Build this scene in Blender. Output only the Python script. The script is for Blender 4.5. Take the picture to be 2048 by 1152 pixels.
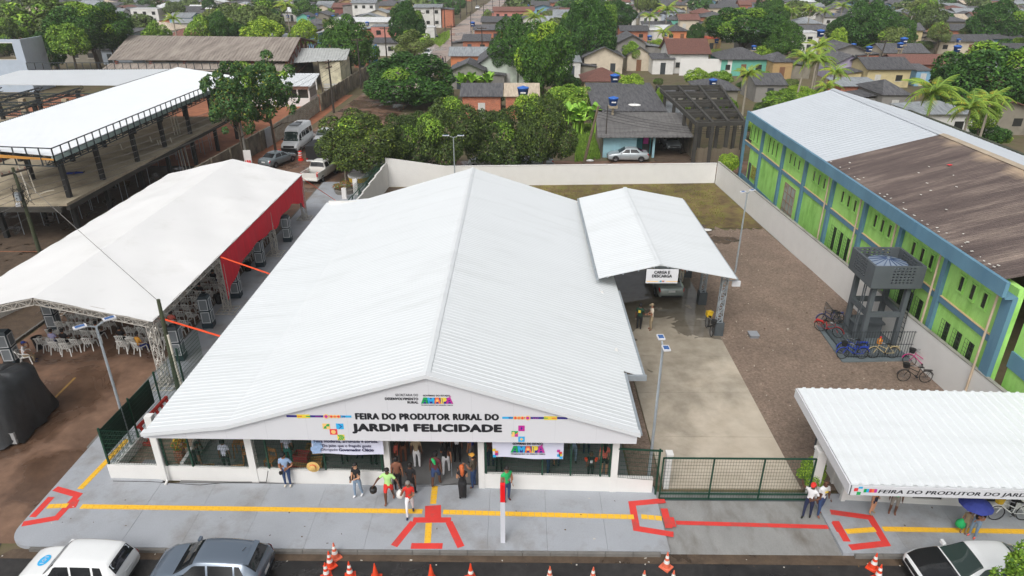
import bpy, bmesh, math, random
from mathutils import Vector, Matrix, Euler
for _o in list(bpy.data.objects): bpy.data.objects.remove(_o)
SC = bpy.context.scene
COL = SC.collection
PI = math.pi
rad = math.radians

# ------------------------------------------------------------------ camera
CAM_H, FOC = 19.5, 1370.0                      # metres, focal length for a 2048 px wide picture
PITCH = math.atan(656 / FOC)
YAW = math.atan(16 * math.cos(PITCH) / FOC)
cam_d = bpy.data.cameras.new('camera'); cam = bpy.data.objects.new('camera', cam_d); COL.objects.link(cam)
cam_d.sensor_width = 36; cam_d.lens = FOC * 36 / 2048; cam_d.clip_start = 0.5; cam_d.clip_end = 6000
cam.location = (0, 0, CAM_H); cam.rotation_euler = (PI / 2 - PITCH, 0, YAW)
SC.camera = cam

# ------------------------------------------------------------------ overcast sky and soft sun
SUN_EL, SUN_AZ = rad(50), rad(-158)            # azimuth: where the sun stands, from +Y clockwise
w = bpy.data.worlds.new('World'); SC.world = w; w.use_nodes = True
nt = w.node_tree; nt.nodes.clear()
sky = nt.nodes.new('ShaderNodeTexSky'); sky.sky_type = 'NISHITA'; sky.sun_disc = False
sky.sun_elevation = SUN_EL; sky.sun_rotation = SUN_AZ
sky.air_density = 1.0; sky.dust_density = 6.0; sky.ozone_density = 1.0; sky.altitude = 20
hs = nt.nodes.new('ShaderNodeHueSaturation'); hs.inputs['Saturation'].default_value = 0.22
bg = nt.nodes.new('ShaderNodeBackground'); bg.inputs['Strength'].default_value = 0.14
wo = nt.nodes.new('ShaderNodeOutputWorld')
nt.links.new(sky.outputs[0], hs.inputs['Color']); nt.links.new(hs.outputs[0], bg.inputs['Color']); nt.links.new(bg.outputs[0], wo.inputs[0])
sun_d = bpy.data.lights.new('sun', 'SUN'); sun = bpy.data.objects.new('sun', sun_d); COL.objects.link(sun)
sun_d.energy = 0.95; sun_d.angle = rad(28); sun_d.color = (1.0, 0.98, 0.95)
sun.rotation_euler = (PI / 2 - SUN_EL, 0, PI - SUN_AZ); sun.location = (0, 0, 60)
SC.view_settings.view_transform = 'Standard'; SC.view_settings.look = 'None'
SC.view_settings.exposure = 0.12; SC.view_settings.gamma = 1.0; SC.view_settings.use_curve_mapping = False
SC.cycles.max_bounces = 6; SC.cycles.diffuse_bounces = 3; SC.cycles.glossy_bounces = 3
SC.cycles.transmission_bounces = 4; SC.cycles.volume_bounces = 1; SC.cycles.transparent_max_bounces = 6
SC.cycles.use_denoising = True

# ------------------------------------------------------------------ survey: photo point -> place in the world
def ray(px, py):
    x = (px - 1024) / FOC; y = -(py - 576) / FOC
    c, s = math.cos(PITCH), math.sin(PITCH)
    d = Vector((x, c + y * s, -s + y * c))
    cy, sy = math.cos(YAW), math.sin(YAW)
    return Vector((d.x * cy - d.y * sy, d.x * sy + d.y * cy, d.z))
def at(px, py, z=0.0):
    d = ray(px, py); t = (z - CAM_H) / d.z
    return Vector((d.x * t, d.y * t, z))
def atY(px, py, Y):
    d = ray(px, py); t = Y / d.y
    return Vector((d.x * t, Y, CAM_H + d.z * t))
def px_m(Y):                                   # metres per photo pixel across, at depth Y near the ground
    return (Y * math.cos(PITCH) + CAM_H * math.sin(PITCH)) / FOC

# ------------------------------------------------------------------ materials
def c8(r, g, b):
    f = lambda v: ((v / 255 + 0.055) / 1.055) ** 2.4 if v > 10 else v / 255 / 12.92
    return (f(r), f(g), f(b))
MATS = {}
def nodes_of(name):
    m = bpy.data.materials.new(name); m.use_nodes = True
    n = m.node_tree; n.nodes.clear()
    out = n.nodes.new('ShaderNodeOutputMaterial'); b = n.nodes.new('ShaderNodeBsdfPrincipled')
    n.links.new(b.outputs[0], out.inputs['Surface'])
    return m, n, b
def N(n, typ, **kw):
    x = n.nodes.new(typ)
    for k, v in kw.items():
        if k in x.inputs: x.inputs[k].default_value = v
        else: setattr(x, k, v)
    return x
def ramp(n, fac, stops):
    r = n.nodes.new('ShaderNodeValToRGB'); e = r.color_ramp.elements
    while len(e) < len(stops): e.new(0.5)
    for i, (p, c) in enumerate(stops):
        e[i].position = p; e[i].color = (c[0], c[1], c[2], 1) if isinstance(c, (tuple, list)) else (c, c, c, 1)
    n.links.new(fac, r.inputs[0]); return r
def sc_(c, k): return tuple(min(1, max(0, v * k)) for v in c)
def mat(name, col=None, rough=0.6, var=0.12, scale=2.0, bump=0.0, metal=0.0, spec=0.5, coat=0.0, rnd=0.0, stretch=None, dirt=None, fine=0.0):
    """plain painted / plastered / cloth surface: base colour with soft uneven tone, optional fine grain and dirt blotches"""
    if name in MATS: return MATS[name]
    m, n, b = nodes_of(name); MATS[name] = m
    tc = N(n, 'ShaderNodeTexCoord'); src = tc.outputs['Object']
    if stretch:
        mp = N(n, 'ShaderNodeMapping'); mp.inputs['Scale'].default_value = stretch
        n.links.new(src, mp.inputs[0]); src = mp.outputs[0]
    no = N(n, 'ShaderNodeTexNoise', Scale=scale, Detail=5.0, Roughness=0.6); n.links.new(src, no.inputs['Vector'])
    r = ramp(n, no.outputs[0], [(0.3, sc_(col, 1 - var)), (0.7, sc_(col, 1 + var))])
    last = r.outputs[0]
    if fine:
        n2 = N(n, 'ShaderNodeTexNoise', Scale=scale * 25, Detail=3.0); n.links.new(src, n2.inputs['Vector'])
        r2 = ramp(n, n2.outputs[0], [(0.3, 1 - fine), (0.7, 1 + fine)])
        mx = N(n, 'ShaderNodeMix', data_type='RGBA', blend_type='MULTIPLY'); mx.inputs[0].default_value = 1
        n.links.new(last, mx.inputs[6]); n.links.new(r2.outputs[0], mx.inputs[7]); last = mx.outputs[2]
    if dirt:
        dcol, dscale, lo, hi = dirt
        n3 = N(n, 'ShaderNodeTexNoise', Scale=dscale, Detail=7.0, Roughness=0.65); n.links.new(src, n3.inputs['Vector'])
        r3 = ramp(n, n3.outputs[0], [(lo, 0.0), (hi, 1.0)])
        mx = N(n, 'ShaderNodeMix', data_type='RGBA'); n.links.new(r3.outputs[0], mx.inputs[0])
        n.links.new(last, mx.inputs[6]); mx.inputs[7].default_value = (*dcol, 1); last = mx.outputs[2]
    if rnd:
        oi = N(n, 'ShaderNodeObjectInfo'); r4 = ramp(n, oi.outputs['Random'], [(0, 1 - rnd), (1, 1 + rnd)])
        mx = N(n, 'ShaderNodeMix', data_type='RGBA', blend_type='MULTIPLY'); mx.inputs[0].default_value = 1
        n.links.new(last, mx.inputs[6]); n.links.new(r4.outputs[0], mx.inputs[7]); last = mx.outputs[2]
    n.links.new(last, b.inputs['Base Color'])
    b.inputs['Roughness'].default_value = rough; b.inputs['Metallic'].default_value = metal
    b.inputs['Specular IOR Level'].default_value = spec
    if coat: b.inputs['Coat Weight'].default_value = coat; b.inputs['Coat Roughness'].default_value = 0.06
    if bump:
        bp = N(n, 'ShaderNodeBump', Strength=bump, Distance=0.02)
        n4 = N(n, 'ShaderNodeTexNoise', Scale=scale * 12, Detail=4.0); n.links.new(src, n4.inputs['Vector'])
        n.links.new(n4.outputs[0], bp.inputs['Height']); n.links.new(bp.outputs[0], b.inputs['Normal'])
    return m
def ground_mat(name, stops, scale, rough=(0.7, 0.9), stops2=None, scale2=0.15, bump=0.3, bscale=20, wet=None, lines=None):
    """ground sheet: two scales of noise, bump; wet=(scale,lo,hi,colour mult) adds shallow puddles (smooth and darker)"""
    if name in MATS: return MATS[name]
    m, n, b = nodes_of(name); MATS[name] = m
    tc = N(n, 'ShaderNodeTexCoord'); src = tc.outputs['Object']
    a = N(n, 'ShaderNodeTexNoise', Scale=scale, Detail=8.0, Roughness=0.7); n.links.new(src, a.inputs['Vector'])
    r = ramp(n, a.outputs[0], stops); last = r.outputs[0]
    if stops2:
        d = N(n, 'ShaderNodeTexNoise', Scale=scale2, Detail=6.0, Roughness=0.6, Distortion=0.4); n.links.new(src, d.inputs['Vector'])
        r2 = ramp(n, d.outputs[0], stops2)
        mx = N(n, 'ShaderNodeMix', data_type='RGBA', blend_type='MULTIPLY'); mx.inputs[0].default_value = 1
        n.links.new(last, mx.inputs[6]); n.links.new(r2.outputs[0], mx.inputs[7]); last = mx.outputs[2]
    b.inputs['Roughness'].default_value = rough[1]
    bp = N(n, 'ShaderNodeBump', Strength=bump, Distance=0.03)
    h = N(n, 'ShaderNodeTexNoise', Scale=bscale, Detail=4.0); n.links.new(src, h.inputs['Vector']); n.links.new(h.outputs[0], bp.inputs['Height'])
    n.links.new(bp.outputs[0], b.inputs['Normal'])
    if wet:
        ws, lo, hi, k = wet
        wn = N(n, 'ShaderNodeTexNoise', Scale=ws, Detail=5.0, Roughness=0.55, Distortion=0.6); n.links.new(src, wn.inputs['Vector'])
        wr = ramp(n, wn.outputs[0], [(lo, 0.0), (hi, 1.0)])
        mx = N(n, 'ShaderNodeMix', data_type='RGBA', blend_type='MULTIPLY'); n.links.new(wr.outputs[0], mx.inputs[0])
        n.links.new(last, mx.inputs[6]); mx.inputs[7].default_value = (k, k, k, 1); last = mx.outputs[2]
        rr = N(n, 'ShaderNodeMapRange'); n.links.new(wr.outputs[0], rr.inputs[0]); rr.inputs[3].default_value = rough[1]; rr.inputs[4].default_value = rough[0]
        n.links.new(rr.outputs[0], b.inputs['Roughness'])
        sb = N(n, 'ShaderNodeMapRange'); n.links.new(wr.outputs[0], sb.inputs[0]); sb.inputs[3].default_value = bump; sb.inputs[4].default_value = 0.0
        n.links.new(sb.outputs[0], bp.inputs['Strength'])
    n.links.new(last, b.inputs['Base Color'])
    return m
def roof_mat(name, col, col2, scale=0.25, corr=0.0, axis=0, rough=0.75, rnd=0.25, metal=0.0):
    """weathered roofing sheet: blotches running down the slope; corr adds fine corrugation relief"""
    if name in MATS: return MATS[name]
    m, n, b = nodes_of(name); MATS[name] = m
    tc = N(n, 'ShaderNodeTexCoord'); src = tc.outputs['Object']
    mp = N(n, 'ShaderNodeMapping'); mp.inputs['Scale'].default_value = (3, 0.5, 1) if axis == 0 else (0.5, 3, 1); n.links.new(src, mp.inputs[0])
    a = N(n, 'ShaderNodeTexNoise', Scale=scale * 3, Detail=7.0, Roughness=0.65); n.links.new(mp.outputs[0], a.inputs['Vector'])
    r = ramp(n, a.outputs[0], [(0.35, col2), (0.62, col)]); last = r.outputs[0]
    if rnd:
        oi = N(n, 'ShaderNodeObjectInfo'); r4 = ramp(n, oi.outputs['Random'], [(0, 1 - rnd), (1, 1 + rnd)])
        mx = N(n, 'ShaderNodeMix', data_type='RGBA', blend_type='MULTIPLY'); mx.inputs[0].default_value = 1
        n.links.new(last, mx.inputs[6]); n.links.new(r4.outputs[0], mx.inputs[7]); last = mx.outputs[2]
    n.links.new(last, b.inputs['Base Color']); b.inputs['Roughness'].default_value = rough; b.inputs['Metallic'].default_value = metal
    if corr:
        wv = N(n, 'ShaderNodeTexWave', Scale=corr, bands_direction='X' if axis == 0 else 'Y'); n.links.new(src, wv.inputs['Vector'])
        bp = N(n, 'ShaderNodeBump', Strength=0.6, Distance=0.04); n.links.new(wv.outputs[0], bp.inputs['Height']); n.links.new(bp.outputs[0], b.inputs['Normal'])
    return m
def leaf_mat(name, dark, light, accent=None, acc=0.0, trans=0.15):
    """leaves: every leaf clump takes its own green, every tree its own cast"""
    if name in MATS: return MATS[name]
    m, n, b = nodes_of(name); MATS[name] = m
    g = N(n, 'ShaderNodeNewGeometry'); oi = N(n, 'ShaderNodeObjectInfo')
    stops = [(0.0, dark), (0.85, light)]
    if accent: stops = [(0.0, dark), (0.96 - acc, light), (1.0 - acc, accent), (1.0, accent)]
    r = ramp(n, g.outputs['Random Per Island'], stops)
    r4 = ramp(n, oi.outputs['Random'], [(0, (0.72, 0.78, 0.75)), (0.5, (1, 1, 1)), (1, (1.35, 1.2, 0.95))])
    mx = N(n, 'ShaderNodeMix', data_type='RGBA', blend_type='MULTIPLY'); mx.inputs[0].default_value = 1
    n.links.new(r.outputs[0], mx.inputs[6]); n.links.new(r4.outputs[0], mx.inputs[7])
    n.links.new(mx.outputs[2], b.inputs['Base Color']); b.inputs['Roughness'].default_value = 0.55; b.inputs['Specular IOR Level'].default_value = 0.3
    return m
def glass_mat(name, col=(0.02, 0.025, 0.03), rough=0.06):
    if name in MATS: return MATS[name]
    m, n, b = nodes_of(name); MATS[name] = m
    b.inputs['Base Color'].default_value = (*col, 1); b.inputs['Roughness'].default_value = rough; b.inputs['Specular IOR Level'].default_value = 0.6
    return m

# ------------------------------------------------------------------ mesh building
class MB:
    def __init__(s): s.v = []; s.f = []; s.m = []
    def add(s, vs, fs, mi=0):
        k = len(s.v); s.v += [tuple(p) for p in vs]
        for f in fs: s.f.append(tuple(i + k for i in f)); s.m.append(mi)
        return s
    def box(s, x0, x1, y0, y1, z0, z1, mi=0):
        return s.add([(x0,y0,z0),(x1,y0,z0),(x1,y1,z0),(x0,y1,z0),(x0,y0,z1),(x1,y0,z1),(x1,y1,z1),(x0,y1,z1)],
            [(0,3,2,1),(4,5,6,7),(0,1,5,4),(1,2,6,5),(2,3,7,6),(3,0,4,7)], mi)
    def cbox(s, c, sz, rz=0, mi=0):
        a, b = math.cos(rz), math.sin(rz); vs = []
        for z in (-.5, .5):
            for x, y in ((-.5,-.5),(.5,-.5),(.5,.5),(-.5,.5)):
                X, Y = x*sz[0], y*sz[1]; vs.append((c[0]+X*a-Y*b, c[1]+X*b+Y*a, c[2]+z*sz[2]))
        return s.add(vs, [(0,3,2,1),(4,5,6,7),(0,1,5,4),(1,2,6,5),(2,3,7,6),(3,0,4,7)], mi)
    def bar(s, p0, p1, w_, h_=None, mi=0, up=(0,0,1)):
        p0, p1 = Vector(p0), Vector(p1); h_ = h_ or w_
        d = (p1 - p0).normalized(); u = Vector(up)
        if abs(d.dot(u)) > 0.98: u = Vector((1, 0, 0))
        a = d.cross(u).normalized() * (w_ / 2); b = a.cross(d).normalized() * (h_ / 2)
        vs = [p + e for p in (p0, p1) for e in (-a-b, a-b, a+b, -a+b)]
        return s.add(vs, [(0,1,2,3),(7,6,5,4),(0,4,5,1),(1,5,6,2),(2,6,7,3),(3,7,4,0)], mi)
    def tube(s, p0, p1, r0, r1=None, n=8, mi=0, cap=True):
        return s.pipe([p0, p1], [r0, r0 if r1 is None else r1], n, mi, cap)
    def pipe(s, pts, rs, n=6, mi=0, cap=True):
        pts = [Vector(p) for p in pts]
        if not isinstance(rs, (list, tuple)): rs = [rs] * len(pts)
        vs = []; fs = []; ref = Vector((0.3, 0.2, 1)).normalized()
        for i, p in enumerate(pts):
            d = (pts[min(i+1, len(pts)-1)] - pts[max(i-1, 0)]).normalized()
            r_ = ref if abs(d.dot(ref)) < 0.95 else Vector((1, 0, 0))
            a = d.cross(r_).normalized(); b = d.cross(a)
            for k in range(n):
                t = 2*PI*k/n; vs.append(p + a*(math.cos(t)*rs[i]) + b*(math.sin(t)*rs[i]))
        for i in range(len(pts)-1):
            for k in range(n): fs.append((i*n+k, i*n+(k+1)%n, (i+1)*n+(k+1)%n, (i+1)*n+k))
        if cap: fs.append(tuple(range(n))[::-1]); fs.append(tuple((len(pts)-1)*n+k for k in range(n)))
        return s.add(vs, fs, mi)
    def prism(s, poly, z0, z1, mi=0):
        n = len(poly); vs = [(p[0], p[1], z0) for p in poly] + [(p[0], p[1], z1) for p in poly]
        fs = [tuple(range(n))[::-1], tuple(range(n, 2*n))] + [(i, (i+1)%n, n+(i+1)%n, n+i) for i in range(n)]
        return s.add(vs, fs, mi)
    def prism_y(s, poly, y0, y1, mi=0):                      # polygon in XZ pushed along Y
        n = len(poly); vs = [(p[0], y0, p[1]) for p in poly] + [(p[0], y1, p[1]) for p in poly]
        fs = [tuple(range(n)), tuple(range(n, 2*n))[::-1]] + [((i+1)%n, i, n+i, n+(i+1)%n) for i in range(n)]
        return s.add(vs, fs, mi)
    def slab(s, pts, t, mi=0):                               # any flat polygon with thickness t below it
        n = len(pts); P = [Vector(p) for p in pts]; nr = (P[1]-P[0]).cross(P[2]-P[0]).normalized()
        if nr.z < 0: P = P[::-1]; nr = -nr
        vs = P + [p - nr*t for p in P]
        fs = [tuple(range(n)), tuple(range(n, 2*n))[::-1]] + [((i+1)%n, i, n+i, n+(i+1)%n) for i in range(n)]
        return s.add(vs, fs, mi)
    def lathe(s, prof, n=12, c=(0,0,0), mi=0, cap=True):
        vs = []; fs = []
        for r, z in prof:
            for k in range(n): t = 2*PI*k/n; vs.append((c[0]+r*math.cos(t), c[1]+r*math.sin(t), c[2]+z))
        for i in range(len(prof)-1):
            for k in range(n): fs.append((i*n+k, i*n+(k+1)%n, (i+1)*n+(k+1)%n, (i+1)*n+k))
        if cap: fs.append(tuple(range(n))[::-1]); fs.append(tuple((len(prof)-1)*n+k for k in range(n)))
        return s.add(vs, fs, mi)
    def stroke(s, pts, wd, z, t=0.004, mi=0):                # painted line of even width on the ground
        for i, (a, b) in enumerate(zip(pts, pts[1:])):
            a, b = Vector((a[0], a[1], 0)), Vector((b[0], b[1], 0)); d = (b-a).normalized(); nrm = Vector((-d.y, d.x, 0))*wd/2
            if i: a = a-d*wd*.42
            if i < len(pts)-2: b = b+d*wd*.42
            s.prism([(a-nrm)[:2], (b-nrm)[:2], (b+nrm)[:2], (a+nrm)[:2]], z, z+t+.0009*i, mi)
        return s
    def corr(s, a, b, c, d, pitch=0.25, h=0.03, mi=0, t=0.03):
        """corrugated sheet: a-b along the ridge, d-c along the eave (waves counted along a-b)"""
        a, b, c, d = map(Vector, (a, b, c, d)); L = (b-a).length; n = max(1, round(L/pitch))
        nr = (b-a).cross(d-a).normalized()
        if nr.z < 0: nr = -nr
        us = []
        for i in range(n):
            for q, hh in ((0, 0), (.5, 0), (.62, h), (.88, h)): us.append(((i+q)/n, hh))
        us.append((1, 0)); vs = []; fs = []
        for u, hh in us: vs.append(a.lerp(b, u)+nr*hh); vs.append(d.lerp(c, u)+nr*hh)
        up = (b-a).cross(d-a).z > 0
        for i in range(len(us)-1):
            f = (2*i, 2*i+2, 2*i+3, 2*i+1); fs.append(f if up else f[::-1])
        s.add(vs, fs, mi)
        q = [p - nr*0.006 for p in (a, b, c, d)]; return s.slab(q, t, mi)
    def truss(s, p0, p1, wd, n=None, r=0.025, mi=0, side=(0, 0, 1)):
        """square lattice girder between two points"""
        p0, p1 = Vector(p0), Vector(p1); d = (p1-p0); L = d.length; d.normalize(); u = Vector(side)
        if abs(d.dot(u)) > 0.95: u = Vector((1, 0, 0))
        a = d.cross(u).normalized()*wd/2; b = a.cross(d).normalized()*wd/2
        cs = [-a-b, a-b, a+b, -a+b]; n = n or max(2, round(L/(wd*1.1)))
        for e in cs: s.bar(p0+e, p1+e, r*2, mi=mi)
        for i in range(n):
            q0 = p0.lerp(p1, i/n); q1 = p0.lerp(p1, (i+1)/n)
            for k in range(4):
                e, g = cs[k], cs[(k+1)%4]
                s.bar(q0+(e if i%2 else g), q1+(g if i%2 else e), r*1.4, mi=mi)
                s.bar(q0+e, q0+g, r*1.2, mi=mi)
        return s
    def mesh(s, name, mats=None, smooth=False):
        me = bpy.data.meshes.new(name); me.from_pydata(s.v, [], s.f)
        if mats is not None:
            for x in (mats if isinstance(mats, (list, tuple)) else [mats]): me.materials.append(x)
        if len(me.polygons) == len(s.m): me.polygons.foreach_set('material_index', s.m)
        if smooth: me.polygons.foreach_set('use_smooth', [True]*len(me.polygons))
        me.update(); return me
    def build(s, name, mats, parent=None, loc=None, rz=0, smooth=False, label=None, world=True):
        return link(name, s.mesh(name, mats, smooth), parent, loc, rz, label, world)
def link(name, me, parent=None, loc=None, rz=0, label=None, world=True):
    o = bpy.data.objects.new(name, me); COL.objects.link(o)
    if parent is not None:
        o.parent = parent
        base = Vector((0, 0, 0))
        if world:
            q = parent
            while q is not None: base = base - q.location; q = q.parent
        o.location = base + Vector(loc or (0, 0, 0))
    elif loc is not None: o.location = loc
    o.rotation_euler[2] = rz
    if label: o['label'] = label
    return o
def tag(o, label=None, cat=None, group=None, kind=None):
    if label: o['label'] = label
    if cat: o['category'] = cat
    if group: o['group'] = group
    if kind: o['kind'] = kind
    return o
def thing(name, label, cat, loc=(0, 0, 0), rz=0, group=None):
    o = bpy.data.objects.new(name, None); COL.objects.link(o); o.empty_display_size = 0.3
    o.location = loc; o.rotation_euler[2] = rz
    return tag(o, label, cat, group)
def struct(o): o['kind'] = 'structure'; return o
def copy_tree(o, parent=None):
    k = o.copy(); COL.objects.link(k); k.parent = parent
    for ch in o.children: copy_tree(ch, k)
    return k
ORD = ['first','second','third','fourth','fifth','sixth','seventh','eighth','ninth','tenth','eleventh','twelfth','thirteenth','fourteenth','fifteenth',
       'sixteenth','seventeenth','eighteenth','nineteenth','twentieth']
def ordw(i):
    return ORD[i] if i < len(ORD) else ('twenty-' + ORD[i-20] if i < 29 else ('thirtieth' if i == 29 else ('thirty-' + ORD[i-30] if i < 39 else ('fortieth' if i == 39 else 'forty-' + ORD[i-40]))))

# lettering, measured to the unit square so that it can be fitted into a rectangle
TXT = {}; BOLD = {}
def make_texts(specs):
    tmp = {}
    for key, (s, off, sp) in specs.items():
        cu = bpy.data.curves.new('lettering', 'FONT'); cu.body = s; BOLD[key] = off; cu.space_character = sp; cu.resolution_u = 3; cu.extrude = 0.0
        cu.space_line = 1.0
        o = bpy.data.objects.new('lettering', cu); COL.objects.link(o); tmp[key] = o
    bpy.context.view_layer.update(); dg = bpy.context.evaluated_depsgraph_get()
    for key, o in tmp.items():
        me = bpy.data.meshes.new_from_object(o.evaluated_get(dg))
        xs = [v.co.x for v in me.vertices]; ys = [v.co.y for v in me.vertices]
        x0, x1, y0, y1 = min(xs), max(xs), min(ys), max(ys)
        for v in me.vertices: v.co = ((v.co.x-x0)/(x1-x0), (v.co.y-y0)/(y1-y0), 0)
        TXT[key] = me; cu = o.data; bpy.data.objects.remove(o); bpy.data.curves.remove(cu)
def put_text(key, x0, x1, z0, z1, Y, m, parent, name='lettering', slant=0.0, dz=0.0):
    """raised letters on an upright face looking towards -Y; dz lifts the right end, slant leans the letters"""
    src = TXT[key]; b = MB(); k = BOLD[key]*(z1-z0); fs = [tuple(p.vertices) for p in src.polygons]
    for i, (ax, az) in enumerate(((0, 0), (-1, 0), (1, 0), (0, -.7), (0, .7), (-.7, -.5), (.7, .5), (.7, -.5), (-.7, .5)) if k else ((0, 0),)):
        b.add([(x0+k+(x1-x0-2*k)*v.co.x + ax*k, Y-.003-.0004*i, z0+.7*k+(z1-z0-1.4*k)*v.co.y + az*k) for v in src.vertices], fs)
    return b.build(name, m, parent)
# ================================================================== THE SETTING: ground, streets, pavements, yard
random.seed(7)
M_earth = ground_mat('earth', [(0.3, c8(66, 64, 36)), (0.48, c8(104, 92, 70)), (0.64, c8(86, 88, 50)), (0.78, c8(80, 94, 44))], 0.35, stops2=[(0.35, 0.75), (0.7, 1.25)], scale2=0.03, bump=0.5, bscale=3)
M_asph = ground_mat('asphalt_wet', [(0.3, c8(34, 33, 33)), (0.7, c8(52, 50, 49))], 3.0, rough=(0.22, 0.75), stops2=[(0.35, 0.8), (0.7, 1.3)], scale2=0.5, bump=0.25, bscale=60, wet=(0.35, 0.48, 0.62, 0.75))
M_street = ground_mat('street_mud', [(0.28, c8(100, 76, 60)), (0.72, c8(138, 108, 88))], 1.2, rough=(0.25, 0.8), stops2=[(0.35, 0.72), (0.68, 1.15)], scale2=0.22, bump=0.2, bscale=40, wet=(0.28, 0.46, 0.56, 0.58))
M_farst = ground_mat('street_pavers', [(0.3, c8(148, 132, 122)), (0.7, c8(172, 156, 146))], 0.6, rough=(0.2, 0.7), stops2=[(0.35, 0.85), (0.7, 1.12)], scale2=0.08, bump=0.1, bscale=10, wet=(0.07, 0.5, 0.56, 0.85))
M_pave = mat('pavement_paint', c8(158, 162, 168), 0.55, 0.06, 0.8, bump=0.05, fine=0.05, dirt=(c8(118, 112, 102), 0.5, 0.5, 0.82))
M_apron = mat('apron_concrete', c8(140, 140, 138), 0.6, 0.1, 0.9, bump=0.08, fine=0.07, dirt=(c8(102, 96, 88), 0.55, 0.48, 0.75), stretch=(1.6, 0.7, 1))
def drive_mat():
    m, n, b = nodes_of('drive_concrete'); tc = N(n, 'ShaderNodeTexCoord'); src = tc.outputs['Object']
    a = N(n, 'ShaderNodeTexNoise', Scale=1.1, Detail=8.0, Roughness=.65); n.links.new(src, a.inputs['Vector'])
    dry = ramp(n, a.outputs[0], [(.3, c8(176, 164, 146)), (.7, c8(196, 185, 168))]); damp = ramp(n, a.outputs[0], [(.3, c8(134, 125, 110)), (.7, c8(168, 159, 144))])
    xyz = N(n, 'ShaderNodeSeparateXYZ'); n.links.new(src, xyz.inputs[0])
    w = N(n, 'ShaderNodeTexNoise', Scale=.28, Detail=6.0, Roughness=.6, Distortion=.5); n.links.new(src, w.inputs['Vector'])
    def lin(inp, k, c):
        q = N(n, 'ShaderNodeMath', operation='MULTIPLY_ADD'); n.links.new(inp, q.inputs[0]); q.inputs[1].default_value = k
        if isinstance(c, float): q.inputs[2].default_value = c
        else: n.links.new(c, q.inputs[2])
        return q.outputs[0]
    e = lin(xyz.outputs[1], .11, lin(xyz.outputs[0], -.16, lin(w.outputs[0], 2.4, -2.45)))
    r1 = ramp(n, e, [(.12, 0.0), (.62, 1.0)]); mx = N(n, 'ShaderNodeMix', data_type='RGBA'); n.links.new(r1.outputs[0], mx.inputs[0]); n.links.new(dry.outputs[0], mx.inputs[6]); n.links.new(damp.outputs[0], mx.inputs[7])
    p = N(n, 'ShaderNodeTexNoise', Scale=.42, Detail=4.0, Roughness=.5, Distortion=.9); n.links.new(src, p.inputs['Vector'])
    e2 = lin(xyz.outputs[1], .04, lin(p.outputs[0], 1.0, -1.42)); r2 = ramp(n, e2, [(.47, 0.0), (.5, 1.0)])
    m2 = N(n, 'ShaderNodeMix', data_type='RGBA', blend_type='MULTIPLY'); n.links.new(r2.outputs[0], m2.inputs[0]); n.links.new(mx.outputs[2], m2.inputs[6]); m2.inputs[7].default_value = (.5, .5, .5, 1)
    n.links.new(m2.outputs[2], b.inputs['Base Color'])
    rr = N(n, 'ShaderNodeMapRange'); n.links.new(r2.outputs[0], rr.inputs[0]); rr.inputs[3].default_value = .55; rr.inputs[4].default_value = .02; n.links.new(rr.outputs[0], b.inputs['Roughness'])
    return m
M_drive = drive_mat()
M_gravel = ground_mat('gravel_earth', [(0.3, c8(94, 80, 69)), (0.5, c8(126, 109, 96)), (0.75, c8(162, 141, 123))], 9.0, stops2=[(0.35, 0.82), (0.7, 1.12)], scale2=0.35, bump=0.9, bscale=14)
M_grassy = ground_mat('yard_grass', [(0.3, c8(82, 66, 44)), (0.47, c8(110, 92, 58)), (0.58, c8(120, 112, 58)), (0.75, c8(86, 94, 44))], 0.9, stops2=[(0.35, 0.62), (0.7, 1.25)], scale2=0.22, bump=0.8, bscale=9)
M_mud = ground_mat('bare_mud', [(0.3, c8(66, 54, 44)), (0.7, c8(98, 82, 66))], 1.6, rough=(0.2, 0.85), bump=0.6, bscale=8, wet=(0.5, 0.55, 0.6, 0.6))
M_clay = ground_mat('red_clay', [(0.3, c8(124, 78, 54)), (0.7, c8(172, 112, 80))], 0.7, stops2=[(0.35, 0.85), (0.7, 1.1)], scale2=0.15, bump=0.5, bscale=6)
M_verge = ground_mat('verge', [(0.3, c8(66, 56, 42)), (0.5, c8(88, 78, 50)), (0.7, c8(74, 78, 36))], 1.0, bump=0.8, bscale=8)
M_kerb = mat('kerb_concrete', c8(112, 110, 106), 0.8, 0.2, 2, bump=0.2)
M_yel = mat('tactile_yellow', c8(236, 186, 52), 0.6, 0.07, 2, fine=0.08, dirt=(c8(176, 150, 84), 1.6, .52, .75))
M_red = mat('ramp_red', c8(212, 62, 56), 0.6, 0.07, 2, fine=0.08, dirt=(c8(150, 84, 80), 1.4, .52, .78))

def sheet(name, pts, z, m):
    b = MB(); b.add([(p[0], p[1], z) for p in pts], [tuple(range(len(pts)))])
    o = b.build(name, m); 
    if o.data.polygons[0].normal.z < 0: o.data.flip_normals()
    return struct(o)
sheet('ground', [(-1500, -600), (1500, -600), (1500, 2400), (-1500, 2400)], 0.0, M_earth)
sheet('front_road', [(-90, -6), (90, -6), (90, 17.9), (-18.9, 17.9), (-19.1, 18.6), (-90, 18.6)], 0.012, M_asph)
sheet('gutter', [(-18.9, 17.9), (90, 17.9), (90, 18.34), (-18.5, 18.34)], 0.016, M_mud)
SX = lambda Y: -28.3 + (Y-30)*0.035                        # left edge of the side street
sheet('side_street', [(SX(18.6), 18.6), (-18.2, 18.6), (-18.0, 60), (SX(66)+9.6, 66), (SX(112)+9.0, 112), (SX(112), 112)], 0.008, M_street)
sheet('far_street', [(SX(112), 112), (SX(112)+8.6, 112), (SX(430)+8.6, 430), (SX(430), 430)], 0.01, M_farst)
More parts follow.
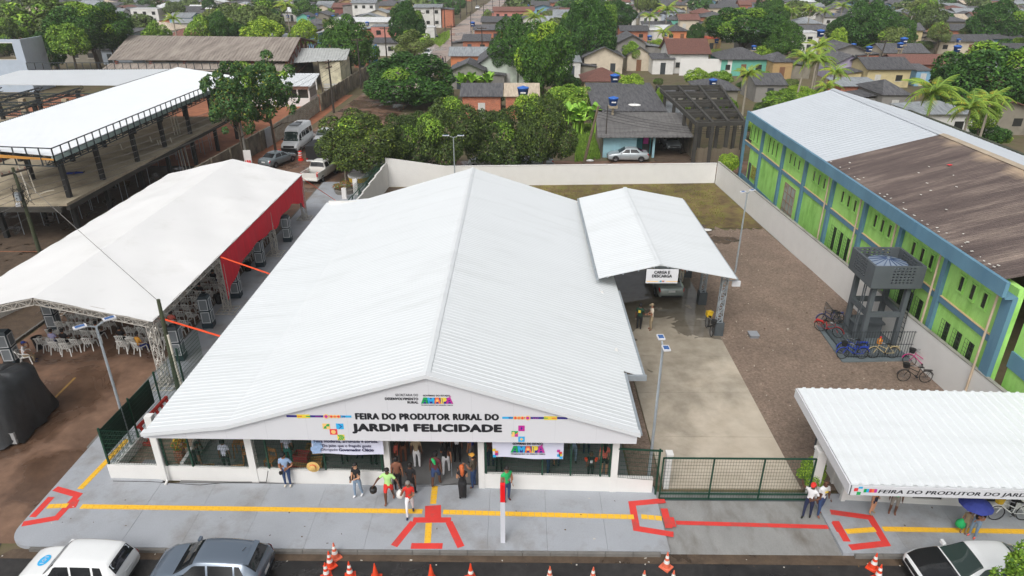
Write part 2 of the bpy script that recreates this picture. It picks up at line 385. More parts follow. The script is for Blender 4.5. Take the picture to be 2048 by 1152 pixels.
sheet('back_street', [(SX(66)+9.4, 66.0), (60, 67.2), (60, 73.0), (SX(73)+9.4, 72.2)], 0.01, M_street)
sheet('verge_strip', [(SX(112)+8.6, 112.0), (SX(112)+10.6, 112), (SX(430)+10.8, 430), (SX(430)+8.6, 430)], 0.014, M_verge)
sheet('street_verge', [(SX(112)-2.4, 112.0), (SX(112), 112), (SX(430), 430), (SX(430)-2.6, 430)], 0.014, M_verge)
sheet('street_bank', [(SX(19)-12, 19.5), (SX(19)-0.25, 19.5), (SX(46)-0.25, 46.5), (SX(46)-14, 46.5)], 0.02, M_mud)
sheet('building_site_earth', [(-64, 46.5), (SX(46)-0.25, 46.5), (SX(112)-1.2, 112), (-74, 112)], 0.018, M_clay)
sheet('left_site_mud', [(-64, 46.6), (-29.6, 46.6), (-28.9, 70), (-64, 70)], 0.024, M_mud)
sheet('yard_gravel', [(11.4, 21.7), (22.0, 21.7), (21.6, 30), (19.6, 52)]+[(19.4-i*.27, 52+random.uniform(-.7, .6)) for i in range(30)]+[(11.3, 52)], 0.05, M_gravel)
sheet('yard_grass_ground', [(-12.6, 47.0), (11.3, 47.0), (11.3, 52.0), (19.6, 52.0), (18.9, 64.4), (-12.4, 63.0)], 0.046, M_grassy)
def blob(cx, cy, rx, ry, n=40, k=.22): return [(cx+rx*math.cos(2*PI*i/n)*(1+random.uniform(-k, k)), cy+ry*math.sin(2*PI*i/n)*(1+random.uniform(-k, k))) for i in range(n)]
for cx_, cy_, r1_, r2_ in ((13.4, 51.5, 2.0, 2.4), (15.6, 49.4, 1.2, .8), (12.6, 46.6, .7, .9)): sheet('yard_mud_patch', blob(cx_, cy_, r1_, r2_), 0.055, M_mud)
sheet('yard_bare_earth', [(-12.4, 49), (-8.6, 49), (-8.3, 58), (-9.5, 62.5), (-12.4, 62.6)], 0.052, M_mud)
sheet('hall_yard_gravel', [(4.7, 21.9), (5.9, 21.9), (5.9, 48), (4.7, 48)], 0.05, M_gravel)
sheet('left_garden_gravel', [(-16.7, 22.2), (-13.4, 22.2), (-13.4, 30.5), (-16.4, 30.5)], 0.06, M_gravel)
# concrete drive cut into cast bays with open joints
dv = bpy.data.objects.new('drive', None); COL.objects.link(dv); dv.location = (8.6, 21.6, 0); struct(dv)
ys = [21.75, 25.1, 28.6, 32.1, 35.6, 39.2, 43.0, 47.2]
for i in range(len(ys)-1):
    for x0, x1 in ((5.95, 11.4),):
        t = lambda y: 0.15
        MB().prism([(x0, ys[i]+.012), (x1+t(0), ys[i]+.012), (x1+t(0), ys[i+1]-.012), (x0, ys[i+1]-.012)], 0.0, 0.075, 0).build('slab', M_drive, dv)
# pavement, slab by slab with open joints, 15 cm above the road
pv = bpy.data.objects.new('pavement', None); COL.objects.link(pv); pv.location = (0, 19.8, 0); struct(pv)
xs = [-14.6, -12.35, -10.1, -7.8, -5.6, -3.35, -1.1, 1.1, 3.3, 5.55]
def corner(cx, cy, r, a0, a1, n=8): return [(cx+r*math.cos(a0+(a1-a0)*i/n), cy+r*math.sin(a0+(a1-a0)*i/n)) for i in range(n+1)]
cs = corner(-17.9, 19.32, 0.98, PI, 1.5*PI)
MB().prism(cs + [(-14.612, 18.34), (-14.612, 22.2), (-16.9, 22.2), (-18.88, 24.0)], 0, 0.15).build('slab', M_pave, pv)
for a, b in zip(xs, xs[1:]): MB().prism([(a, 18.34), (b-.007, 18.34), (b-.007, 21.75), (a, 21.75)], 0, 0.15).build('slab', M_pave, pv)
xs2 = [11.8, 14.2, 16.6, 19.0, 21.4, 23.8, 26.2]
for a, b in zip(xs2, xs2[1:]): MB().prism([(a, 18.34), (b-.007, 18.34), (b-.007, 21.4), (a, 21.4)], 0, 0.15).build('slab', M_pave, pv)
yy = [22.2, 26, 29.8, 33.6, 37.4, 41.2, 45, 48.8, 52.6, 56.4, 60.2, 64.0]
for a, b in zip(yy, yy[1:]):
    xl = -18.88
    xr = -16.9 if b < 31 else -14.6
    MB().prism([(xl, max(a, 24.0) if a < 24 else a), (xr, a if a > 23 else 22.2), (xr, b-.012), (-18.88, b-.012)], 0, 0.15).build('slab', M_pave, pv)
# sloping vehicle crossing in front of the gate
ap = MB(); ap.add([(5.56, 18.34, .02), (11.79, 18.34, .02), (11.79, 21.5, .10), (5.56, 21.5, .10), (5.56, 18.34, 0), (11.79, 18.34, 0), (11.79, 21.5, 0), (5.56, 21.5, 0)],
    [(0,1,2,3), (4,7,6,5), (0,4,5,1), (1,5,6,2), (2,6,7,3), (3,7,4,0)])
struct(ap.build('vehicle_crossing', M_apron))
# kerb stones
kb = bpy.data.objects.new('kerb', None); COL.objects.link(kb); kb.location = (0, 18.25, 0); struct(kb)
for i in range(42):
    x = -17.8 + i
    if 5.4 < x+.5 < 11.9: continue
    MB().box(x, x+.985, 18.2, 18.325, 0, .146).build('kerb_stone', M_kerb, kb)
for i in range(40): 
    y = 24.0+i; MB().box(-19.0, -18.89, y, y+.985, 0, .146).build('kerb_stone', M_kerb, kb)
for i in range(26):
    y = 20.0+i; x = SX(y); MB().box(x-.22, x-.1, y, y+.985, 0, .16).build('kerb_stone', M_kerb, kb)
# tactile paving: tiles 25 cm wide with raised bars
tl = MB(); tl.box(-.121, .121, -.121, .121, 0, .006)
for k in (-.08, -.027, .027, .08): tl.box(-.11, .11, k-.012, k+.012, .006, .011)
tile_me = tl.mesh('tactile_tile', M_yel)
ts = bpy.data.objects.new('tactile_paving', None); COL.objects.link(ts); ts.location = (0, 20.2, .15); struct(ts)
def tiles(p0, p1, z=0.151):
    p0, p1 = Vector(p0[:2]), Vector(p1[:2]); L = (p1-p0).length; n = max(1, round(L/.25)); a = math.atan2(*(p1-p0).yx)
    for i in range(n):
        q = p0.lerp(p1, (i+.5)/n); link('tactile_tile', tile_me, ts, (q.x, q.y, z), a)
A = lambda x, y: at(x, y, .15)
tiles(A(162, 1013), A(845, 1023)); tiles(A(886, 1024), A(1030, 1028)); tiles(A(1030, 1028), A(1268, 1034)); tiles(A(160, 978), A(256, 878))
tiles(A(95, 1013), A(136, 1011)); tiles(A(857.5, 1046), A(855, 1086)); tiles(A(870, 972), A(866, 1008)); tiles(A(1282, 1033), A(1324, 1037))
tiles(A(1692, 1063), A(1750, 1059)); tiles(A(1766, 1058), A(2090, 1064))
def paint(name, lines, wd=0.25, m=None, z=.152):
    b = MB()
    for k, ln in enumerate(lines): b.stroke([at(x, y, z) for x, y in ln], wd, z, .003+.0006*k)
    return struct(b.build(name, m or M_red))
paint('ramp_marking', [[(110, 977), (156, 990), (113, 1036), (45, 1048)], [(103, 994), (65, 1034)], [(144, 1016), (152, 1000)]], .27)
paint('ramp_marking', [[(866, 1011), (866, 1036)]], .62); paint('ramp_marking', [[(826, 1040), (902, 1040)], [(827, 1044), (788, 1092)], [(898, 1044), (922, 1094)], [(822, 1092), (885, 1092)]], .27, z=.1525)
paint('ramp_marking', [[(1330, 1001), (1264, 1007), (1273, 1057), (1347, 1069)], [(1328, 1017), (1338, 1056)]], .27)
paint('ramp_marking', [[(1338, 1044), (1350, 1044)]], .5, z=.1535)
o = MB(); 
for k, ln in enumerate([[(1352, 1045), (1668, 1054)]]): o.stroke([at(x, y, .075) for x, y in ln], .2, .0665, .004)
struct(o.build('crossing_marking', M_red))
paint('ramp_marking', [[(1661, 1024), (1741, 1035), (1772, 1087), (1700, 1095)], [(1671, 1042), (1694, 1083)]], .27); paint('ramp_marking', [[(1668, 1054), (1680, 1054)]], .5, z=.1535)
# faded yellow line on the side street
b = MB(); b.stroke([at(80, 825, .02), at(150, 755, .02)], .12, .012); struct(b.build('street_marking', mat('worn_yellow', c8(150, 116, 60), .8, .3, 3)))
b = MB(); random.seed(91)
for k in range(150):
    x, y = random.uniform(-19, 22), random.choice((random.uniform(17.75, 18.15), random.uniform(14, 18), random.uniform(18.5, 21.2)))
    if y > 18.3 and (5.3 < x < 12): continue
    b.cbox((x, y, .155 if y > 18.3 else .022), (random.uniform(.02, .09), random.uniform(.02, .06), .006), random.random()*3, k % 3)
tag(b.build('litter', [mat('litter_leaf', c8(96, 78, 50), .9, .2), mat('litter_paper', c8(190, 186, 176), .8, .1), M_mud]), 'scattered leaves and paper scraps along the kerb', 'litter', None, 'stuff')
b = MB()
for k in range(900):
    x, y = random.uniform(11.7, 21), random.uniform(22, 52); s_ = random.uniform(.02, .06)*(2 if k % 30 == 0 else 1)
    b.cbox((x, y, .05+s_*.3), (s_, s_*random.uniform(.6, 1.2), s_*.7), random.random()*3, 1 if k % 7 == 0 else 0)
tag(b.build('loose_stones', [M_gravel, mat('pale_stone', c8(176, 166, 152), .9, .2)]), 'loose stones scattered over the gravel yard', 'stones', None, 'stuff')
# ================================================================== MARKET HALL
M_roof = mat('white_sheet_metal', c8(218, 222, 224), 0.38, 0.02, 0.3, metal=0.0, spec=0.45, dirt=(c8(206, 210, 211), 0.6, 0.5, 0.8), stretch=(0.3, 2.2, 1))
M_white = mat('white_render', c8(218, 217, 214), 0.8, 0.03, 1.2, bump=0.05, dirt=(c8(206, 202, 194), 0.5, 0.6, 0.85))
M_fasc = mat('fascia_panel', c8(211, 212, 216), 0.5, 0.015, 0.6)
M_flash = mat('flashing', c8(214, 217, 219), 0.35, 0.02, 1)
M_ink = mat('letter_ink', c8(26, 28, 34), 0.6, 0.05, 3)
M_green = mat('green_paint', c8(16, 62, 46), 0.5, 0.1, 3)
M_steel = mat('galvanised', c8(164, 172, 178), 0.4, 0.12, 4, metal=0.3)
M_dkgrey = mat('dark_grey_paint', c8(72, 78, 82), 0.6, 0.1, 2, bump=0.05)
M_floor = mat('hall_floor', c8(112, 112, 112), 0.55, 0.1, 0.8, fine=0.06)
M_black = mat('black_rubber', c8(24, 24, 25), 0.6, 0.1, 5)
make_texts({
 'feira': ('FEIRA DO PRODUTOR RURAL DO', 0.085, 1.12), 'jardim': ('JARDIM FELICIDADE', 0.085, 1.08), 'secr': ('SECRETARIA DO', 0.03, 1.1), 'desenv': ('DESENVOLVIMENTO', 0.07, 1.1),
 'rural': ('RURAL', 0.07, 1.1), 'gov': ('GOVERNO DO ESTADO', 0.07, 1.05), 'trab': ('TRABALHANDO NA DIREÇÃO CERTA', 0.05, 1.05), 'carga': ('CARGA E', 0.075, 1.05), 'descarga': ('DESCARGA', 0.075, 1.05),
 'b1': ('Feira moderna, arrumada e sortida.', 0.03, 1.0), 'b2': ('Do jeito que o freguês gosta', 0.02, 1.0), 'b3': ('Obrigado', 0.02, 1.0), 'b4': ('Governador Clécio', 0.06, 1.0),
 'pav': ('FEIRA DO PRODUTOR DO JARDIM FELICIDADE', 0.035, 1.06), 'impr': ('IMPRENSA', 0.01, 1.05), 'ioi': ('101', 0.03, 1.0), 'one': ('1', 0.03, 1.0), 'wall': ('UXI', 0.03, 1.0),
})
FY = 20.95                                                    # plane of the gable fascia
hall = thing('market_hall', 'large white market hall with a low gable roof and black lettering above its entrance', 'building', (-4.8, 34.5, 0))
YB = 48.2
RZ, BZ, EZ = 6.0, 3.69, 3.34                                  # ridge, break and left eave heights
rx, bx_, ex = -3.33, -11.0, -14.2
sl = (RZ-3.44)/(4.57-rx)                                       # right slope
rz_ = lambda x: RZ - (x-rx)*sl
y0 = FY-.10
MB().corr((rx, y0, RZ), (rx, YB, RZ), (bx_, YB, BZ), (bx_, y0, BZ), .25, .011).build('roof_slope', M_roof, hall)
MB().corr((bx_, y0, BZ), (bx_, YB, BZ), (ex, YB, EZ), (ex, y0, EZ), .25, .011).build('roof_slope', M_roof, hall)
MB().corr((rx, y0, RZ), (rx, YB, RZ), (4.57, YB, rz_(4.57)), (4.57, y0, rz_(4.57)), .25, .011).build('roof_slope', M_roof, hall)
MB().corr((4.57, 25.3, rz_(4.57)), (4.57, YB, rz_(4.57)), (5.45, YB, rz_(5.45)), (5.45, 25.3, rz_(5.45)), .25, .011).build('roof_slope', M_roof, hall)
for sx in (-1, 1):
    s2 = sl if sx > 0 else (RZ-BZ)/(rx-bx_)
    MB().slab([(rx, y0-.02, RZ+.045), (rx+sx*.15, y0-.02, RZ+.04-.15*s2), (rx+sx*.15, YB+.02, RZ+.04-.15*s2), (rx, YB+.02, RZ+.045)], .012).build('ridge_cap', M_roof, hall)
rim = [(ex-.05, EZ+.05), (bx_, BZ+.06), (rx, RZ+.07), (4.6, rz_(4.6)+.07)]
fl = MB()
for (xa, za), (xb, zb) in zip(rim, rim[1:]): fl.slab([(xa, y0-.06, za), (xb, y0-.06, zb), (xb, y0+.2, zb), (xa, y0+.2, za)], .02); fl.prism_y([(xa, za-.16), (xb, zb-.16), (xb, zb-.021), (xa, za-.021)], y0-.06, y0-.035)
fl.build('flashing', M_flash, hall)
gut = MB(); gut.box(4.58, 4.7, FY, 25.2, rz_(4.57)-.14, rz_(4.57)-.05); gut.box(5.46, 5.58, 25.2, 34, rz_(5.45)-.16, rz_(5.45)-.06); gut.box(4.6, 5.58, 25.16, 25.28, rz_(5.45)-.16, rz_(5.45)+.1)
gut.build('gutter', M_steel, hall)
# gable fascia with lettering
fz0, fz1 = 3.05, 2.93
fas = MB().prism_y([(-14.28, fz0), (4.5, fz1), (4.52, rz_(4.52)-.03), (rx, RZ-.03), (bx_, BZ-.03), (-14.25, EZ-.01)], FY, FY+.1).build('fascia', M_fasc, hall)
for k in range(1, 12):
    x = -14.2 + k*1.56; zt = (RZ-(x-rx)*sl if x > rx else (RZ-(rx-x)*(RZ-BZ)/(rx-bx_) if x > bx_ else BZ)) - .2
    MB().box(x-.004, x+.004, FY-.003, FY+.01, 3.06, max(zt, 3.2)).build('panel_joint', mat('joint_grey', c8(192, 194, 199), .6, .05), fas)
T0 = FY - .004
def on_f(px, py): p = atY(px, py, FY); return p.x, p.z
def ftxt(key, xa, xb, ya, yb, m=M_ink, par=fas, Y=None, name='lettering'):
    q = Y or FY; a = atY(xa, yb, q); b_ = atY(xb, ya, q); return put_text(key, a.x, b_.x, a.z, b_.z, q-.004, m, par, name)
ftxt('feira', 711, 998, 827.5, 839); ftxt('jardim', 705, 1004, 848.5, 867)
ftxt('secr', 791, 836, 787.5, 792); ftxt('desenv', 770, 836.5, 795, 800); ftxt('rural', 815, 836.5, 802, 807)
C_IND, C_GRN, C_BLU, C_ORG, C_YEL, C_MAG, C_RED = [mat('print_'+n_, c, .5, .03, 3) for n_, c in (('indigo', c8(52, 46, 132)), ('green', c8(24, 162, 84)), ('sky_blue', c8(48, 170, 226)), ('orange', c8(238, 118, 70)), ('yellow', c8(232, 206, 70)), ('magenta', c8(190, 44, 150)), ('red', c8(226, 62, 66)))]
C_SAND = mat('print_sand', c8(240, 196, 120), .5, .03, 3)
def poly_on(name, par, Y, pts, m, t=.004):
    return MB().prism_y([(p[0], p[1]) for p in pts], Y-t, Y, 0).build(name, m, par)
def disc_pts(cx, cz, r, n=14, sx=1): return [(cx+r*sx*math.cos(2*PI*k/n), cz+r*math.sin(2*PI*k/n)) for k in range(n)]
def amapa(par, Y, x0, x1, z0, z1):
    """five coloured letters on an indigo ground, outer strokes leaning inwards"""
    W, Hh = x1-x0, z1-z0; X = lambda u: x0+u*W; Z = lambda v: z0+v*Hh
    def pl(pts, m, k=1): poly_on('logo_letter', par, Y-.003*k, [(X(u), Z(v)) for u, v in pts], m)
    pl([(.02, 0), (.98, 0), (.88, .9), (.12, .9)], C_IND, 0)
    def letA(u0, u1, m, lean=0):
        w_ = u1-u0
        pl([(u0, 0), (u0+.3*w_, 0), (u0+.36*w_, .28), (u0+.64*w_, .28), (u0+.7*w_, 0), (u1, 0), (u0+.72*w_+lean, .96), (u0+.28*w_+lean, .96)], m)
        pl(disc_pts(u0+.5*w_+lean*.5, .5, .11, 10, Hh/W*1.1), C_IND, 2)
    letA(0, .24, C_GRN, .02); letA(.4, .62, C_ORG, 0); letA(.78, 1.0, C_MAG, -.02)
    pl([(.2, 0), (.27, 0), (.27, .5), (.315, .25), (.36, .5), (.36, 0), (.43, 0), (.42, .95), (.36, .95), (.315, .6), (.27, .95), (.21, .95)], C_BLU)
    pl([(.62, 0), (.70, 0), (.70, .34), (.76, .34), (.80, .5), (.80, .8), (.76, .95), (.62, .95)], C_YEL)
    pl(disc_pts(.51, .5, .17, 12, Hh/W*1.1), C_SAND, 3); pl([(.86, 1.0), (.92, 1.0), (.95, 1.15), (.90, 1.15)], C_MAG)
    pl([(.655, .1), (.672, .1), (.672, .85), (.655, .85)], C_IND, 2)
x, z = on_f(842, 807); x2, z2 = on_f(906, 794.5)
amapa(fas, T0, x, x2, z, z2); ftxt('gov', 846, 900, 789.5, 792.5); ftxt('trab', 842, 906, 808.8, 811.3)
def tribal_bar(par, Y, xa, xb, zc, flip):
    X = lambda u: (xb+(xa-xb)*u if flip else xa+(xb-xa)*u); h = .055
    def r(u0, u1, hh, m, k=1):
        a, b_ = sorted((X(u0), X(u1))); poly_on('bar_segment', par, Y-.003*k, [(a, zc-hh), (b_, zc-hh), (b_, zc+hh), (a, zc+hh)], m)
    r(0, .84, h*.85, C_IND, 0); r(.84, 1, h*.85, C_BLU, 0); r(.16, .36, h*1.5, C_YEL); r(.17, .24, h*.3, C_RED, 2); r(.30, .37, h*.4, C_GRN, 2)
    for u in (.45, .48, .51): r(u, u+.012, h*.35, C_MAG, 2)
    for u, rr, m1, m2 in ((.61, .17, C_SAND, C_MAG), (.69, .13, C_SAND, C_RED), (.745, .12, C_SAND, C_ORG), (.80, .13, C_SAND, C_RED)):
        poly_on('bar_disc', par, Y-.006, disc_pts(X(u), zc, rr*.62), m1); poly_on('bar_disc', par, Y-.009, disc_pts(X(u), zc, rr*.38), m2)
    for u in (.85, .875): poly_on('bar_arrow', par, Y-.006, [(X(u), zc-h*.8), (X(u+.02), zc), (X(u), zc+h*.8), (X(u+.012), zc+h*.8), (X(u+.032), zc), (X(u+.012), zc-h*.8)][::-1], C_IND)
a, zc = on_f(573, 832); b2, zc2 = on_f(703, 833); tribal_bar(fas, T0, a, b2, (zc+zc2)/2, False)
a, zc = on_f(1004.5, 834.5); b2, zc2 = on_f(1135, 837); tribal_bar(fas, T0, a, b2, (zc+zc2)/2, True)
def square(par, Y, xa, ya, xb, yb, m, extra=None):
    p = atY(xa, yb, FY); q = atY(xb, ya, FY)
    poly_on('colour_square', par, Y, [(p.x, p.z), (q.x, p.z), (q.x, q.z), (p.x, q.z)], m)
    w_ = q.x-p.x; h = q.z-p.z; X = lambda u: p.x+u*w_; Z = lambda v: p.z+v*h
    for pts, m2 in (extra or []): poly_on('square_motif', par, Y-.003, [(X(u), Z(v)) for u, v in pts], m2)
square(fas, T0, 646, 847, 659.5, 858, C_SAND, [([(.1, .1), (.5, .1), (.5, .5), (.3, .6)], C_GRN), ([(.4, .5), (.9, .5), (.95, .95), (.6, .9)], C_GRN)])
square(fas, T0, 673, 847, 686.5, 858, C_BLU, [([(.3, .1), (.42, .1), (.82, .5), (.42, .9), (.3, .9), (.66, .5)], C_IND)])
square(fas, T0, 660.5, 858, 674, 869, C_RED, [(disc_pts(.5, .5, .32), C_IND), ])
square(fas, T0, 675.5, 869, 688.5, 880, C_YEL, [([(.05+k, .05), (.22+k, .05), (.5+k, .5), (.22+k, .95), (.05+k, .95), (.33+k, .5)], C_GRN) for k in (0, .25, .48)])
p = atY(667, 863.5, FY); poly_on('square_motif', fas, T0-.006, disc_pts(p.x, p.z, .09), C_SAND)
square(fas, T0, 1036.5, 851, 1049.5, 862, C_MAG, [([(.5, .2), (.65, .5), (.5, .8), (.35, .5)], C_IND)])
square(fas, T0, 1023, 862, 1036, 873, C_GRN, [(disc_pts(.3, .66, .22), C_SAND), ([(0, 0), (.5, 0), (.5, .45), (0, .45)], C_SAND), ([(.5, 0), (1, 0), (1, .45), (.5, .45)], C_MAG), ([(.55, .45), (1, .45), (1, .8)], C_ORG)])
square(fas, T0, 1036.5, 873, 1049.5, 883.5, C_BLU, [([(.5, .22), (.78, .5), (.5, .78), (.22, .5)], C_SAND)])
# low front wall, piers and green mesh screens.  WL(x): y of the wall line
WL = lambda x: 22.02 - (x+16.85)*(22.02-21.38)/(5.5+16.85)
def wseg(xa, xb, z1, th=.16): return MB().prism([(xa, WL(xa)), (xb, WL(xb)), (xb, WL(xb)+th), (xa, WL(xa)+th)], .1, z1).build('low_wall', M_white, hall)
gx = lambda px, py: at(px, py, .15).x
XE0, XE1 = gx(783, 985), gx(957, 988)                          # entrance
wseg(-16.85, XE0-.02, .82); wseg(XE1+.02, 5.4, .86)
piers = [(gx(330, 958), .28), (gx(512, 963), .28), (gx(776, 984), .24), (gx(963, 986), .24), (gx(1226, 988), .26)]
for x, w_ in piers:
    MB().box(x-w_/2, x+w_/2, WL(x)-.03, WL(x)+.24, .1, 3.3).build('pier', M_white, hall)
dp = MB(); dp.tube((piers[0][0]+.2, WL(-13)-.1, .25), (piers[0][0]+.2, WL(-13)-.1, 3.1), .05, n=8); dp.tube((piers[0][0]+.2, WL(-13)-.1, .25), (piers[0][0]+.2, WL(-13)-.32, .18), .05, n=8); dp.build('downpipe', M_white, hall)
def mesh_panel(p0, p1, z0, z1, parent, name='mesh_panel', dv=.07, dh=.2, r=.0045, m=None):
    b = MB(); p0, p1 = Vector((*p0[:2], 0)), Vector((*p1[:2], 0)); L = (p1-p0).length
    n = max(1, round(L/dv)); k = max(1, round((z1-z0)/dh))
    for i in range(n+1):
        q = p0.lerp(p1, i/n); b.bar((q.x, q.y, z0), (q.x, q.y, z1), r*2, mi=0)
    for j in range(k+1):
        z = z0+(z1-z0)*j/k; b.bar((p0.x, p0.y, z), (p1.x, p1.y, z), r*2.4, mi=0)
    return b.build(name, m or M_green, parent)
screens = [(piers[0][0]+.16, piers[1][0]-.16), (piers[1][0]+.16, XE0-.26), (XE1+.26, piers[4][0]-.15)]
for a, b2 in screens: mesh_panel((a, WL(a)+.08), (b2, WL(b2)+.08), .86, 3.0, hall)
for px in (340, 392, 516, 545, 658, 764, 972, 1084, 1140, 1199, 1217):
    x = gx(px, 985 if px > 700 else 960); MB().box(x-.03, x+.03, WL(x)+.04, WL(x)+.1, .8, 3.05).build('screen_post', M_green, hall)
# inside: floor, rear wall, columns, ceiling beams
MB().box(-13.9, 4.6, 21.8, 47.9, .05, .14).build('floor', M_floor, hall)
MB().box(-13.9, 4.6, 47.7, 47.9, .14, 3.6).build('rear_wall', M_white, hall)
for y in (27, 33, 39, 45):
    for x in (-13.8, -11.0, 4.4): MB().box(x-.13, x+.13, y-.13, y+.13, .14, 3.25 if x < -12 else 3.5).build('column', M_white, hall)
MB().box(-13.93, -13.78, 22.2, 47.7, .1, .8).build('low_wall', M_white, hall)
for y in (26, 34, 42): MB().truss((-13.8, y, 3.1), (4.4, y, 3.1), .3, 24, .02).build('roof_truss', M_steel, hall)
bench = mat('stall_counter', c8(150, 152, 154), .5, .1)
for i, (x, y) in enumerate([(-9.5, 30), (-9.5, 34.5), (-6, 37), (0.2, 30), (0.2, 35), (2.6, 40), (-4, 42)]):
    MB().box(x-1.3, x+1.3, y-.35, y+.35, .95, 1.02).box(x-1.2, x-1.05, y-.3, y+.3, .14, .95).box(x+1.05, x+1.2, y-.3, y+.3, .14, .95).build('counter', bench, hall)
# banners hung in front of the screens
def banner(label, quad, name='banner'):
    t = thing(name, label, 'banner', (quad[0][0], quad[0][1]-.05, quad[2][2]))
    n = 12; vs = []; fs = []
    a, b_, c_, d = [Vector(q) for q in quad]
    for dy in (0, .006):
        for i in range(n+1):
            u = i/n; top = a.lerp(b_, u); bot = d.lerp(c_, u)
            wv = .02*math.sin(u*9)
            vs.append((top.x, top.y+dy, top.z)); vs.append((bot.x, bot.y+wv+dy, bot.z+.015*math.sin(u*7)))
    m_ = 2*(n+1)
    for i in range(n): fs.append((2*i, 2*i+1, 2*i+3, 2*i+2)); fs.append((m_+2*i, m_+2*i+2, m_+2*i+3, m_+2*i+1))
    MB().add(vs, fs).build('cloth', mat('banner_cloth', c8(216, 218, 236), .6, .02), t); return t
BY = 21.35
q = [atY(622, 876, BY), atY(765, 878, BY), atY(768, 909.5, BY), atY(625, 907.5, BY)]; bl = banner('white banner with blue leaf print and three lines of dark lettering', q)
for key, xa, xb, ya, yb in (('b1', 628, 756, 880, 886), ('b2', 645, 742, 889, 895.5), ('b3', 642, 675, 897, 902.5), ('b4', 678, 747, 897, 902.5)):
    a = atY(xa, yb, BY-.03); c_ = atY(xb, ya, BY-.03); put_text(key, a.x, c_.x, a.z, c_.z, BY-.03, mat('banner_ink', c8(44, 44, 84), .6, .05), bl)
random.seed(3); b = MB()
for k in range(16):
    p = atY(627+random.random()*14, 884+random.random()*20, BY-.02); r = .05+.07*random.random()
    b.prism_y(disc_pts(p.x, p.z, r, 7, 1.5), BY-.029-.0004*k, BY-.024)
b.build('leaf_print', mat('leaf_blue', c8(150, 176, 212), .6, .2, 8), bl)
q = [atY(984, 880, BY), atY(1128, 884, BY), atY(1126, 919, BY), atY(986, 914, BY)]; br = banner('white banner with five coloured capitals hung right of the entrance', q)
a = atY(1021, 905, BY-.03); c_ = atY(1090, 891.5, BY-.03); amapa(br, BY-.03, a.x, c_.x, a.z, c_.z)
for key, xa, xb, ya, yb in (('gov', 1025, 1086, 885.5, 889.5), ('trab', 1021, 1091, 906.5, 909.5)):
    a = atY(xa, yb, BY-.03); c_ = atY(xb, ya, BY-.03); put_text(key, a.x, c_.x, a.z, c_.z, BY-.03, M_ink, br)
for (x_, y_, m_) in ((988, 900, C_YEL), (993, 904, C_ORG), (993, 908, C_MAG), (989, 912, C_BLU), (1117, 902, C_MAG), (1121, 906, C_RED), (1121, 910, C_YEL), (1117, 911, C_BLU), (1122, 915, C_BLU)):
    p = atY(x_, y_, BY-.03); poly_on('print_square', br, BY-.03, [(p.x-.06, p.z-.06), (p.x+.06, p.z-.06), (p.x+.06, p.z+.06), (p.x-.06, p.z+.06)], m_)

# ------------------------------------------------------------------ loading canopy
can = thing('loading_canopy', 'white open-sided loading canopy on steel lattice posts beside the hall', 'canopy', (8, 40.5, 0))
cy0, cy1, cz, ca, cr, cl, cp = 33.7, 47.5, 3.98, 4.78, 11.8, 4.33, 7.6
MB().corr((cp, cy0, ca), (cp, cy1, ca), (cr, cy1, cz), (cr, cy0, cz), .25, .012).build('roof_slope', M_roof, can)
MB().corr((cp, cy0, ca), (cp, cy1, ca), (cl, cy1, cz), (cl, cy0, cz), .25, .012).build('roof_slope', M_roof, can)
for sx in (-1, 1): MB().slab([(cp, cy0-.02, ca+.045), (cp+sx*.14, cy0-.02, ca+.02), (cp+sx*.14, cy1+.02, ca+.02), (cp, cy1+.02, ca+.045)], .012).build('ridge_cap', M_roof, can)
MB().box(cl-.12, cl-.01, cy0, cy1, cz-.12, cz-.02).build('gutter', M_steel, can)
MB().box(cr+.0, cr+.11, cy0+.1, cy1-.1, cz-.16, cz-.06).build('gutter', M_steel, can)
for y in (34.6, 38.5, 42.6, 46.6):
    MB().box(11.22, 11.72, y-.26, y+.26, .05, .88).build('plinth', M_dkgrey, can)
    MB().truss((11.45, y, .88), (11.45, y, 3.75), .3, 9, .022).build('post', M_steel, can)
    MB().truss((cl+.2, y, cz-.2), (cp, y, ca-.2), .22, 10, .016).truss((cp, y, ca-.2), (cr-.1, y, cz-.2), .22, 12, .016).build('roof_truss', M_steel, can)
for f in (.15, .4, .65, .9):
    MB().bar((cl+(cp-cl)*f, cy0, cz+(ca-cz)*f-.07), (cl+(cp-cl)*f, cy1, cz+(ca-cz)*f-.07), .06, .08).bar((cr-(cr-cp)*f, cy0, cz+(ca-cz)*f-.07), (cr-(cr-cp)*f, cy1, cz+(ca-cz)*f-.07), .06, .08).build('purlin', M_steel, can)
sg = atY(1291, 566, 33.62); sg2 = atY(1357.5, 540, 33.62)
sgn = thing('loading_sign', 'white hanging sign reading CARGA E DESCARGA under the canopy gable', 'sign', (sg.x, 33.62, sg.z))
MB().box(sg.x, sg2.x, 33.6, 33.64, sg.z, sg2.z+.04).build('board', M_fasc, sgn)
MB().box(sg.x+.4, sg.x+.43, 33.61, 33.63, sg2.z-.05, 4.6).box(sg2.x-.43, sg2.x-.4, 33.61, 33.63, sg2.z-.05, 4.6).build('hanger', M_steel, sgn)
ftxt('carga', 1308, 1340.5, 541.5, 547.5, par=sgn, Y=33.596); ftxt('descarga', 1303.5, 1344.5, 549, 555, par=sgn, Y=33.596)
a = atY(1319, 564.2, 33.59); c_ = atY(1329, 561, 33.59); amapa(sgn, 33.596, a.x, c_.x, a.z, c_.z)
p = atY(1293, 563.6, 33.596); q2 = atY(1316, 562.4, 33.596); poly_on('print_line', sgn, 33.597, [(p.x, p.z), (q2.x, p.z), (q2.x, q2.z), (p.x, q2.z)], C_SAND)
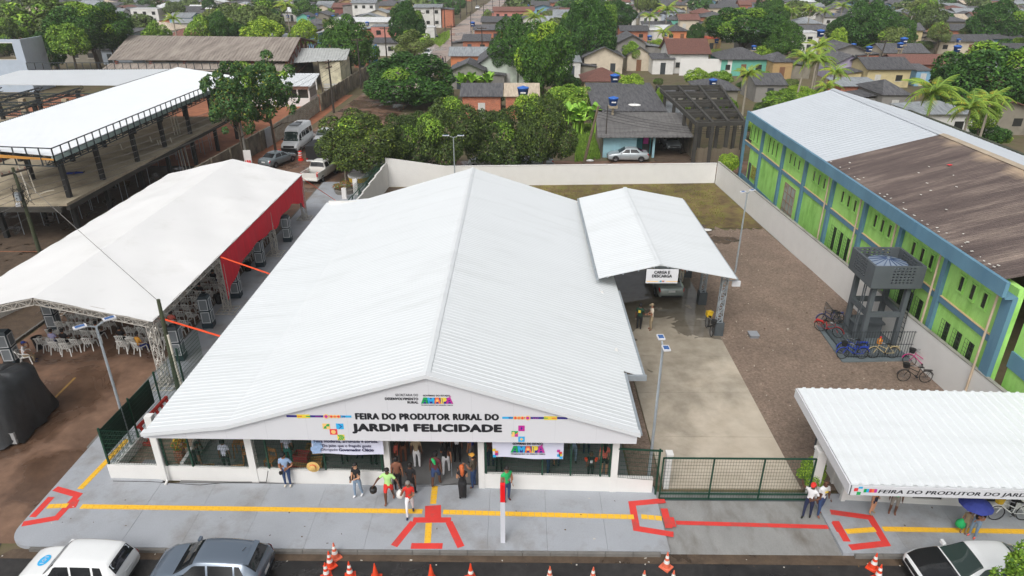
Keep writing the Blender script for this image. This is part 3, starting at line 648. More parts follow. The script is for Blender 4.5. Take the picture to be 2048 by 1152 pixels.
p = atY(1332, 563.6, 33.596); q2 = atY(1355, 562.4, 33.596); poly_on('print_line', sgn, 33.597, [(p.x, p.z), (q2.x, p.z), (q2.x, q2.z), (p.x, q2.z)], C_SAND)
fl = thing('floodlight', 'small white floodlight on the near right canopy post', 'floodlight', (11.9, 34.5, 3.45))
MB().cbox((12.0, 34.3, 3.4), (.45, .1, .3)).build('lamp_head', M_fasc, fl); MB().bar((11.6, 34.5, 3.5), (12.25, 34.45, 3.5), .05).build('bracket', M_steel, fl)

# ------------------------------------------------------------------ fence, gate
fen = thing('side_fence', 'green mesh fence on a low white wall at the left corner of the hall', 'fence', (-16.8, 22.0, 0))
MB().prism([(-16.87, 22.2), (-16.71, 22.2), (-16.31, 30.5), (-16.47, 30.5)], .1, .55).build('low_wall', M_white, fen)
mesh_panel((-16.82, 22.1), (-15.3, 22.06), .82, 2.5, fen); mesh_panel((-15.3, 22.06), (-13.9, 22.02), .82, 2.5, fen)
for k in range(4):
    f0, f1 = k/4, (k+1)/4; pa = Vector((-16.79+f0*.4, 22.1+f0*8.3)); pb = Vector((-16.79+f1*.4, 22.1+f1*8.3))
    mesh_panel(pa, pb, .57, 2.5, fen)
    MB().box(pa.x-.035, pa.x+.035, pa.y-.035, pa.y+.035, .5, 2.62).build('post', M_green, fen)
b = MB(); b.prism([(-16.85, 22.15), (-16.83, 22.15), (-16.66, 25.9), (-16.68, 25.9)], 1.2, 2.45); b.build('shade_cloth', mat('shade_cloth', c8(22, 48, 40), .8, .1, 4), fen)
gt = thing('sliding_gate', 'wide green wire mesh vehicle gate between the hall and the small pavilion', 'gate', (8.5, 21.2, 0))
gl, gr = at(1318, 1000, .1), at(1606, 1012, .1)
gy = 21.05
def gbar(x0, z0, x1, z1, r=.05): return MB().bar((x0, gy, z0), (x1, gy, z1), r)
x0, x1 = gl.x, gr.x+.25
fr = MB(); 
for zz in (.16, .42, 2.18): fr.bar((x0, gy, zz), (x1, gy, zz), .055)
fr.build('rail', M_green, gt)
for i in range(4):
    x = x0+(x1-x0)*i/3; MB().bar((x, gy, .14), (x, gy, 2.2), .055).build('stile', M_green, gt)
for i in range(3): mesh_panel((x0+(x1-x0)*i/3, gy), (x0+(x1-x0)*(i+1)/3, gy), .18, 2.16, gt, dv=.11, dh=.17, r=.003)
MB().box(x0, x1, gy-.05, gy+.05, .1, .13).build('track', M_dkgrey, gt)
gf = thing('yard_fence', 'green mesh fence panel between the hall pier and the gate', 'fence', (4.4, 21.4, 0))
mesh_panel((piers[4][0]+.2, 21.45), (x0-.1, 21.3), .86, 2.3, gf); MB().bar((piers[4][0]+.1, 21.42, 2.32), (x0, 21.3, 2.32), .06).build('rail', M_green, gf)
MB().box(x0-.14, x0-.07, 21.27, 21.34, .1, 2.4).build('post', M_green, gf)
gp = thing('gate_pier', 'square white gate pier beside the small pavilion', 'pier', (x1+.35, 21.3, 0))
MB().box(x1+.1, x1+.45, 21.15, 21.5, .05, 2.35).build('shaft', M_white, gp); MB().box(x1+.06, x1+.49, 21.11, 21.54, 2.35, 2.45).build('cap', M_white, gp)
gp = thing('gate_pier', 'low white block pier behind the left end of the gate', 'pier', (x0+.45, 21.9, 0))
MB().box(x0+.3, x0+.52, 21.7, 21.95, .05, 1.75).build('shaft', M_white, gp); MB().box(x0+.27, x0+.55, 21.67, 21.98, 1.75, 1.83).build('cap', M_white, gp)

# ------------------------------------------------------------------ small pavilion
pav = thing('small_pavilion', 'low white pavilion with corrugated shed roof and lettered fascia beside the gate', 'building', (17, 21.5, 0))
pz = 3.1
f0, f1 = at(1704, 969, pz), at(2048, 978, pz); k0 = at(1595, 776, pz+.35)
fdir = (f1-f0).normalized(); f2 = f0 + fdir*13.0; k2 = k0 + fdir*12.6
zz = lambda v, z: Vector((v.x, v.y, z))
MB().corr(zz(k0, pz+.35), zz(k2, pz+.35), zz(f2, pz), zz(f0, pz), .36, .05).build('roof_sheet', M_roof, pav)
nrm = Vector((fdir.y, -fdir.x, 0))
fa = MB().prism([(f0+nrm*.06)[:2], (f2+nrm*.06)[:2], (f2+nrm*.02)[:2], (f0+nrm*.02)[:2]], pz-.42, pz-.02).build('fascia', M_fasc, pav)
side = MB(); d = (zz(k0, 0)-zz(f0, 0)).normalized(); l_ = Vector((-d.y, d.x, 0))
side.add([zz(f0, pz-.42)+l_*.02, zz(k0, pz-.07)+l_*.02, zz(k0, pz+.33)+l_*.02, zz(f0, pz-.02)+l_*.02, zz(f0, pz-.42)+l_*.07, zz(k0, pz-.07)+l_*.07, zz(k0, pz+.33)+l_*.07, zz(f0, pz-.02)+l_*.07], [(0,1,2,3),(7,6,5,4),(0,4,5,1),(3,2,6,7),(0,3,7,4),(1,5,6,2)])
side.build('fascia', M_fasc, pav)
# lettering on the slightly turned front
ang = math.atan2(fdir.y, fdir.x)
def pav_text():
    src = TXT['pav']; Wd = 7.3; h = .2; a = f0+fdir*(at(1755, 980, pz-.2).x-f0.x)
    vs = []; 
    for v in src.vertices:
        p = a + fdir*(v.co.x*Wd + .06*v.co.y) + nrm*.066; vs.append((p.x, p.y, pz-.34+v.co.y*h))
    fs = [tuple(p.vertices) for p in src.polygons]; b = MB()
    for i, k in enumerate((0, -.012, .012, -.006, .006)): b.add([(x+fdir.x*k+nrm.x*.0004*i, y+fdir.y*k+nrm.y*.0004*i, z) for x, y, z in vs], fs)
    b.build('lettering', M_ink, fa)
pav_text()
def pav_sq(u0, u1, z0, z1, m):
    a, b_ = f0+fdir*u0+nrm*.064, f0+fdir*u1+nrm*.064
    MB().add([(a.x, a.y, z0), (b_.x, b_.y, z0), (b_.x, b_.y, z1), (a.x, a.y, z1)], [(0,1,2,3)]).build('colour_square', m, fa)
pav_sq(.08, .22, pz-.24, pz-.1, C_RED); pav_sq(.22, .36, pz-.12, pz-.03, C_BLU); pav_sq(.2, .34, pz-.4, pz-.26, C_GRN)
for i, m_ in enumerate((C_GRN, C_BLU, C_RED, C_ORG, C_MAG)): pav_sq(.42+i*.09, .51+i*.09, pz-.28, pz-.12, m_)
b1 = at(1688, 1000, .15); b2 = at(2060, 1020, .15); wd = (b2-b1).normalized(); wn = Vector((-wd.y, wd.x, 0))
def pwall(u0, u1, z0, z1, m, name='wall', th=.15, off=0.0):
    a, b_ = b1+wd*u0+wn*off, b1+wd*u1+wn*off; return MB().prism([a[:2], b_[:2], (b_+wn*th)[:2], (a+wn*th)[:2]], z0, z1).build(name, m, pav)
M_tint = glass_mat('tinted_glass', (.03, .035, .03), .12)
wins = [(.12, .95), (2.55, 3.65), (4.9, 5.9), (7.6, 9.2)]
u = 0
for a, b_ in wins:
    pwall(u, a, .15, 2.9, M_white); pwall(a, b_, .15, .42, M_white); pwall(a, b_, 2.3, 2.9, M_white); pwall(a, b_, .42, 2.3, M_tint, 'window', .03, .06)
    for q_ in (a, b_-.05): pwall(q_, q_+.05, .42, 2.3, M_dkgrey, 'window_frame', .05, .03)
    u = b_
pwall(u, 12.3, .15, 2.9, M_white)
pb = b1 + wn*3.2
MB().prism([b1[:2], (b1+wn*.15+wd*0)[:2], pb[:2], (pb-wd*.15)[:2]][::1], .05, .9).build('side_wall', M_white, pav)
for t_ in (0, .33, .66, 1.0):
    p = b1.lerp(pb, t_)-wd*.08; MB().box(p.x-.08, p.x+.08, p.y-.08, p.y+.08, .1, 3.1).build('post', M_dkgrey if t_ in (1.0,) else M_white, pav)
MB().prism([(b1+wn*3.3)[:2], (b1+wn*3.3+wd*12)[:2], (b1+wn*3.45+wd*12)[:2], (b1+wn*3.45)[:2]], .05, 3.1).build('rear_wall', M_white, pav)
mesh_panel((b1-wd*.08)[:2], (pb-wd*.08)[:2], .9, 2.8, pav, 'green_lattice', dv=.12, dh=.3, r=.02)
# ================================================================== EVENT TENT
M_tent = mat('tent_membrane', c8(230, 230, 229), 0.55, 0.02, 0.5, bump=0.02, dirt=(c8(216, 216, 213), 0.4, 0.55, 0.8))
M_alu = mat('aluminium', c8(196, 192, 184), 0.4, 0.1, 5, metal=0.4)
M_drape = mat('red_drape', c8(214, 28, 50), 0.75, 0.12, 1.5, stretch=(1, 3, .3))
tent = thing('event_tent', 'big white gable event tent on aluminium lattice legs across the side street', 'tent', (-22.9, 41.2, 0))
tx0, txr, tx1, ty0, ty1, te, tr = -28.2, -22.95, -17.75, 28.9, 53.6, 3.8, 5.0
def membrane(xa, za, xb, zb):
    nx, ny = 14, 60; vs = []; fs = []
    for j in range(ny+1):
        v = j/ny; y = ty0-.15+(ty1-ty0+.3)*v
        for i in range(nx+1):
            u = i/nx; sag = -.10*math.sin(PI*u)*abs(math.sin(3*PI*v))-.03
            sag += .028*math.sin(9*u+23*v)*math.sin(PI*u)+.02*max(0, math.sin(40*v-14*u))**6 + (.012*math.sin(60*v+5*u) if u > .6 else 0)
            vs.append((xa+(xb-xa)*u, y, za+(zb-za)*u+sag+.14))
    for j in range(ny):
        for i in range(nx):
            f = (j*(nx+1)+i, j*(nx+1)+i+1, (j+1)*(nx+1)+i+1, (j+1)*(nx+1)+i); fs.append(f if xb > xa else f[::-1])
    b = MB(); b.add(vs, fs); b.add([(x, y, z-.012) for x, y, z in vs], [f[::-1] for f in fs])
    return b.build('membrane', M_tent, tent, smooth=True)
membrane(txr, tr, tx1-.05+.25, te-.05); membrane(txr, tr, tx0-.2, te-.05)
for y in (ty0, 37.0, 46.0, ty1):
    b = MB().truss((tx0, y, te-.1), (txr, y, tr-.1), .3, 14, .022).truss((txr, y, tr-.1), (tx1, y, te-.1), .3, 14, .022); b.build('rafter', M_alu, tent)
    for x in (tx0, tx1):
        zb_ = .155 if x > -20 else .02; MB().truss((x, y, zb_), (x, y, te-.2), .34, 9, .022).build('leg', M_alu, tent)
        f = MB()
        for k in (-.55, -.18, .18, .55): f.bar((x+k, y-.55, zb_+.03), (x+k, y+.55, zb_+.03), .05); f.bar((x-.55, y+k, zb_+.035), (x+.55, y+k, zb_+.035), .05)
        f.build('base_frame', M_alu, tent)
for x in (tx0, tx1):
    MB().truss((x, ty0, te-.1), (x, ty1, te-.1), .3, 60, .02).build('eave_girder', M_alu, tent)
# red drapes with scalloped lower edge along the street side and across the far end
def drape(path, lows, label):
    n = 64; vs = []; fs = []; Pa = [Vector(p) for p in path]
    def low(u):
        for (u0, z0), (u1, z1) in zip(lows, lows[1:]):
            if u0 <= u <= u1: t = (u-u0)/(u1-u0); t = t*t*(3-2*t); return z0+(z1-z0)*t
    d = (Pa[1]-Pa[0]).normalized(); nr = Vector((-d.y, d.x, 0))
    for i in range(n+1):
        u = i/n; p = Pa[0].lerp(Pa[1], u); zl = low(u)
        for k in range(7):
            v = k/6; wv = nr*(.06*math.sin(u*40)*v)
            vs.append((p.x+wv.x, p.y+wv.y, p.z+(zl-p.z)*v))
    for i in range(n):
        for k in range(6): fs.append((i*7+k, i*7+k+1, (i+1)*7+k+1, (i+1)*7+k))
    b = MB(); b.add(vs, fs); b.add([(x+nr.x*.01, y+nr.y*.01, z) for x, y, z in vs], [f[::-1] for f in fs])
    b.build('drape', M_drape, tent, smooth=True, label=label)
drape([(tx1+.2, 36.9, te), (tx1+.2, ty1+.05, te)], [(0, .9), (.06, 1.6), (.16, 2.15), (.3, 2.4), (.5, 2.2), (.56, 2.0), (.66, 2.4), (.8, 2.45), (.92, 1.95), (1, 1.0)], 'red drape with scalloped edge along the tent side')
drape([(tx1+.15, ty1+.2, te), (txr, ty1+.2, tr)], [(0, 1.0), (.3, 2.6), (.7, 3.2), (1, 3.0)], 'red drape across the far end of the tent')
# orange straps tying the tent to the hall
M_strap = mat('orange_strap', c8(238, 84, 40), 0.6, 0.08, 4)
for (a, b_, lab) in (((tx1+.1, 29.6, 3.6), (-13.85, 28.9, 2.75), 'orange ratchet strap from the nearest tent corner to the hall'), ((tx1+.2, 37.0, 3.72), (-13.85, 36.2, 2.75), 'orange ratchet strap from the middle tent leg to the hall')):
    tag(MB().bar(a, b_, .12, .02).build('strap', M_strap), lab, 'strap')
a, b_ = at(640, 375, 3.6), at(662, 388, .5); tag(MB().bar((tx1+.2, ty1, 3.6), (-15.6, 57, .3), .09, .02).build('strap', M_strap), 'orange strap running from the far tent corner down to the pavement', 'strap')

# ------------------------------------------------------------------ evaporative coolers along both sides of the tent
M_cool = mat('cooler_case', c8(34, 50, 58), 0.5, 0.1, 3); M_grid = mat('cooler_grille', c8(196, 200, 202), 0.45, 0.08, 30); M_gridk = mat('cooler_pad', c8(112, 118, 122), 0.7, 0.15, 40)
def cooler(loc, rz, label):
    t = thing('air_cooler', label, 'air cooler', loc, rz, 'dark air cooler towers beside the tent')
    MB().box(-.3, .3, -.3, .3, .0, .32).build('base', M_cool, t, world=False)
    for z in (.32, 1.12):
        b = MB().box(-.29, .29, -.29, .29, z+.02, z+.78).build('cabinet', M_cool, t, world=False)
        g = MB()
        for sx, sy in ((0, -1), (1, 0), (-1, 0), (0, 1)):
            for q in (0, 1):
                pass
            if sy: g.box(-.22, .22, sy*.29-.012, sy*.29+.012, z+.07, z+.73)
            else: g.box(sx*.29-.012, sx*.29+.012, -.22, .22, z+.07, z+.73)
        g.build('grille', M_gridk, t, world=False)
        g = MB()
        for sx, sy in ((0, -1), (1, 0), (-1, 0), (0, 1)):
            for (u0, u1, v0, v1) in ((-.24, .24, .05, .09), (-.24, .24, .71, .75), (-.24, -.2, .09, .71), (.2, .24, .09, .71)):
                if sy: g.box(u0, u1, sy*.305-.01, sy*.305+.01, z+v0, z+v1)
                else: g.box(sx*.305-.01, sx*.305+.01, u0, u1, z+v0, z+v1)
        g.build('grille_frame', M_grid, t, world=False)
    MB().lathe([(.4, 0), (.3, .14)], 4, (0, 0, 1.9)).build('cap', M_cool, t, world=False).rotation_euler[2] = PI/4
    return t
for px, py, lab in ((28, 728, 'dark two-tier air cooler tower standing alone at the near left tent corner'), (112, 660, 'dark air cooler tower behind the left tent girder, partly hidden'), (362, 722, 'dark air cooler tower beside the black pole, nearest on the hall side'),
        (420, 657, 'dark air cooler tower second from the camera on the hall side'), (475, 597, 'dark air cooler tower half covered by the red drape tip'), (523, 535, 'dark air cooler tower below the first red drape arch'), (577, 485, 'dark air cooler tower farthest down the hall side of the tent')):
    p = at(px, py); cooler((p.x, p.y, 0 if p.x < -20 else (.15 if p.x > -18.8 else 0)), .12, lab)

# ------------------------------------------------------------------ white plastic chairs in rows, facing the far end
M_chair = mat('white_plastic', c8(218, 218, 214), 0.4, 0.03, 3, rnd=0.06)
def make_chair():
    t = thing('plastic_chair', 'white plastic chair in the rows under the tent', 'chair', group='white plastic chairs in rows under the tent')
    MB().prism([(-.21, -.2), (.21, -.2), (.24, .22), (-.24, .22)], .42, .45).build('seat', M_chair, t, world=False)
    b = MB()                                                   # curved back with slots, chair looks to +Y
    def arc(z, a): return (.27*math.sin(a), -.22-.06*math.cos(a)*.9 - (z-.45)*.28 + .08*(1-math.cos(a)), z)
    for k in range(5):
        a0 = -.9+k*.36; b.bar(arc(.44, a0+.18), arc(.84, a0+.18), .045, .02)
    pts = [arc(.86-.05*abs(a)**2, a) for a in [-1.1+i*.22 for i in range(11)]]
    b.pipe(pts, .028, 5)
    b.build('backrest', M_chair, t, world=False)
    for s in (-1, 1):
        MB().pipe([(s*.25, -.24, .76), (s*.285, -.05, .66), (s*.285, .2, .64), (s*.27, .24, .55)], .024, 5).build('armrest', M_chair, t, world=False)
        MB().bar((s*.23, .2, .44), (s*.27, .25, 0), .05, .035).build('leg', M_chair, t, world=False)
        MB().bar((s*.2, -.19, .44), (s*.25, -.3, 0), .05, .035).build('leg', M_chair, t, world=False)
    return t
chair0 = make_chair()
random.seed(11); seats = []
for r in range(18):
    y = 32.6 + r*.98
    for x in [-26.3+i*.66 for i in range(5)] + [-22.0+i*.66 for i in range(5)]:
        seats.append((x+random.uniform(-.06, .06), y+random.uniform(-.09, .09)+(.0 if x < -23 else .25), random.uniform(-.12, .12)))
extra = [(at(270, 697), .1), (at(253, 703), -.05), (at(118, 705), .1), (at(140, 708), .05), (at(100, 700), -1.0), (at(284, 706), -.4)]
first = True
def chair_at(x, y, a, label=None):
    global first
    c = chair0 if first else copy_tree(chair0); first = False
    c.location = (x, y, .012); c.rotation_euler[2] = a
    if label: c['label'] = label
    return c
for i, (x, y, a) in enumerate(seats): chair_at(x, y, a, f'white plastic chair, {ordw(i % 10)} from the left in the {ordw(i // 10)} row under the tent')
for i, (p, a) in enumerate(extra): chair_at(p.x, p.y, a, f'white plastic chair, {ordw(i)} of the loose chairs before the rows')
loner = at(57, 728); chair_at(loner.x-.1, loner.y+.1, -1.1, 'white plastic armchair standing alone with a seated man in a cap')
M_bin = mat('bin_black', c8(26, 26, 28), .6, .1)
for px, py, lab in ((80, 697, 'black waste bin by the left rows of chairs'), (440, 610, 'black waste bin beside the chairs near the second cooler'), (497, 545, 'black waste bin beyond the red drape tip')):
    p = at(px, py); t = thing('waste_bin', lab, 'bin', (p.x, p.y, .01))
    MB().lathe([(.2, 0), (.26, .7), (.27, .7), (.24, .69), (.18, .1)], 12).build('body', M_bin, t, world=False); MB().lathe([(.28, .67), (.285, .72), (.25, .72)], 12, cap=False).build('rim', M_bin, t, world=False)
# ================================================================== CONSTRUCTION SITE ON THE LEFT
M_dksteel = mat('dark_steel', c8(44, 52, 56), 0.55, 0.15, 3)
M_col = mat('column_coated', c8(38, 38, 38), 0.7, 0.25, 2, bump=.1)
M_conc = mat('site_concrete', c8(166, 154, 132), 0.85, 0.2, 0.4, bump=.15, fine=.12, dirt=(c8(100, 90, 74), 0.3, 0.5, 0.75))
M_beam = mat('beam_concrete', c8(58, 56, 52), 0.85, 0.25, 0.8, bump=.1)
M_pvc = mat('pvc_pipe', c8(212, 206, 192), .5, .05)
M_wood = mat('timber', c8(150, 104, 62), .8, .25, 3)
M_block = mat('stained_block_wall', c8(128, 120, 104), 0.9, 0.25, 0.8, bump=.25, dirt=(c8(58, 54, 46), 0.5, 0.42, 0.7))
site = thing('building_under_construction', 'unfinished concrete building with black columns and a bright white roof', 'building', (-38, 64, 0))
ZR = 6.95
def roof_poly(name, pts, m=M_roof, pitch=.3):
    return MB().corr(*pts, pitch, .03).build(name, m, site)
rA = [(-42.4, 48.6, ZR+.55), (-42.4, 88.0, ZR+.55), (-33.1, 84, ZR), (-33.1, 47.6, ZR)]
M_bright = mat('new_white_roof', c8(216, 220, 223), .45, .02, .5)
roof_poly('roof_sheet', rA, M_bright)
roof_poly('roof_sheet', [(-62, 87.6, ZR+.2), (-42.6, 89.0, ZR+.2), (-42.6, 78.4, ZR-.1), (-62, 78.8, ZR-.1)], M_bright)
for (a, b_) in (((-33.02, 47.5), (-33.02, 84)), ((-38.2, 48.2), (-33.02, 47.5)), ((-38.3, 48.2), (-39.5, 46.5)), ((-42.5, 50), (-42.5, 86)), ((-62, 89.2), (-35, 89.6))):
    a, b_ = Vector((*a, 0)), Vector((*b_, 0)); L = (b_-a).length; n = max(1, round(L/1.0)); f = MB()
    zt, zb = (ZR+.55, ZR-.75) if a.x > -40 or b_.x < -42 else (ZR+.5, ZR-.7)
    if a.y > 80: zt, zb = ZR+.9, ZR+.1
    for z in (zt, zb): f.bar((a.x, a.y, z), (b_.x, b_.y, z), .07)
    for i in range(n+1):
        p = a.lerp(b_, i/n); f.bar((p.x, p.y, zb), (p.x, p.y, zt), .07)
    f.build('parapet_frame', M_dksteel, site)
MB().prism_y([(-38.1, ZR-.1), (-33.1, ZR-.35), (-33.1, ZR-.25), (-38.1, ZR+.15)], 47.62, 47.7).build('fascia_board', mat('ochre_board', c8(186, 132, 60), .8, .2), site)
MB().box(-33.35, -33.12, 47.7, 84, ZR-.42, ZR-.1).build('gutter', mat('zinc', c8(146, 166, 164), .45, .15, 2, metal=.2), site)
# columns and slab
ycols = [49.4, 54.0, 59.6, 64.8, 70.4, 76.2, 82.0]
for y in ycols:
    for x in (-34.0, -39.8, -44.5): MB().box(x-.16, x+.16, y-.16, y+.16, 0, ZR-.35).build('column', M_col, site)
for y in ycols:
    MB().truss((-42.3, y, ZR+.1), (-33.2, y, ZR-.42), .4, 14, .03).build('roof_truss', M_dksteel, site)
MB().truss((-33.6, 47.7, ZR-.5), (-33.6, 84, ZR-.5), .45, 40, .03).build('eave_girder', M_dksteel, site)
slab = MB(); slab.prism([(-46, 47.4), (-33.35, 47.9), (-33.2, 79), (-46, 79)], 3.1, 3.3); slab.build('upper_slab', M_conc, site)
MB().box(-33.55, -33.25, 48, 79, 2.75, 3.095).box(-46, -33.6, 47.5, 47.8, 2.75, 3.095).build('edge_beam', M_beam, site)
random.seed(5)
for i in range(46):
    x = -34.6-random.random()*5; y = 49+random.random()*28
    MB().tube((x, y, .02), (x+random.uniform(-.05, .05), y, 2.6), .03, n=5).build('prop', M_steel, site)
for (px, py, z0, h) in ((350, 270, 3.3, 2.2), (356, 270, 3.3, 2.2), (361, 268, 3.3, 2.2), (368, 345, 0, 2.4), (374, 343, 0, 2.4), (381, 340, 0, 2.4), (304, 285, 3.3, .6), (318, 290, 3.3, .5), (323, 290, 3.3, .5), (344, 285, 3.3, .5), (245, 300, 3.3, .6), (62, 402, 3.3, 2.8), (72, 385, 3.3, 1.8)):
    p = at(px, py, z0); MB().tube((p.x, p.y, z0), (p.x-.1, p.y, z0+h), .045, n=6).build('riser_pipe', M_pvc, site)
p = at(80, 388, 3.3); q = at(108, 380, 3.6); MB().pipe([p, p.lerp(q, .5)+Vector((0, 0, .05)), q], .03, 5).build('hose', M_pvc, site)
# frame of the open wing further left
wing = thing('open_steel_frame', 'open dark steel frame with raking beams behind the white roof', 'steel frame', (-52, 68, 0))
for k in range(4):
    x = -44.5-k*4.6
    MB().truss((x, 54, 6.6-k*.1), (x, 78.5, 6.4), .4, 18, .03).build('girder', M_dksteel, wing)
    for y in (55, 62, 70, 77.5): MB().box(x-.17, x+.17, y-.17, y+.17, 0, 6.4).build('column', M_col, wing)
for y in (56, 61, 66, 71, 76): MB().truss((-44.4, y, 6.2), (-60, y, 6.2), .3, 18, .025).build('girder', M_dksteel, wing)
MB().box(-60, -46.2, 68, 79, 3.0, 3.25).build('slab', M_conc, wing)
for x in (-47, -52, -57): MB().box(x-.3, x+.3, 79.2, 79.7, 0, 5.2).build('concrete_column', M_conc, wing)
# street-side walls: stained block wall, white panel with red letters, corrugated hoarding, old panel wall
wl = thing('block_wall', 'dark stained block wall along the side street in front of the construction', 'wall', (-30, 70, 0))
MB().prism([(-30.3, 62), (-30.1, 62), (-28.95, 79.6), (-29.15, 79.6)], 0, 2.1).build('panel', M_block, wl)
for y in (65, 69, 73, 76.5): x = -30.2+(y-62)*.0653; MB().box(x-.02, x+.28, y-.15, y+.15, 0, 2.2).build('pier', M_block, wl)
MB().prism([(-28.93, 77.6), (-28.9, 77.6), (-28.8, 79.7), (-28.83, 79.7)], 0, 2.15).build('pale_end_panel', mat('pale_wall', c8(158, 164, 168), .85, .15, 1), wl)
wp = thing('painted_wall_sign', 'small white painted wall panel with red letters at the site corner', 'sign', (-29.9, 67.6, 0))
p = at(499, 322, 1.0); MB().prism([(p.x-.35, p.y-.4), (p.x+.35, p.y-.3), (p.x+.35, p.y-.2), (p.x-.35, p.y-.3)], .1, 2.2).build('panel', M_white, wp)
put_text('wall', p.x-.28, p.x+.3, .3, 1.2, p.y-.42, C_RED, wp)
M_hoard = roof_mat('hoarding_sheet', c8(168, 164, 150), c8(128, 122, 108), .6, rnd=0)
hd = thing('corrugated_hoarding', 'long pale corrugated metal hoarding along the clay yard', 'fence', (-28.7, 90, 0))
for k in range(9):
    ya, yb = 80.0+k*2.1, 80.0+(k+1)*2.1-.03; xa, xb = -28.75+k*.03, -28.75+(k+1)*.03; b = MB()
    for j in range(9):
        z0 = j*.24; b.add([(xa, ya, z0), (xb, yb, z0), (xb+.06, yb, z0+.12), (xa+.06, ya, z0+.12), (xb, yb, z0+.24), (xa, ya, z0+.24)], [(0, 1, 2, 3), (3, 2, 4, 5)])
    b.build('sheet', M_hoard, hd)
ow = thing('old_panel_wall', 'old stained concrete panel wall beyond the hoarding on the side street', 'wall', (-28.3, 115, 0))
for k in range(13):
    ya, yb = 99.2+k*2.6, 99.2+(k+1)*2.6-.06; x = -28.3+k*.06
    MB().prism([(x, ya), (x+.12, ya), (x+.14, yb), (x+.02, yb)], 0, 2.3).build('panel', M_block, ow); MB().box(x-.06, x+.22, ya-.12, ya+.06, 0, 2.4).build('post', M_block, ow)
# old concrete wall remains on the near bank
wb = thing('white_garden_wall', 'weathered pale wall seen under the left edge of the tent', 'wall', (-31.5, 35, 0))
MB().prism([(-33.5, 30), (-33.3, 30), (-30.6, 38), (-30.8, 38)], 0, 1.7).build('panel', mat('weathered_white', c8(196, 194, 188), .85, .12, .8, dirt=(c8(130, 128, 118), .6, .5, .8)), wb)
# yard bits on the red clay
an = thing('site_office', 'white site office with a bright metal roof and a row of dark windows', 'building', (-34, 104, 0))
MB().box(-41, -30.8, 102.4, 106.5, 0, 1.2).box(-41, -30.8, 102.5, 106.4, 2.5, 2.9).build('wall', M_white, an)
MB().box(-41, -30.8, 102.35, 102.45, 2.45, 2.95).build('fascia', mat('pinkish_beam', c8(176, 150, 136), .8, .1), an)
for k in range(7): x = -41+k*1.7; MB().box(x-.09, x+.09, 102.4, 102.55, 1.2, 2.5).build('mullion', M_white, an)
for k in range(6): x = -41+k*1.7; MB().box(x+.1, x+1.6, 102.6, 102.64, 1.2, 2.5).build('window', M_tint, an)
MB().box(-31.0, -30.8, 102.5, 106.4, 1.2, 2.5).build('side_screen', mat('screen_grey', c8(150, 146, 138), .8, .2, 5), an)
MB().corr((-41.6, 107.4, 4.0), (-30.2, 107.4, 4.0), (-30.2, 101.8, 3.0), (-41.6, 101.8, 3.0), .4, .04).build('roof_sheet', mat('bright_zinc', c8(206, 210, 212), .4, .06, .6), an)
dm = thing('derelict_building', 'derelict cream building with torn metal roof beside the old wall', 'building', (-35, 124, 0))
M_cream = mat('stained_cream', c8(214, 206, 180), .85, .12, .6, dirt=(c8(120, 112, 92), .5, .5, .75))
MB().box(-33.5, -30, 119, 126, 0, 4.2).build('wall', M_cream, dm); MB().box(-42, -33.6, 116.5, 117, 0, 2.6).box(-42, -41.6, 117, 125, 0, 2.6).build('wall', M_white, dm)
MB().corr((-40, 127.5, 5.4), (-30, 127.5, 5.4), (-28.8, 119, 4.5), (-38, 117.2, 4.2), .5, .05).build('roof_sheet', mat('aged_zinc', c8(176, 178, 176), .55, .12, .8), dm)
for k in range(4): MB().bar((-41.5+k*1.6, 117.2, 2.7), (-40+k*1.6, 124, 4.6), .12).build('rafter', mat('rust_wood', c8(96, 64, 48), .8, .2), dm)
tag(struct(MB().add([(-30.2, 112, .03), (-28.6, 112, .03), (-28.2, 140, .03), (-31.5, 140, .03)], [(0, 1, 2, 3)]).build('grass_plot', ground_mat('lush_grass', [(0.3, c8(74, 104, 36)), (0.7, c8(122, 150, 58))], 1.5, bump=.8, bscale=5))))
sh = thing('zinc_boundary_fence', 'horizontal zinc sheet fence behind the site office', 'fence', (-29.5, 110, 0))
for k in range(5): MB().box(-30.6, -28.0, 110+.0, 110.06, .1+k*.42, .1+k*.42+.3).build('rail', mat('zinc_rail', c8(198, 198, 192), .5, .1), sh)
# large brown market shed behind
M_shed = roof_mat('shed_fibre_cement', c8(158, 148, 138), c8(122, 112, 104), .12, corr=0, rnd=0)
M_rust = mat('rust_steel', c8(112, 58, 42), .8, .25, 2)
shd = thing('long_brown_shed', 'long shed with a wide brown-grey corrugated roof and rusty end truss', 'building', (-55, 123, 0))
MB().corr((-70.5, 130.5, 7.2), (-38.6, 127.5, 7.2), (-36.8, 113.5, 5.0), (-66.3, 114.6, 5.0), .55, .06).build('roof_slope', M_shed, shd)
MB().corr((-70.5, 130.5, 7.2), (-38.6, 127.5, 7.2), (-40, 143, 5.0), (-71, 146, 5.0), .55, .06).build('roof_slope', M_shed, shd)
MB().corr((-66.3, 115.4, 4.5), (-36.6, 114.4, 4.5), (-36.4, 111.6, 3.7), (-66.5, 112.2, 3.7), .55, .06).build('lower_roof', M_shed, shd)
b = MB(); pk = Vector((-38.7, 127.5, 7.0)); e0 = Vector((-36.9, 113.8, 4.7)); e1 = Vector((-40, 142.5, 4.7))
for k in range(9):
    f = k/8; top = e0.lerp(pk, f*2) if f < .5 else pk.lerp(e1, f*2-1); bot = e0.lerp(e1, f)-Vector((0, 0, .5))
    b.bar(top, bot, .12); 
    if k: b.bar(pbot, top, .1); b.bar(ptop, top, .14); b.bar(pbot, bot, .14)
    ptop, pbot = top, bot
b.build('end_truss', M_rust, shd)
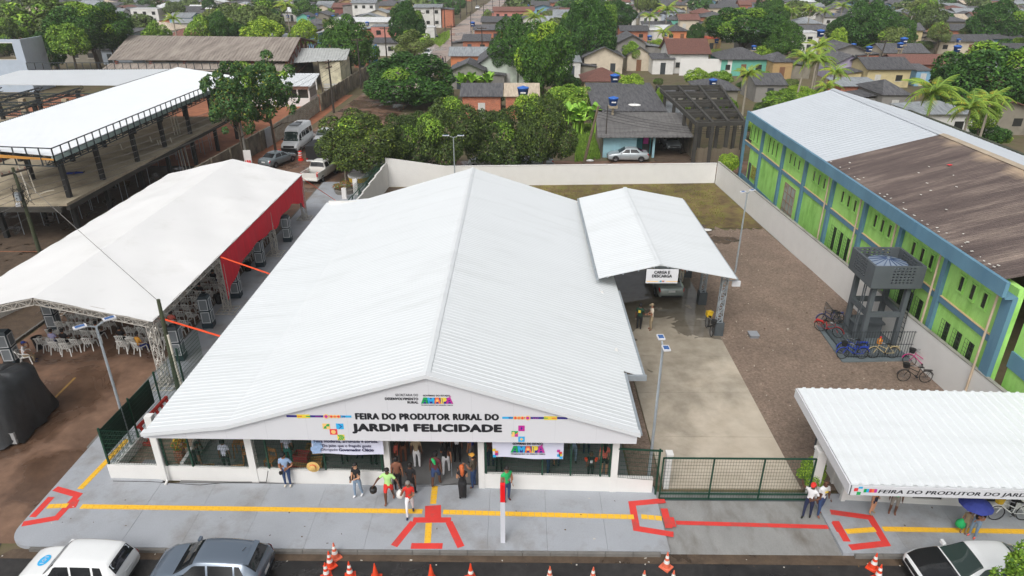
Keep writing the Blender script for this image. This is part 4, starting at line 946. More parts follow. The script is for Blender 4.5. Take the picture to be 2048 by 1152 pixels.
for k in range(6):
    x = -65+k*5.5
    MB().box(x-.2, x+.2, 114.6, 115, 0, 4.8).build('post', M_rust, shd)
    MB().box(x-.2, x+.2, 142, 142.4, 0, 4.8).build('post', M_rust, shd)
MB().box(-66, -37.2, 128, 128.3, 0, 3.2).build('inner_wall', M_block, shd)
# side building of pale blue render, cut by the left edge of the photo
pb_ = thing('pale_blue_house', 'two-storey pale blue rendered house with open window holes at the left edge', 'building', (-80, 112, 0))
M_pblue = mat('pale_blue_render', c8(176, 188, 202), .85, .06, .8, dirt=(c8(146, 152, 158), .4, .55, .85))
(MB().box(-96.6, -76.4, 112, 112.25, 0, 5.0).box(-96.6, -88.8, 112, 112.25, 5, 8.6).box(-87.8, -80.8, 112, 112.25, 5, 8.6).box(-77.8, -76.4, 112, 112.25, 5, 8.6).box(-88.8, -87.8, 112, 112.25, 5, 6.2).box(-88.8, -87.8, 112, 112.25, 7.2, 8.6).box(-80.8, -77.8, 112, 112.25, 5, 5.4).box(-80.8, -77.8, 112, 112.25, 8, 8.6).build('front_wall', M_pblue, pb_), MB().box(-76.65, -76.4, 112.26, 120, 0, 8.6).build('side_wall', M_pblue, pb_))
for (xa, xb, za, zb) in ((-80.9, -77.7, 5.3, 5.4), (-80.9, -77.7, 8, 8.1), (-88.9, -87.7, 6.1, 6.2)): MB().box(xa, xb, 111.96, 112.3, za, zb).build('window_frame', M_white, pb_)
MB().slab([(-96.6, 109, 3.4), (-84.1, 109, 3.4), (-84.1, 112, 4.2), (-96.6, 112, 4.2)], .08).build('porch_roof', M_roof, pb_); pb_.location.x -= 2.8; pb_.scale = (1, .7, .95); pb_.location.y += 2
# ================================================================== GREEN HALL, YARD WALLS, WATER TOWER
def atX(px, py, X):
    d = ray(px, py); t = X/d.x
    return Vector((X, d.y*t, CAM_H+d.z*t))
M_grn = mat('lime_render', c8(170, 224, 122), 0.85, 0.07, 0.5, bump=.06, fine=.05, dirt=(c8(120, 178, 74), 0.9, 0.48, 0.74), stretch=(1, 1, .35))
M_blu = mat('blue_trim', c8(96, 136, 158), 0.8, 0.12, 0.7, bump=.05, dirt=(c8(80, 122, 150), 0.8, 0.5, 0.75), stretch=(1, 1, .35))
M_dkwin = glass_mat('window_dark', (.03, .032, .03), .2)
M_gwhite = mat('grey_white_sheet', c8(190, 196, 202), 0.4, 0.03, .4)
M_oldroof = None
def oldroof():
    m, n, b = nodes_of('stained_dark_roof'); tc = N(n, 'ShaderNodeTexCoord')
    mp = N(n, 'ShaderNodeMapping'); mp.inputs['Scale'].default_value = (.09, 1.0, .3); n.links.new(tc.outputs['Object'], mp.inputs[0])
    a = N(n, 'ShaderNodeTexNoise', Scale=1.2, Detail=8.0, Roughness=.7); n.links.new(mp.outputs[0], a.inputs['Vector'])
    r = ramp(n, a.outputs[0], [(.3, c8(74, 64, 62)), (.5, c8(96, 84, 80)), (.72, c8(142, 128, 118))])
    d = N(n, 'ShaderNodeTexNoise', Scale=.5, Detail=5.0); n.links.new(mp.outputs[0], d.inputs['Vector'])
    sx = N(n, 'ShaderNodeSeparateXYZ'); n.links.new(tc.outputs['Object'], sx.inputs[0])
    ad = N(n, 'ShaderNodeMath', operation='MULTIPLY_ADD'); n.links.new(d.outputs[0], ad.inputs[0]); ad.inputs[1].default_value = 5.0; n.links.new(sx.outputs[0], ad.inputs[2])
    rr = N(n, 'ShaderNodeMapRange'); n.links.new(ad.outputs[0], rr.inputs[0]); rr.inputs[1].default_value = 30.0; rr.inputs[2].default_value = 31.2
    mx = N(n, 'ShaderNodeMix', data_type='RGBA'); n.links.new(rr.outputs[0], mx.inputs[0]); n.links.new(r.outputs[0], mx.inputs[6]); mx.inputs[7].default_value = (*c8(176, 156, 132), 1)
    n.links.new(mx.outputs[2], b.inputs['Base Color']); b.inputs['Roughness'].default_value = .8
    return m
gh = thing('green_hall', 'long lime green hall with blue pilasters and a half-repaired corrugated roof', 'building', (28, 46, 0))
GX, GP = 21.75, 21.0
YN, YF = 27.0, 64.0
GR = 28.5; GZ = 8.95; GE = 6.95
tops = [(1490, 250), (1525, 262), (1567, 287), (1612, 315), (1668, 348), (1733, 390), (1806, 436), (1897, 497), (2012, 585)]
pys = [atX(px, py, GX-.25).y for px, py in tops]
pys = sorted(pys)
MB().box(GX, GX+.3, YN, YF, 0, 6.6).build('side_wall', M_grn, gh)
MB().box(GX+.3, 35.4, YF-.3, YF, 0, 6.6).prism_y([(GX+.3, 6.6), (35.4, 6.6), (GR, GZ-.1)], YF-.3, YF).build('gable_wall', M_grn, gh)
MB().box(35.4, 35.7, YN, YF, 0, 6.6).build('side_wall', M_grn, gh)
MB().box(GP, GP+.18, YN-.1, YF+.15, 6.26, 6.98).box(GP+.18, GX-.01, YN-.1, YF+.15, 6.15, 6.25).build('parapet', M_blu, gh)
MB().box(35.6, 35.8, YN, YF, 6.3, 7.15).build('parapet', mat('mossy_concrete', c8(72, 76, 62), .9, .25, 1), gh)
for i, y in enumerate(pys):
    MB().box(GX-.2, GX-.002, y-.16, y+.16, 0, 6.15).build('pilaster', M_blu, gh)
    if i in (0, 1, 2, 3, 4): MB().tube((GX-.36, y+.26, .3), (GX-.36, y+.26, 6.15), .055, n=7).build('downpipe', mat('beige_pipe', c8(196, 176, 152), .6, .1), gh)
MB().box(GX-.22, GX-.003, YN-.1, YN+.22, 0, 6.15).build('pilaster', M_blu, gh)
edges = [YN] + pys + [YF]
for i, (a, b_) in enumerate(zip(edges, edges[1:])):
    if b_-a < 1.2: continue
    a2, b2 = a+.2, b_-.2
    MB().box(GX-.1, GX-.003, a2, b2, 3.62, 3.95).build('string_course', M_blu, gh); MB().box(GX-.12, GX-.003, a2, b2, 3.95, 3.98).build('course_edge', mat('peach_edge', c8(222, 190, 150), .8, .05), gh)
    MB().box(GX-.05, GX-.004, a2, b2, 0, .75).build('plinth', M_blu, gh)
    n = len(edges)-1; far = i >= n-3
    mid = (a+b_)/2; w_ = (b_-a)
    for k in (-1, 0, 1):
        y = mid+k*min(.95, w_*.2); z0, z1 = (4.4, 5.65) if far else (4.8, 5.55)
        MB().box(GX-.02, GX+.1, y-.16, y+.16, z0, z1).build('window', M_dkwin, gh); MB().box(GX-.09, GX-.003, y-.26, y+.26, z0-.08, z0).box(GX-.07, GX-.003, y-.24, y-.162, z0+.001, z1+.07).box(GX-.07, GX-.003, y+.162, y+.24, z0+.001, z1+.07).box(GX-.07, GX-.003, y-.16, y+.16, z1+.001, z1+.07).build('window_frame', M_grn, gh)
        if not far and i != n-4 and i != n-5:
            z0, z1 = 1.35, 2.95; y = mid+k*min(1.05, w_*.22)
            wn_ = MB().box(GX-.02, GX+.1, y-.19, y+.19, z0, z1).build('window', M_dkwin, gh)
            g = MB()
            for q in range(4): yy_ = y-.33+q*.22; g.bar((GX-.16, yy_, z0-.1), (GX-.16, yy_, z1+.1), .012)
            for q in range(9): zz_ = z0-.1+q*(z1-z0+.2)/8; g.bar((GX-.16, y-.33, zz_), (GX-.16, y+.33, zz_), .01)
            g.build('window_grille', mat('grille_iron', c8(40, 70, 36), .6, .1), gh)
dY = (edges[-5]+edges[-4])/2
MB().box(GX-.06, GX-.01, dY-1.15, dY+1.05, .4, 3.2).build('metal_door', mat('old_steel_door', c8(158, 162, 156), .6, .15, 1.2, dirt=(c8(140, 104, 78), .8, .55, .8)), gh)
dg = MB()
for k in range(4): dg.bar((GX-.075, dY-1.15+k*.73, .4), (GX-.075, dY-1.15+k*.73, 3.2), .03)
for k in range(5): dg.bar((GX-.075, dY-1.15, .4+k*.7), (GX-.075, dY+1.05, .4+k*.7), .03)
dg.build('door_ribs', mat('rust_rib', c8(150, 112, 92), .7, .2), gh)
b = MB()
for k in range(6): b.box(GX-.12, GX-.02, YF-2.6+.0, YF-1.4, 1.2+k*.2, 1.32+k*.2)
b.build('brick_vent', mat('vent_ochre', c8(150, 150, 70), .8, .2), gh)
MB().box(GX-.03, GX, YF-.95, YF-.3, .2, 2.3).build('door', M_dkgrey, gh)
# wall continues towards the camera at a slight step, cut by the right edge of the photo
MB().box(GX+.45, GX+.7, 16, YN-.3, 0, 6.0).build('near_wall', M_grn, gh); MB().box(GX+.36, GX+.448, 16, YN-.3, 2.9, 3.7).build('string_course', M_blu, gh)
for y in (24.2,):
    MB().box(GX+.43, GX+.5, y-.3, y+.3, .9, 2.5).build('window', M_dkwin, gh); g = MB()
    for q in range(5): g.bar((GX+.3, y-.4+q*.2, .8), (GX+.3, y-.4+q*.2, 2.6), .02)
    for q in range(10): g.bar((GX+.3, y-.4, .8+q*.2), (GX+.3, y+.4, .8+q*.2), .016)
    g.build('window_grille', MATS['grille_iron'], gh)
# roof: new white part at the far end, old stained sheets nearer
YS = 46.3
zr = lambda x: GE+(GZ-GE)*(x-GP-.2)/(GR-GP-.2)
MB().corr((GR, YS, GZ), (GR, YF+.1, GZ), (GP+.2, YF+.1, GE-.08), (GP+.2, YS+.5, GE-.08), .5, .03).build('new_roof_sheet', M_gwhite, gh)
for k in range(14):
    ya = YN + (YS-YN)*k/14; yb = YN + (YS-YN)*(k+1)/14 - .01
    MB().corr((GR, ya, GZ-.02), (GR, yb, GZ-.02), (GP+.2, yb+.5, GE-.1), (GP+.2, ya+.5, GE-.1), .2, .045).build('old_roof_sheet', MATS.setdefault('stained_dark_roof', MATS.get('stained_dark_roof') or oldroof()), gh)
MB().corr((GR, YN, GZ), (GR, YF+.1, GZ), (35.7, YF+.1, GE+.05), (35.7, YN, GE+.05), .5, .03).build('new_roof_sheet', M_gwhite, gh)
for sx in (-1, 1):
    for ya, yb, mm in ((YN, YS, mat('ridge_dirty', c8(176, 162, 142), .7, .15, 1.5)), (YS+.01, YF+.1, M_gwhite)): MB().slab([(GR, ya, GZ+.06), (GR+sx*.3, ya, GZ-.02), (GR+sx*.3, yb, GZ-.02), (GR, yb, GZ+.06)], .012).build('ridge_cap', mm, gh)
random.seed(9); b = MB()
for k in range(40):
    y = YN+1+random.random()*(YS-YN-1); x = GP+.35+random.random()**3*.5 if k < 30 else GP+1+random.random()*5
    b.cbox((x, y, zr(x)+.06), (random.uniform(.04, .14), random.uniform(.04, .1), .02), random.random()*3)
tag(b.build('roof_litter', mat('litter_white', c8(214, 212, 204), .7, .1), gh), kind='stuff')
p = at(1898, 334, 8.2); MB().cbox((p.x, p.y, zr(p.x)+.07), (.24, .2, .02), .4).build('red_scrap', C_RED, gh)

# perimeter walls of the yard
bw = thing('rear_yard_wall', 'white rendered wall closing the back of the yard, higher at its left end', 'wall', (3, 63.6, 0))
WYb = lambda x: 62.7+(x+12.5)*.052
MB().add([(-12.5, 62.7, 0), (-6.9, 63.0, 0), (-6.9, 63.16, 0), (-12.5, 62.86, 0), (-12.5, 62.7, 2.85), (-6.9, 63.0, 2.0), (-6.9, 63.16, 2.0), (-12.5, 62.86, 2.85)], [(0,3,2,1),(4,5,6,7),(0,1,5,4),(1,2,6,5),(2,3,7,6),(3,0,4,7)]).build('stepped_panel', M_white, bw)
MB().prism([(-6.9, 63.0), (18.9, 64.35), (18.9, 64.51), (-6.9, 63.16)], 0, 1.95).build('panel', M_white, bw); MB().prism([(-6.9, 62.97), (18.9, 64.32), (18.9, 64.54), (-6.9, 63.19)], 1.953, 2.0).build('coping', M_white, bw)
lw = thing('left_yard_wall', 'white wall of posts and panels with green rails by the planter', 'wall', (-13, 56, 0))
for k in range(7):
    ya, yb = 49.0+k*1.97, 49.0+(k+1)*1.97-.05; x = -13.6+k*.16
    MB().prism([(x, ya), (x+.14, ya), (x+.3, yb), (x+.16, yb)], 0, 1.7+.12*k).build('panel', M_white, lw)
    b = MB(); b.bar((x-.15, ya, .2), (x-.15, ya, 2.3), .06); b.bar((x-.15, ya, 2.3), (x+.01, yb, 2.4), .06); b.bar((x-.15, ya, .5), (x+.0, yb, 2.3), .04); b.build('rail', M_green, lw)
mesh_panel((-13.8, 55), (-12.9, 62.4), .3, 2.6, lw)
for (px, py, h) in ((713, 392, 1.6), (690, 400, 1.1)):
    p = at(px, py); MB().box(p.x-.2, p.x+.2, p.y-.15, p.y+.15, 0, h).build('white_post', M_white, lw)
rw = thing('right_yard_wall', 'long white rendered wall between the gravel yard and the green hall', 'wall', (20.5, 45, 0))
MB().prism([(18.95, 64.3), (21.35, 29.0), (22.0, 20.5), (22.16, 20.5), (21.51, 29.0), (19.11, 64.3)], 0, 2.15).build('panel', M_white, rw)
MB().prism([(18.93, 64.3), (21.33, 29.0), (21.98, 20.5), (22.18, 20.5), (21.53, 29.0), (19.13, 64.3)], 2.153, 2.2).build('coping', mat('dirty_coping', c8(150, 148, 140), .85, .25, 1.5), rw)

# water tower
M_tw = mat('tower_grey', c8(82, 88, 92), 0.75, 0.12, 1.0, bump=.08)
tw = thing('water_tower', 'grey concrete water tower with pierced box top standing on four legs', 'water tower', (19.75, 33.9, 0))
bx0, bx1, by0, by1, bz0, bz1 = 18.4, 21.05, 32.5, 35.2, 4.0, 5.25
def pierced(axis, c_, a0, a1, n0, n1):
    """box side with a field of square holes"""
    b = MB(); nx, nz = 6, 6; h0, h1 = n0, n1; z0, z1 = bz0+.2, bz1-.08
    def rect(u0, u1, v0, v1):
        if axis == 'y': b.box(u0, u1, c_, c_+.12, v0, v1)
        else: b.box(c_, c_+.12, u0, u1, v0, v1)
    rect(a0, h0, bz0, bz1); rect(h1, a1, bz0, bz1); rect(h0, h1, bz0, z0); rect(h0, h1, z1, bz1)
    du = (h1-h0)/nx; dz = (z1-z0)/nz
    for j in range(nz): rect(h0, h1, z0+j*dz, z0+j*dz+dz*.5)
    for j in range(nz):
        for i in range(nx+1):
            u = h0+i*du; rect(max(h0, u-du*.2), min(h1, u+du*.2), z0+j*dz+dz*.5, z0+(j+1)*dz)
    b.build('pierced_side', M_tw, tw)
pierced('y', by0, bx0, bx1, 19.35, 20.55); pierced('y', by1-.12, bx0, bx1, 18.8, 20.5); pierced('x', bx0, by0+.12, by1-.12, 33.3, 34.7); pierced('x', bx1-.12, by0+.12, by1-.12, 33.2, 34.7)
MB().box(bx0+.12, bx1-.12, by0+.12, by1-.12, bz0, bz0+.15).build('box_floor', M_tw, tw)
cxw, cyw = (bx0+bx1)/2, (by0+by1)/2
MB().lathe([(.95, 0), (1.0, .7), (1.02, .72)], 20, (cxw, cyw, bz0+.15)).build('tank', mat('tank_body', c8(70, 100, 150), .5, .05), tw)
MB().lathe([(1.05, .72), (1.0, .8), (.1, 1.02), (.08, 1.06)], 20, (cxw, cyw, bz0+.12)).build('tank_lid', mat('tank_lid', c8(128, 140, 156), .5, .05), tw)
b = MB()
for k in range(14):
    t = 2*PI*k/14; b.bar((cxw+.1*math.cos(t), cyw+.1*math.sin(t), bz0+1.15), (cxw+1.0*math.cos(t), cyw+1.0*math.sin(t), bz0+.93), .035)
b.build('lid_ribs', mat('lid_rib', c8(66, 84, 116), .5, .05), tw)
LX, LY = (18.85, 20.65), (32.95, 34.85)
for x in LX:
    for y in LY: MB().box(x-.12, x+.12, y-.12, y+.12, .1, bz0).build('leg', M_tw, tw)
for z in (2.25,):
    for y in LY: MB().box(LX[0]+.12, LX[1]-.12, y-.1, y+.1, z-.13, z+.13).build('brace', M_tw, tw)
    for x in LX: MB().box(x-.1, x+.1, LY[0]+.12, LY[1]-.12, z-.13, z+.13).build('brace', M_tw, tw)
MB().box(18.6, 20.9, 32.7, 35.1, bz0-.14, bz0-.002).build('ring_beam', M_tw, tw)
MB().tube((18.62, 33.3, .1), (18.62, 33.3, bz0), .04, n=6).tube((18.62, 33.5, .1), (18.62, 33.5, bz0), .04, n=6).build('riser_pipe', M_tw, tw)
b = MB()
for s in (0, .35): b.bar((20.95+.02, 32.9+s, .6), (20.95, 32.9+s, bz0), .03)
for k in range(11): b.bar((20.96, 32.9, .8+k*.3), (20.96, 33.25, .8+k*.3), .025)
b.build('ladder', M_dksteel, tw)
MB().box(19.0, 20.5, 34.1, 35.0, .1, 1.0).build('pump_box', M_tw, tw); MB().box(18.9, 20.6, 34.0, 35.1, 1.0, 1.1).build('pump_box_lid', M_tw, tw)
tp = thing('tower_plinth', 'grey concrete pad under the water tower', 'plinth', (19.4, 33.6, 0))
MB().prism([(17.35, 31.55), (21.3, 31.75), (21.05, 36.2), (17.55, 35.6)], .0, .12).build('pad', mat('pad_grey', c8(98, 108, 112), .8, .12, 1.2), tp)
tf = thing('tower_fence', 'dark iron rod fence round the water tower pad', 'fence', (19.4, 33.6, .1))
cor = [(17.75, 35.5), (17.7, 31.95), (21.2, 32.0)]
for a, b_ in zip(cor, cor[1:]):
    a, b_ = Vector((*a, 0)), Vector((*b_, 0)); n = round((b_-a).length/.14); g = MB()
    for i in range(n+1): p = a.lerp(b_, i/n); g.bar((p.x, p.y, .12), (p.x, p.y, 1.75), .018)
    for z in (.2, .95, 1.7): g.bar((a.x, a.y, z), (b_.x, b_.y, z), .025)
    g.build('panel', M_dksteel, tf)
jug = thing('jug', 'orange plastic jug on the pad under the water tower', 'jug', (20.2, 33.45, .12))
MB().lathe([(.12, 0), (.14, .05), (.14, .26), (.05, .34), (.05, .4)], 10).build('body', mat('orange_plastic', c8(222, 140, 40), .5, .05), jug, world=False); MB().lathe([(.06, .4), (.06, .45)], 8).build('cap', C_RED, jug, world=False)
mh = at(1506, 674); mt = thing('inspection_box', 'small grey concrete inspection box in the gravel yard', 'inspection box', (mh.x, mh.y, .05))
MB().box(-.24, .24, -.26, .26, 0, .16).build('body', mat('box_grey', c8(120, 122, 126), .7, .1), mt, world=False); MB().box(-.27, .27, -.29, .29, .16, .2).build('lid', mat('box_lid', c8(142, 146, 152), .7, .1), mt, world=False)
# ================================================================== TOWN BEHIND
RM = {'grey': roof_mat('roof_grey', c8(104, 104, 106), c8(70, 70, 74), .5, corr=6, rnd=.22), 'lgrey': roof_mat('roof_light_grey', c8(156, 162, 166), c8(122, 126, 130), .4, corr=5, rnd=.15),
      'white': roof_mat('roof_white', c8(222, 224, 224), c8(200, 202, 202), .3, corr=5, rnd=.06), 'tile': roof_mat('roof_tile', c8(134, 92, 80), c8(96, 66, 60), 1.6, corr=5, rnd=.2),
      'orange': roof_mat('roof_orange', c8(206, 96, 62), c8(170, 76, 52), 1.0, corr=5, rnd=.15), 'beige': roof_mat('roof_beige', c8(206, 192, 172), c8(176, 160, 140), .5, corr=5, rnd=.1)}
WC = {'cream': c8(222, 206, 178), 'white': c8(228, 226, 220), 'yellow': c8(226, 206, 142), 'teal': c8(96, 200, 176), 'brick': c8(176, 100, 72), 'orange': c8(230, 130, 60), 'pale green': c8(204, 218, 200),
      'lilac': c8(184, 172, 204), 'blue': c8(120, 180, 216), 'salmon': c8(222, 136, 118), 'grey': c8(150, 146, 140), 'aqua': c8(156, 212, 226), 'ochre': c8(196, 158, 92), 'pale blue': c8(176, 188, 202), 'stained': c8(150, 142, 124), 'red wood': c8(150, 78, 68)}
for k in WC: g_ = sum(WC[k])/3; WC[k] = tuple(v*.78+g_*.22 for v in WC[k])
def wallm(k):
    if k == 'brick':
        if 'brickwork' in MATS: return MATS['brickwork']
        m, n, b = nodes_of('brickwork'); MATS['brickwork'] = m; tc = N(n, 'ShaderNodeTexCoord'); mp = N(n, 'ShaderNodeMapping'); mp.inputs['Rotation'].default_value = (PI/2, 0, 0); n.links.new(tc.outputs['Object'], mp.inputs[0])
        br = N(n, 'ShaderNodeTexBrick', Scale=2.2, Color1=(*c8(190, 108, 76), 1), Color2=(*c8(160, 88, 64), 1), Mortar=(*c8(170, 150, 132), 1)); n.links.new(mp.outputs[0], br.inputs['Vector'])
        n.links.new(br.outputs[0], b.inputs['Base Color']); b.inputs['Roughness'].default_value = .9; return m
    return mat('wall_'+k.replace(' ', '_'), sc_(WC[k], .84), .85, .1, .8, rnd=.06, dirt=(sc_(WC[k], .5), .6, .5, .8))
UB = {}
def ubox(name, m, parent, c, s, label=None):
    if m.name not in UB: UB[m.name] = MB().box(-.5, .5, -.5, .5, -.5, .5).mesh('panel', m)
    o = link(name, UB[m.name], parent, c, 0, label); o.scale = s; return o
M_door = [mat('door_'+str(i), c, .7, .15, 3) for i, c in enumerate((c8(70, 78, 86), c8(120, 84, 60), c8(54, 60, 62), c8(190, 190, 186)))]
M_frame = mat('window_frame_paint', c8(196, 190, 178), .7, .1)
HOUSES = []
def house(label, xl, xr, ye, H, D, kind, rise, roof, wall, detail=2, name='house', X=None, Yf=None, Wd=None, group=None, rot=0.0):
    if X is None:
        a, b_ = at(xl, ye, H), at(xr, ye, H); Yf = (a.y+b_.y)/2; X = (a.x+b_.x)/2; Wd = abs(b_.x-a.x)
    hw, ov = Wd/2, min(.5, Wd*.06)
    x0, x1, y0, y1 = -hw+ov, hw-ov, ov, D-ov                     # walls, local to the front eave line
    t = thing(name, label, 'house', (X, Yf, 0), rot, group); HOUSES.append((X-hw, X+hw, Yf, Yf+D))
    wm, rm = wallm(wall), RM[roof]
    w_ = MB().box(x0, x1, y0, y1, 0, H-.02)
    pt = (H-.02)
    if kind == 'gy': 
        for ya, yb in ((y0, y0+.15), (y1-.15, y1)): w_.prism_y([(x0, pt), (x1, pt), (0, H+rise-.05-.3*rise*ov/hw)], ya, yb)
    if kind == 'gx':
        for xa, xb in ((x0, x0+.15), (x1-.15, x1)): w_.add([(xa, y0, pt), (xa, y1, pt), (xa, D/2, H+rise-.1), (xb, y0, pt), (xb, y1, pt), (xb, D/2, H+rise-.1)], [(0, 1, 2), (3, 5, 4), (0, 2, 5, 3), (1, 4, 5, 2)])
    if kind == 'shed': w_.add([(x0, y0, pt), (x1, y0, pt), (x0, y1, pt), (x1, y1, pt), (x0, y1, H+rise-.12), (x1, y1, H+rise-.12)], [(2, 3, 5, 4), (0, 2, 4), (1, 5, 3), (0, 4, 5, 1)])
    w_.build('wall', wm, t, world=False)
    R = lambda pts, nm='roof_slope': MB().slab(pts, .09).build(nm, rm, t, world=False)
    if kind == 'gx': R([(-hw, 0, H), (hw, 0, H), (hw, D/2, H+rise), (-hw, D/2, H+rise)]); R([(-hw, D, H), (hw, D, H), (hw, D/2+.001, H+rise), (-hw, D/2+.001, H+rise)])
    elif kind == 'gy': R([(-hw, -.1, H), (0, -.1, H+rise), (0, D, H+rise), (-hw, D, H)]); R([(hw, -.1, H), (.001, -.1, H+rise), (.001, D, H+rise), (hw, D, H)])
    elif kind == 'hip':
        i = min(hw, D/2)*.95; a, b_ = (-hw+i, D/2), (hw-i, D/2); z = H+rise
        R([(-hw, 0, H), (hw, 0, H), (b_[0], b_[1], z), (a[0], a[1], z)]); R([(-hw, D, H), (hw, D, H), (b_[0], b_[1]+.001, z), (a[0], a[1]+.001, z)]); R([(-hw, 0, H), (-hw, D, H), (a[0], a[1], z)]); R([(hw, 0, H), (hw, D, H), (b_[0], b_[1], z)])
    elif kind == 'shed': R([(-hw, 0, H), (hw, 0, H), (hw, D, H+rise), (-hw, D, H+rise)], 'roof_sheet')
    else: MB().box(x0-.08, x1+.08, y0-.08, y1+.08, H-.015, H+.12).build('roof_slab', rm, t, world=False); 
    if D > 6 and random.random() < .65:                          # lean-to extension with its own patched roof
        sx = random.choice((-1, 1)); aw = random.uniform(2.2, 4.2); h2 = H-random.uniform(.25, .6); xa = sx*(hw-.25); xb = sx*(hw+aw); ya, yb = random.uniform(.2, 2), D*random.uniform(.7, 1)
        MB().box(min(xa, xb-sx*.3), max(xa, xb-sx*.3), ya+.3, yb-.3, 0, h2-.45).build('annex_wall', wallm(random.choice((wall, 'grey', 'brick', 'stained'))), t, world=False)
        MB().slab([(xa, ya, h2), (xb, ya, h2-.4), (xb, yb, h2-.4), (xa, yb, h2)], .07).build('annex_roof', RM[random.choice(('grey', 'grey', 'lgrey', roof))], t, world=False)
    if detail:
        n = max(1, int((x1-x0)/2.6)); dr = random.randrange(n)
        for k in range(n):
            x = x0+(x1-x0)*(k+.5)/n
            if H > 4.4:
                o = ubox('window', M_dkwin, t, (0, 0, 0), (1.1, .06, 1.0)); o.location = (x, y0, H-1.3)
            if k == dr: o = ubox('door', random.choice(M_door), t, (0, 0, 0), (.95, .07, 2.1)); o.location = (x, y0, 1.05)
            else:
                o = ubox('window', M_dkwin, t, (0, 0, 0), (1.1, .06, .95)); o.location = (x, y0, 1.55)
                if detail > 1: f = ubox('window_frame', M_frame, t, (0, 0, 0), (1.3, .1, .1)); f.location = (x, y0-.02, 1.02)
    return t
random.seed(21)
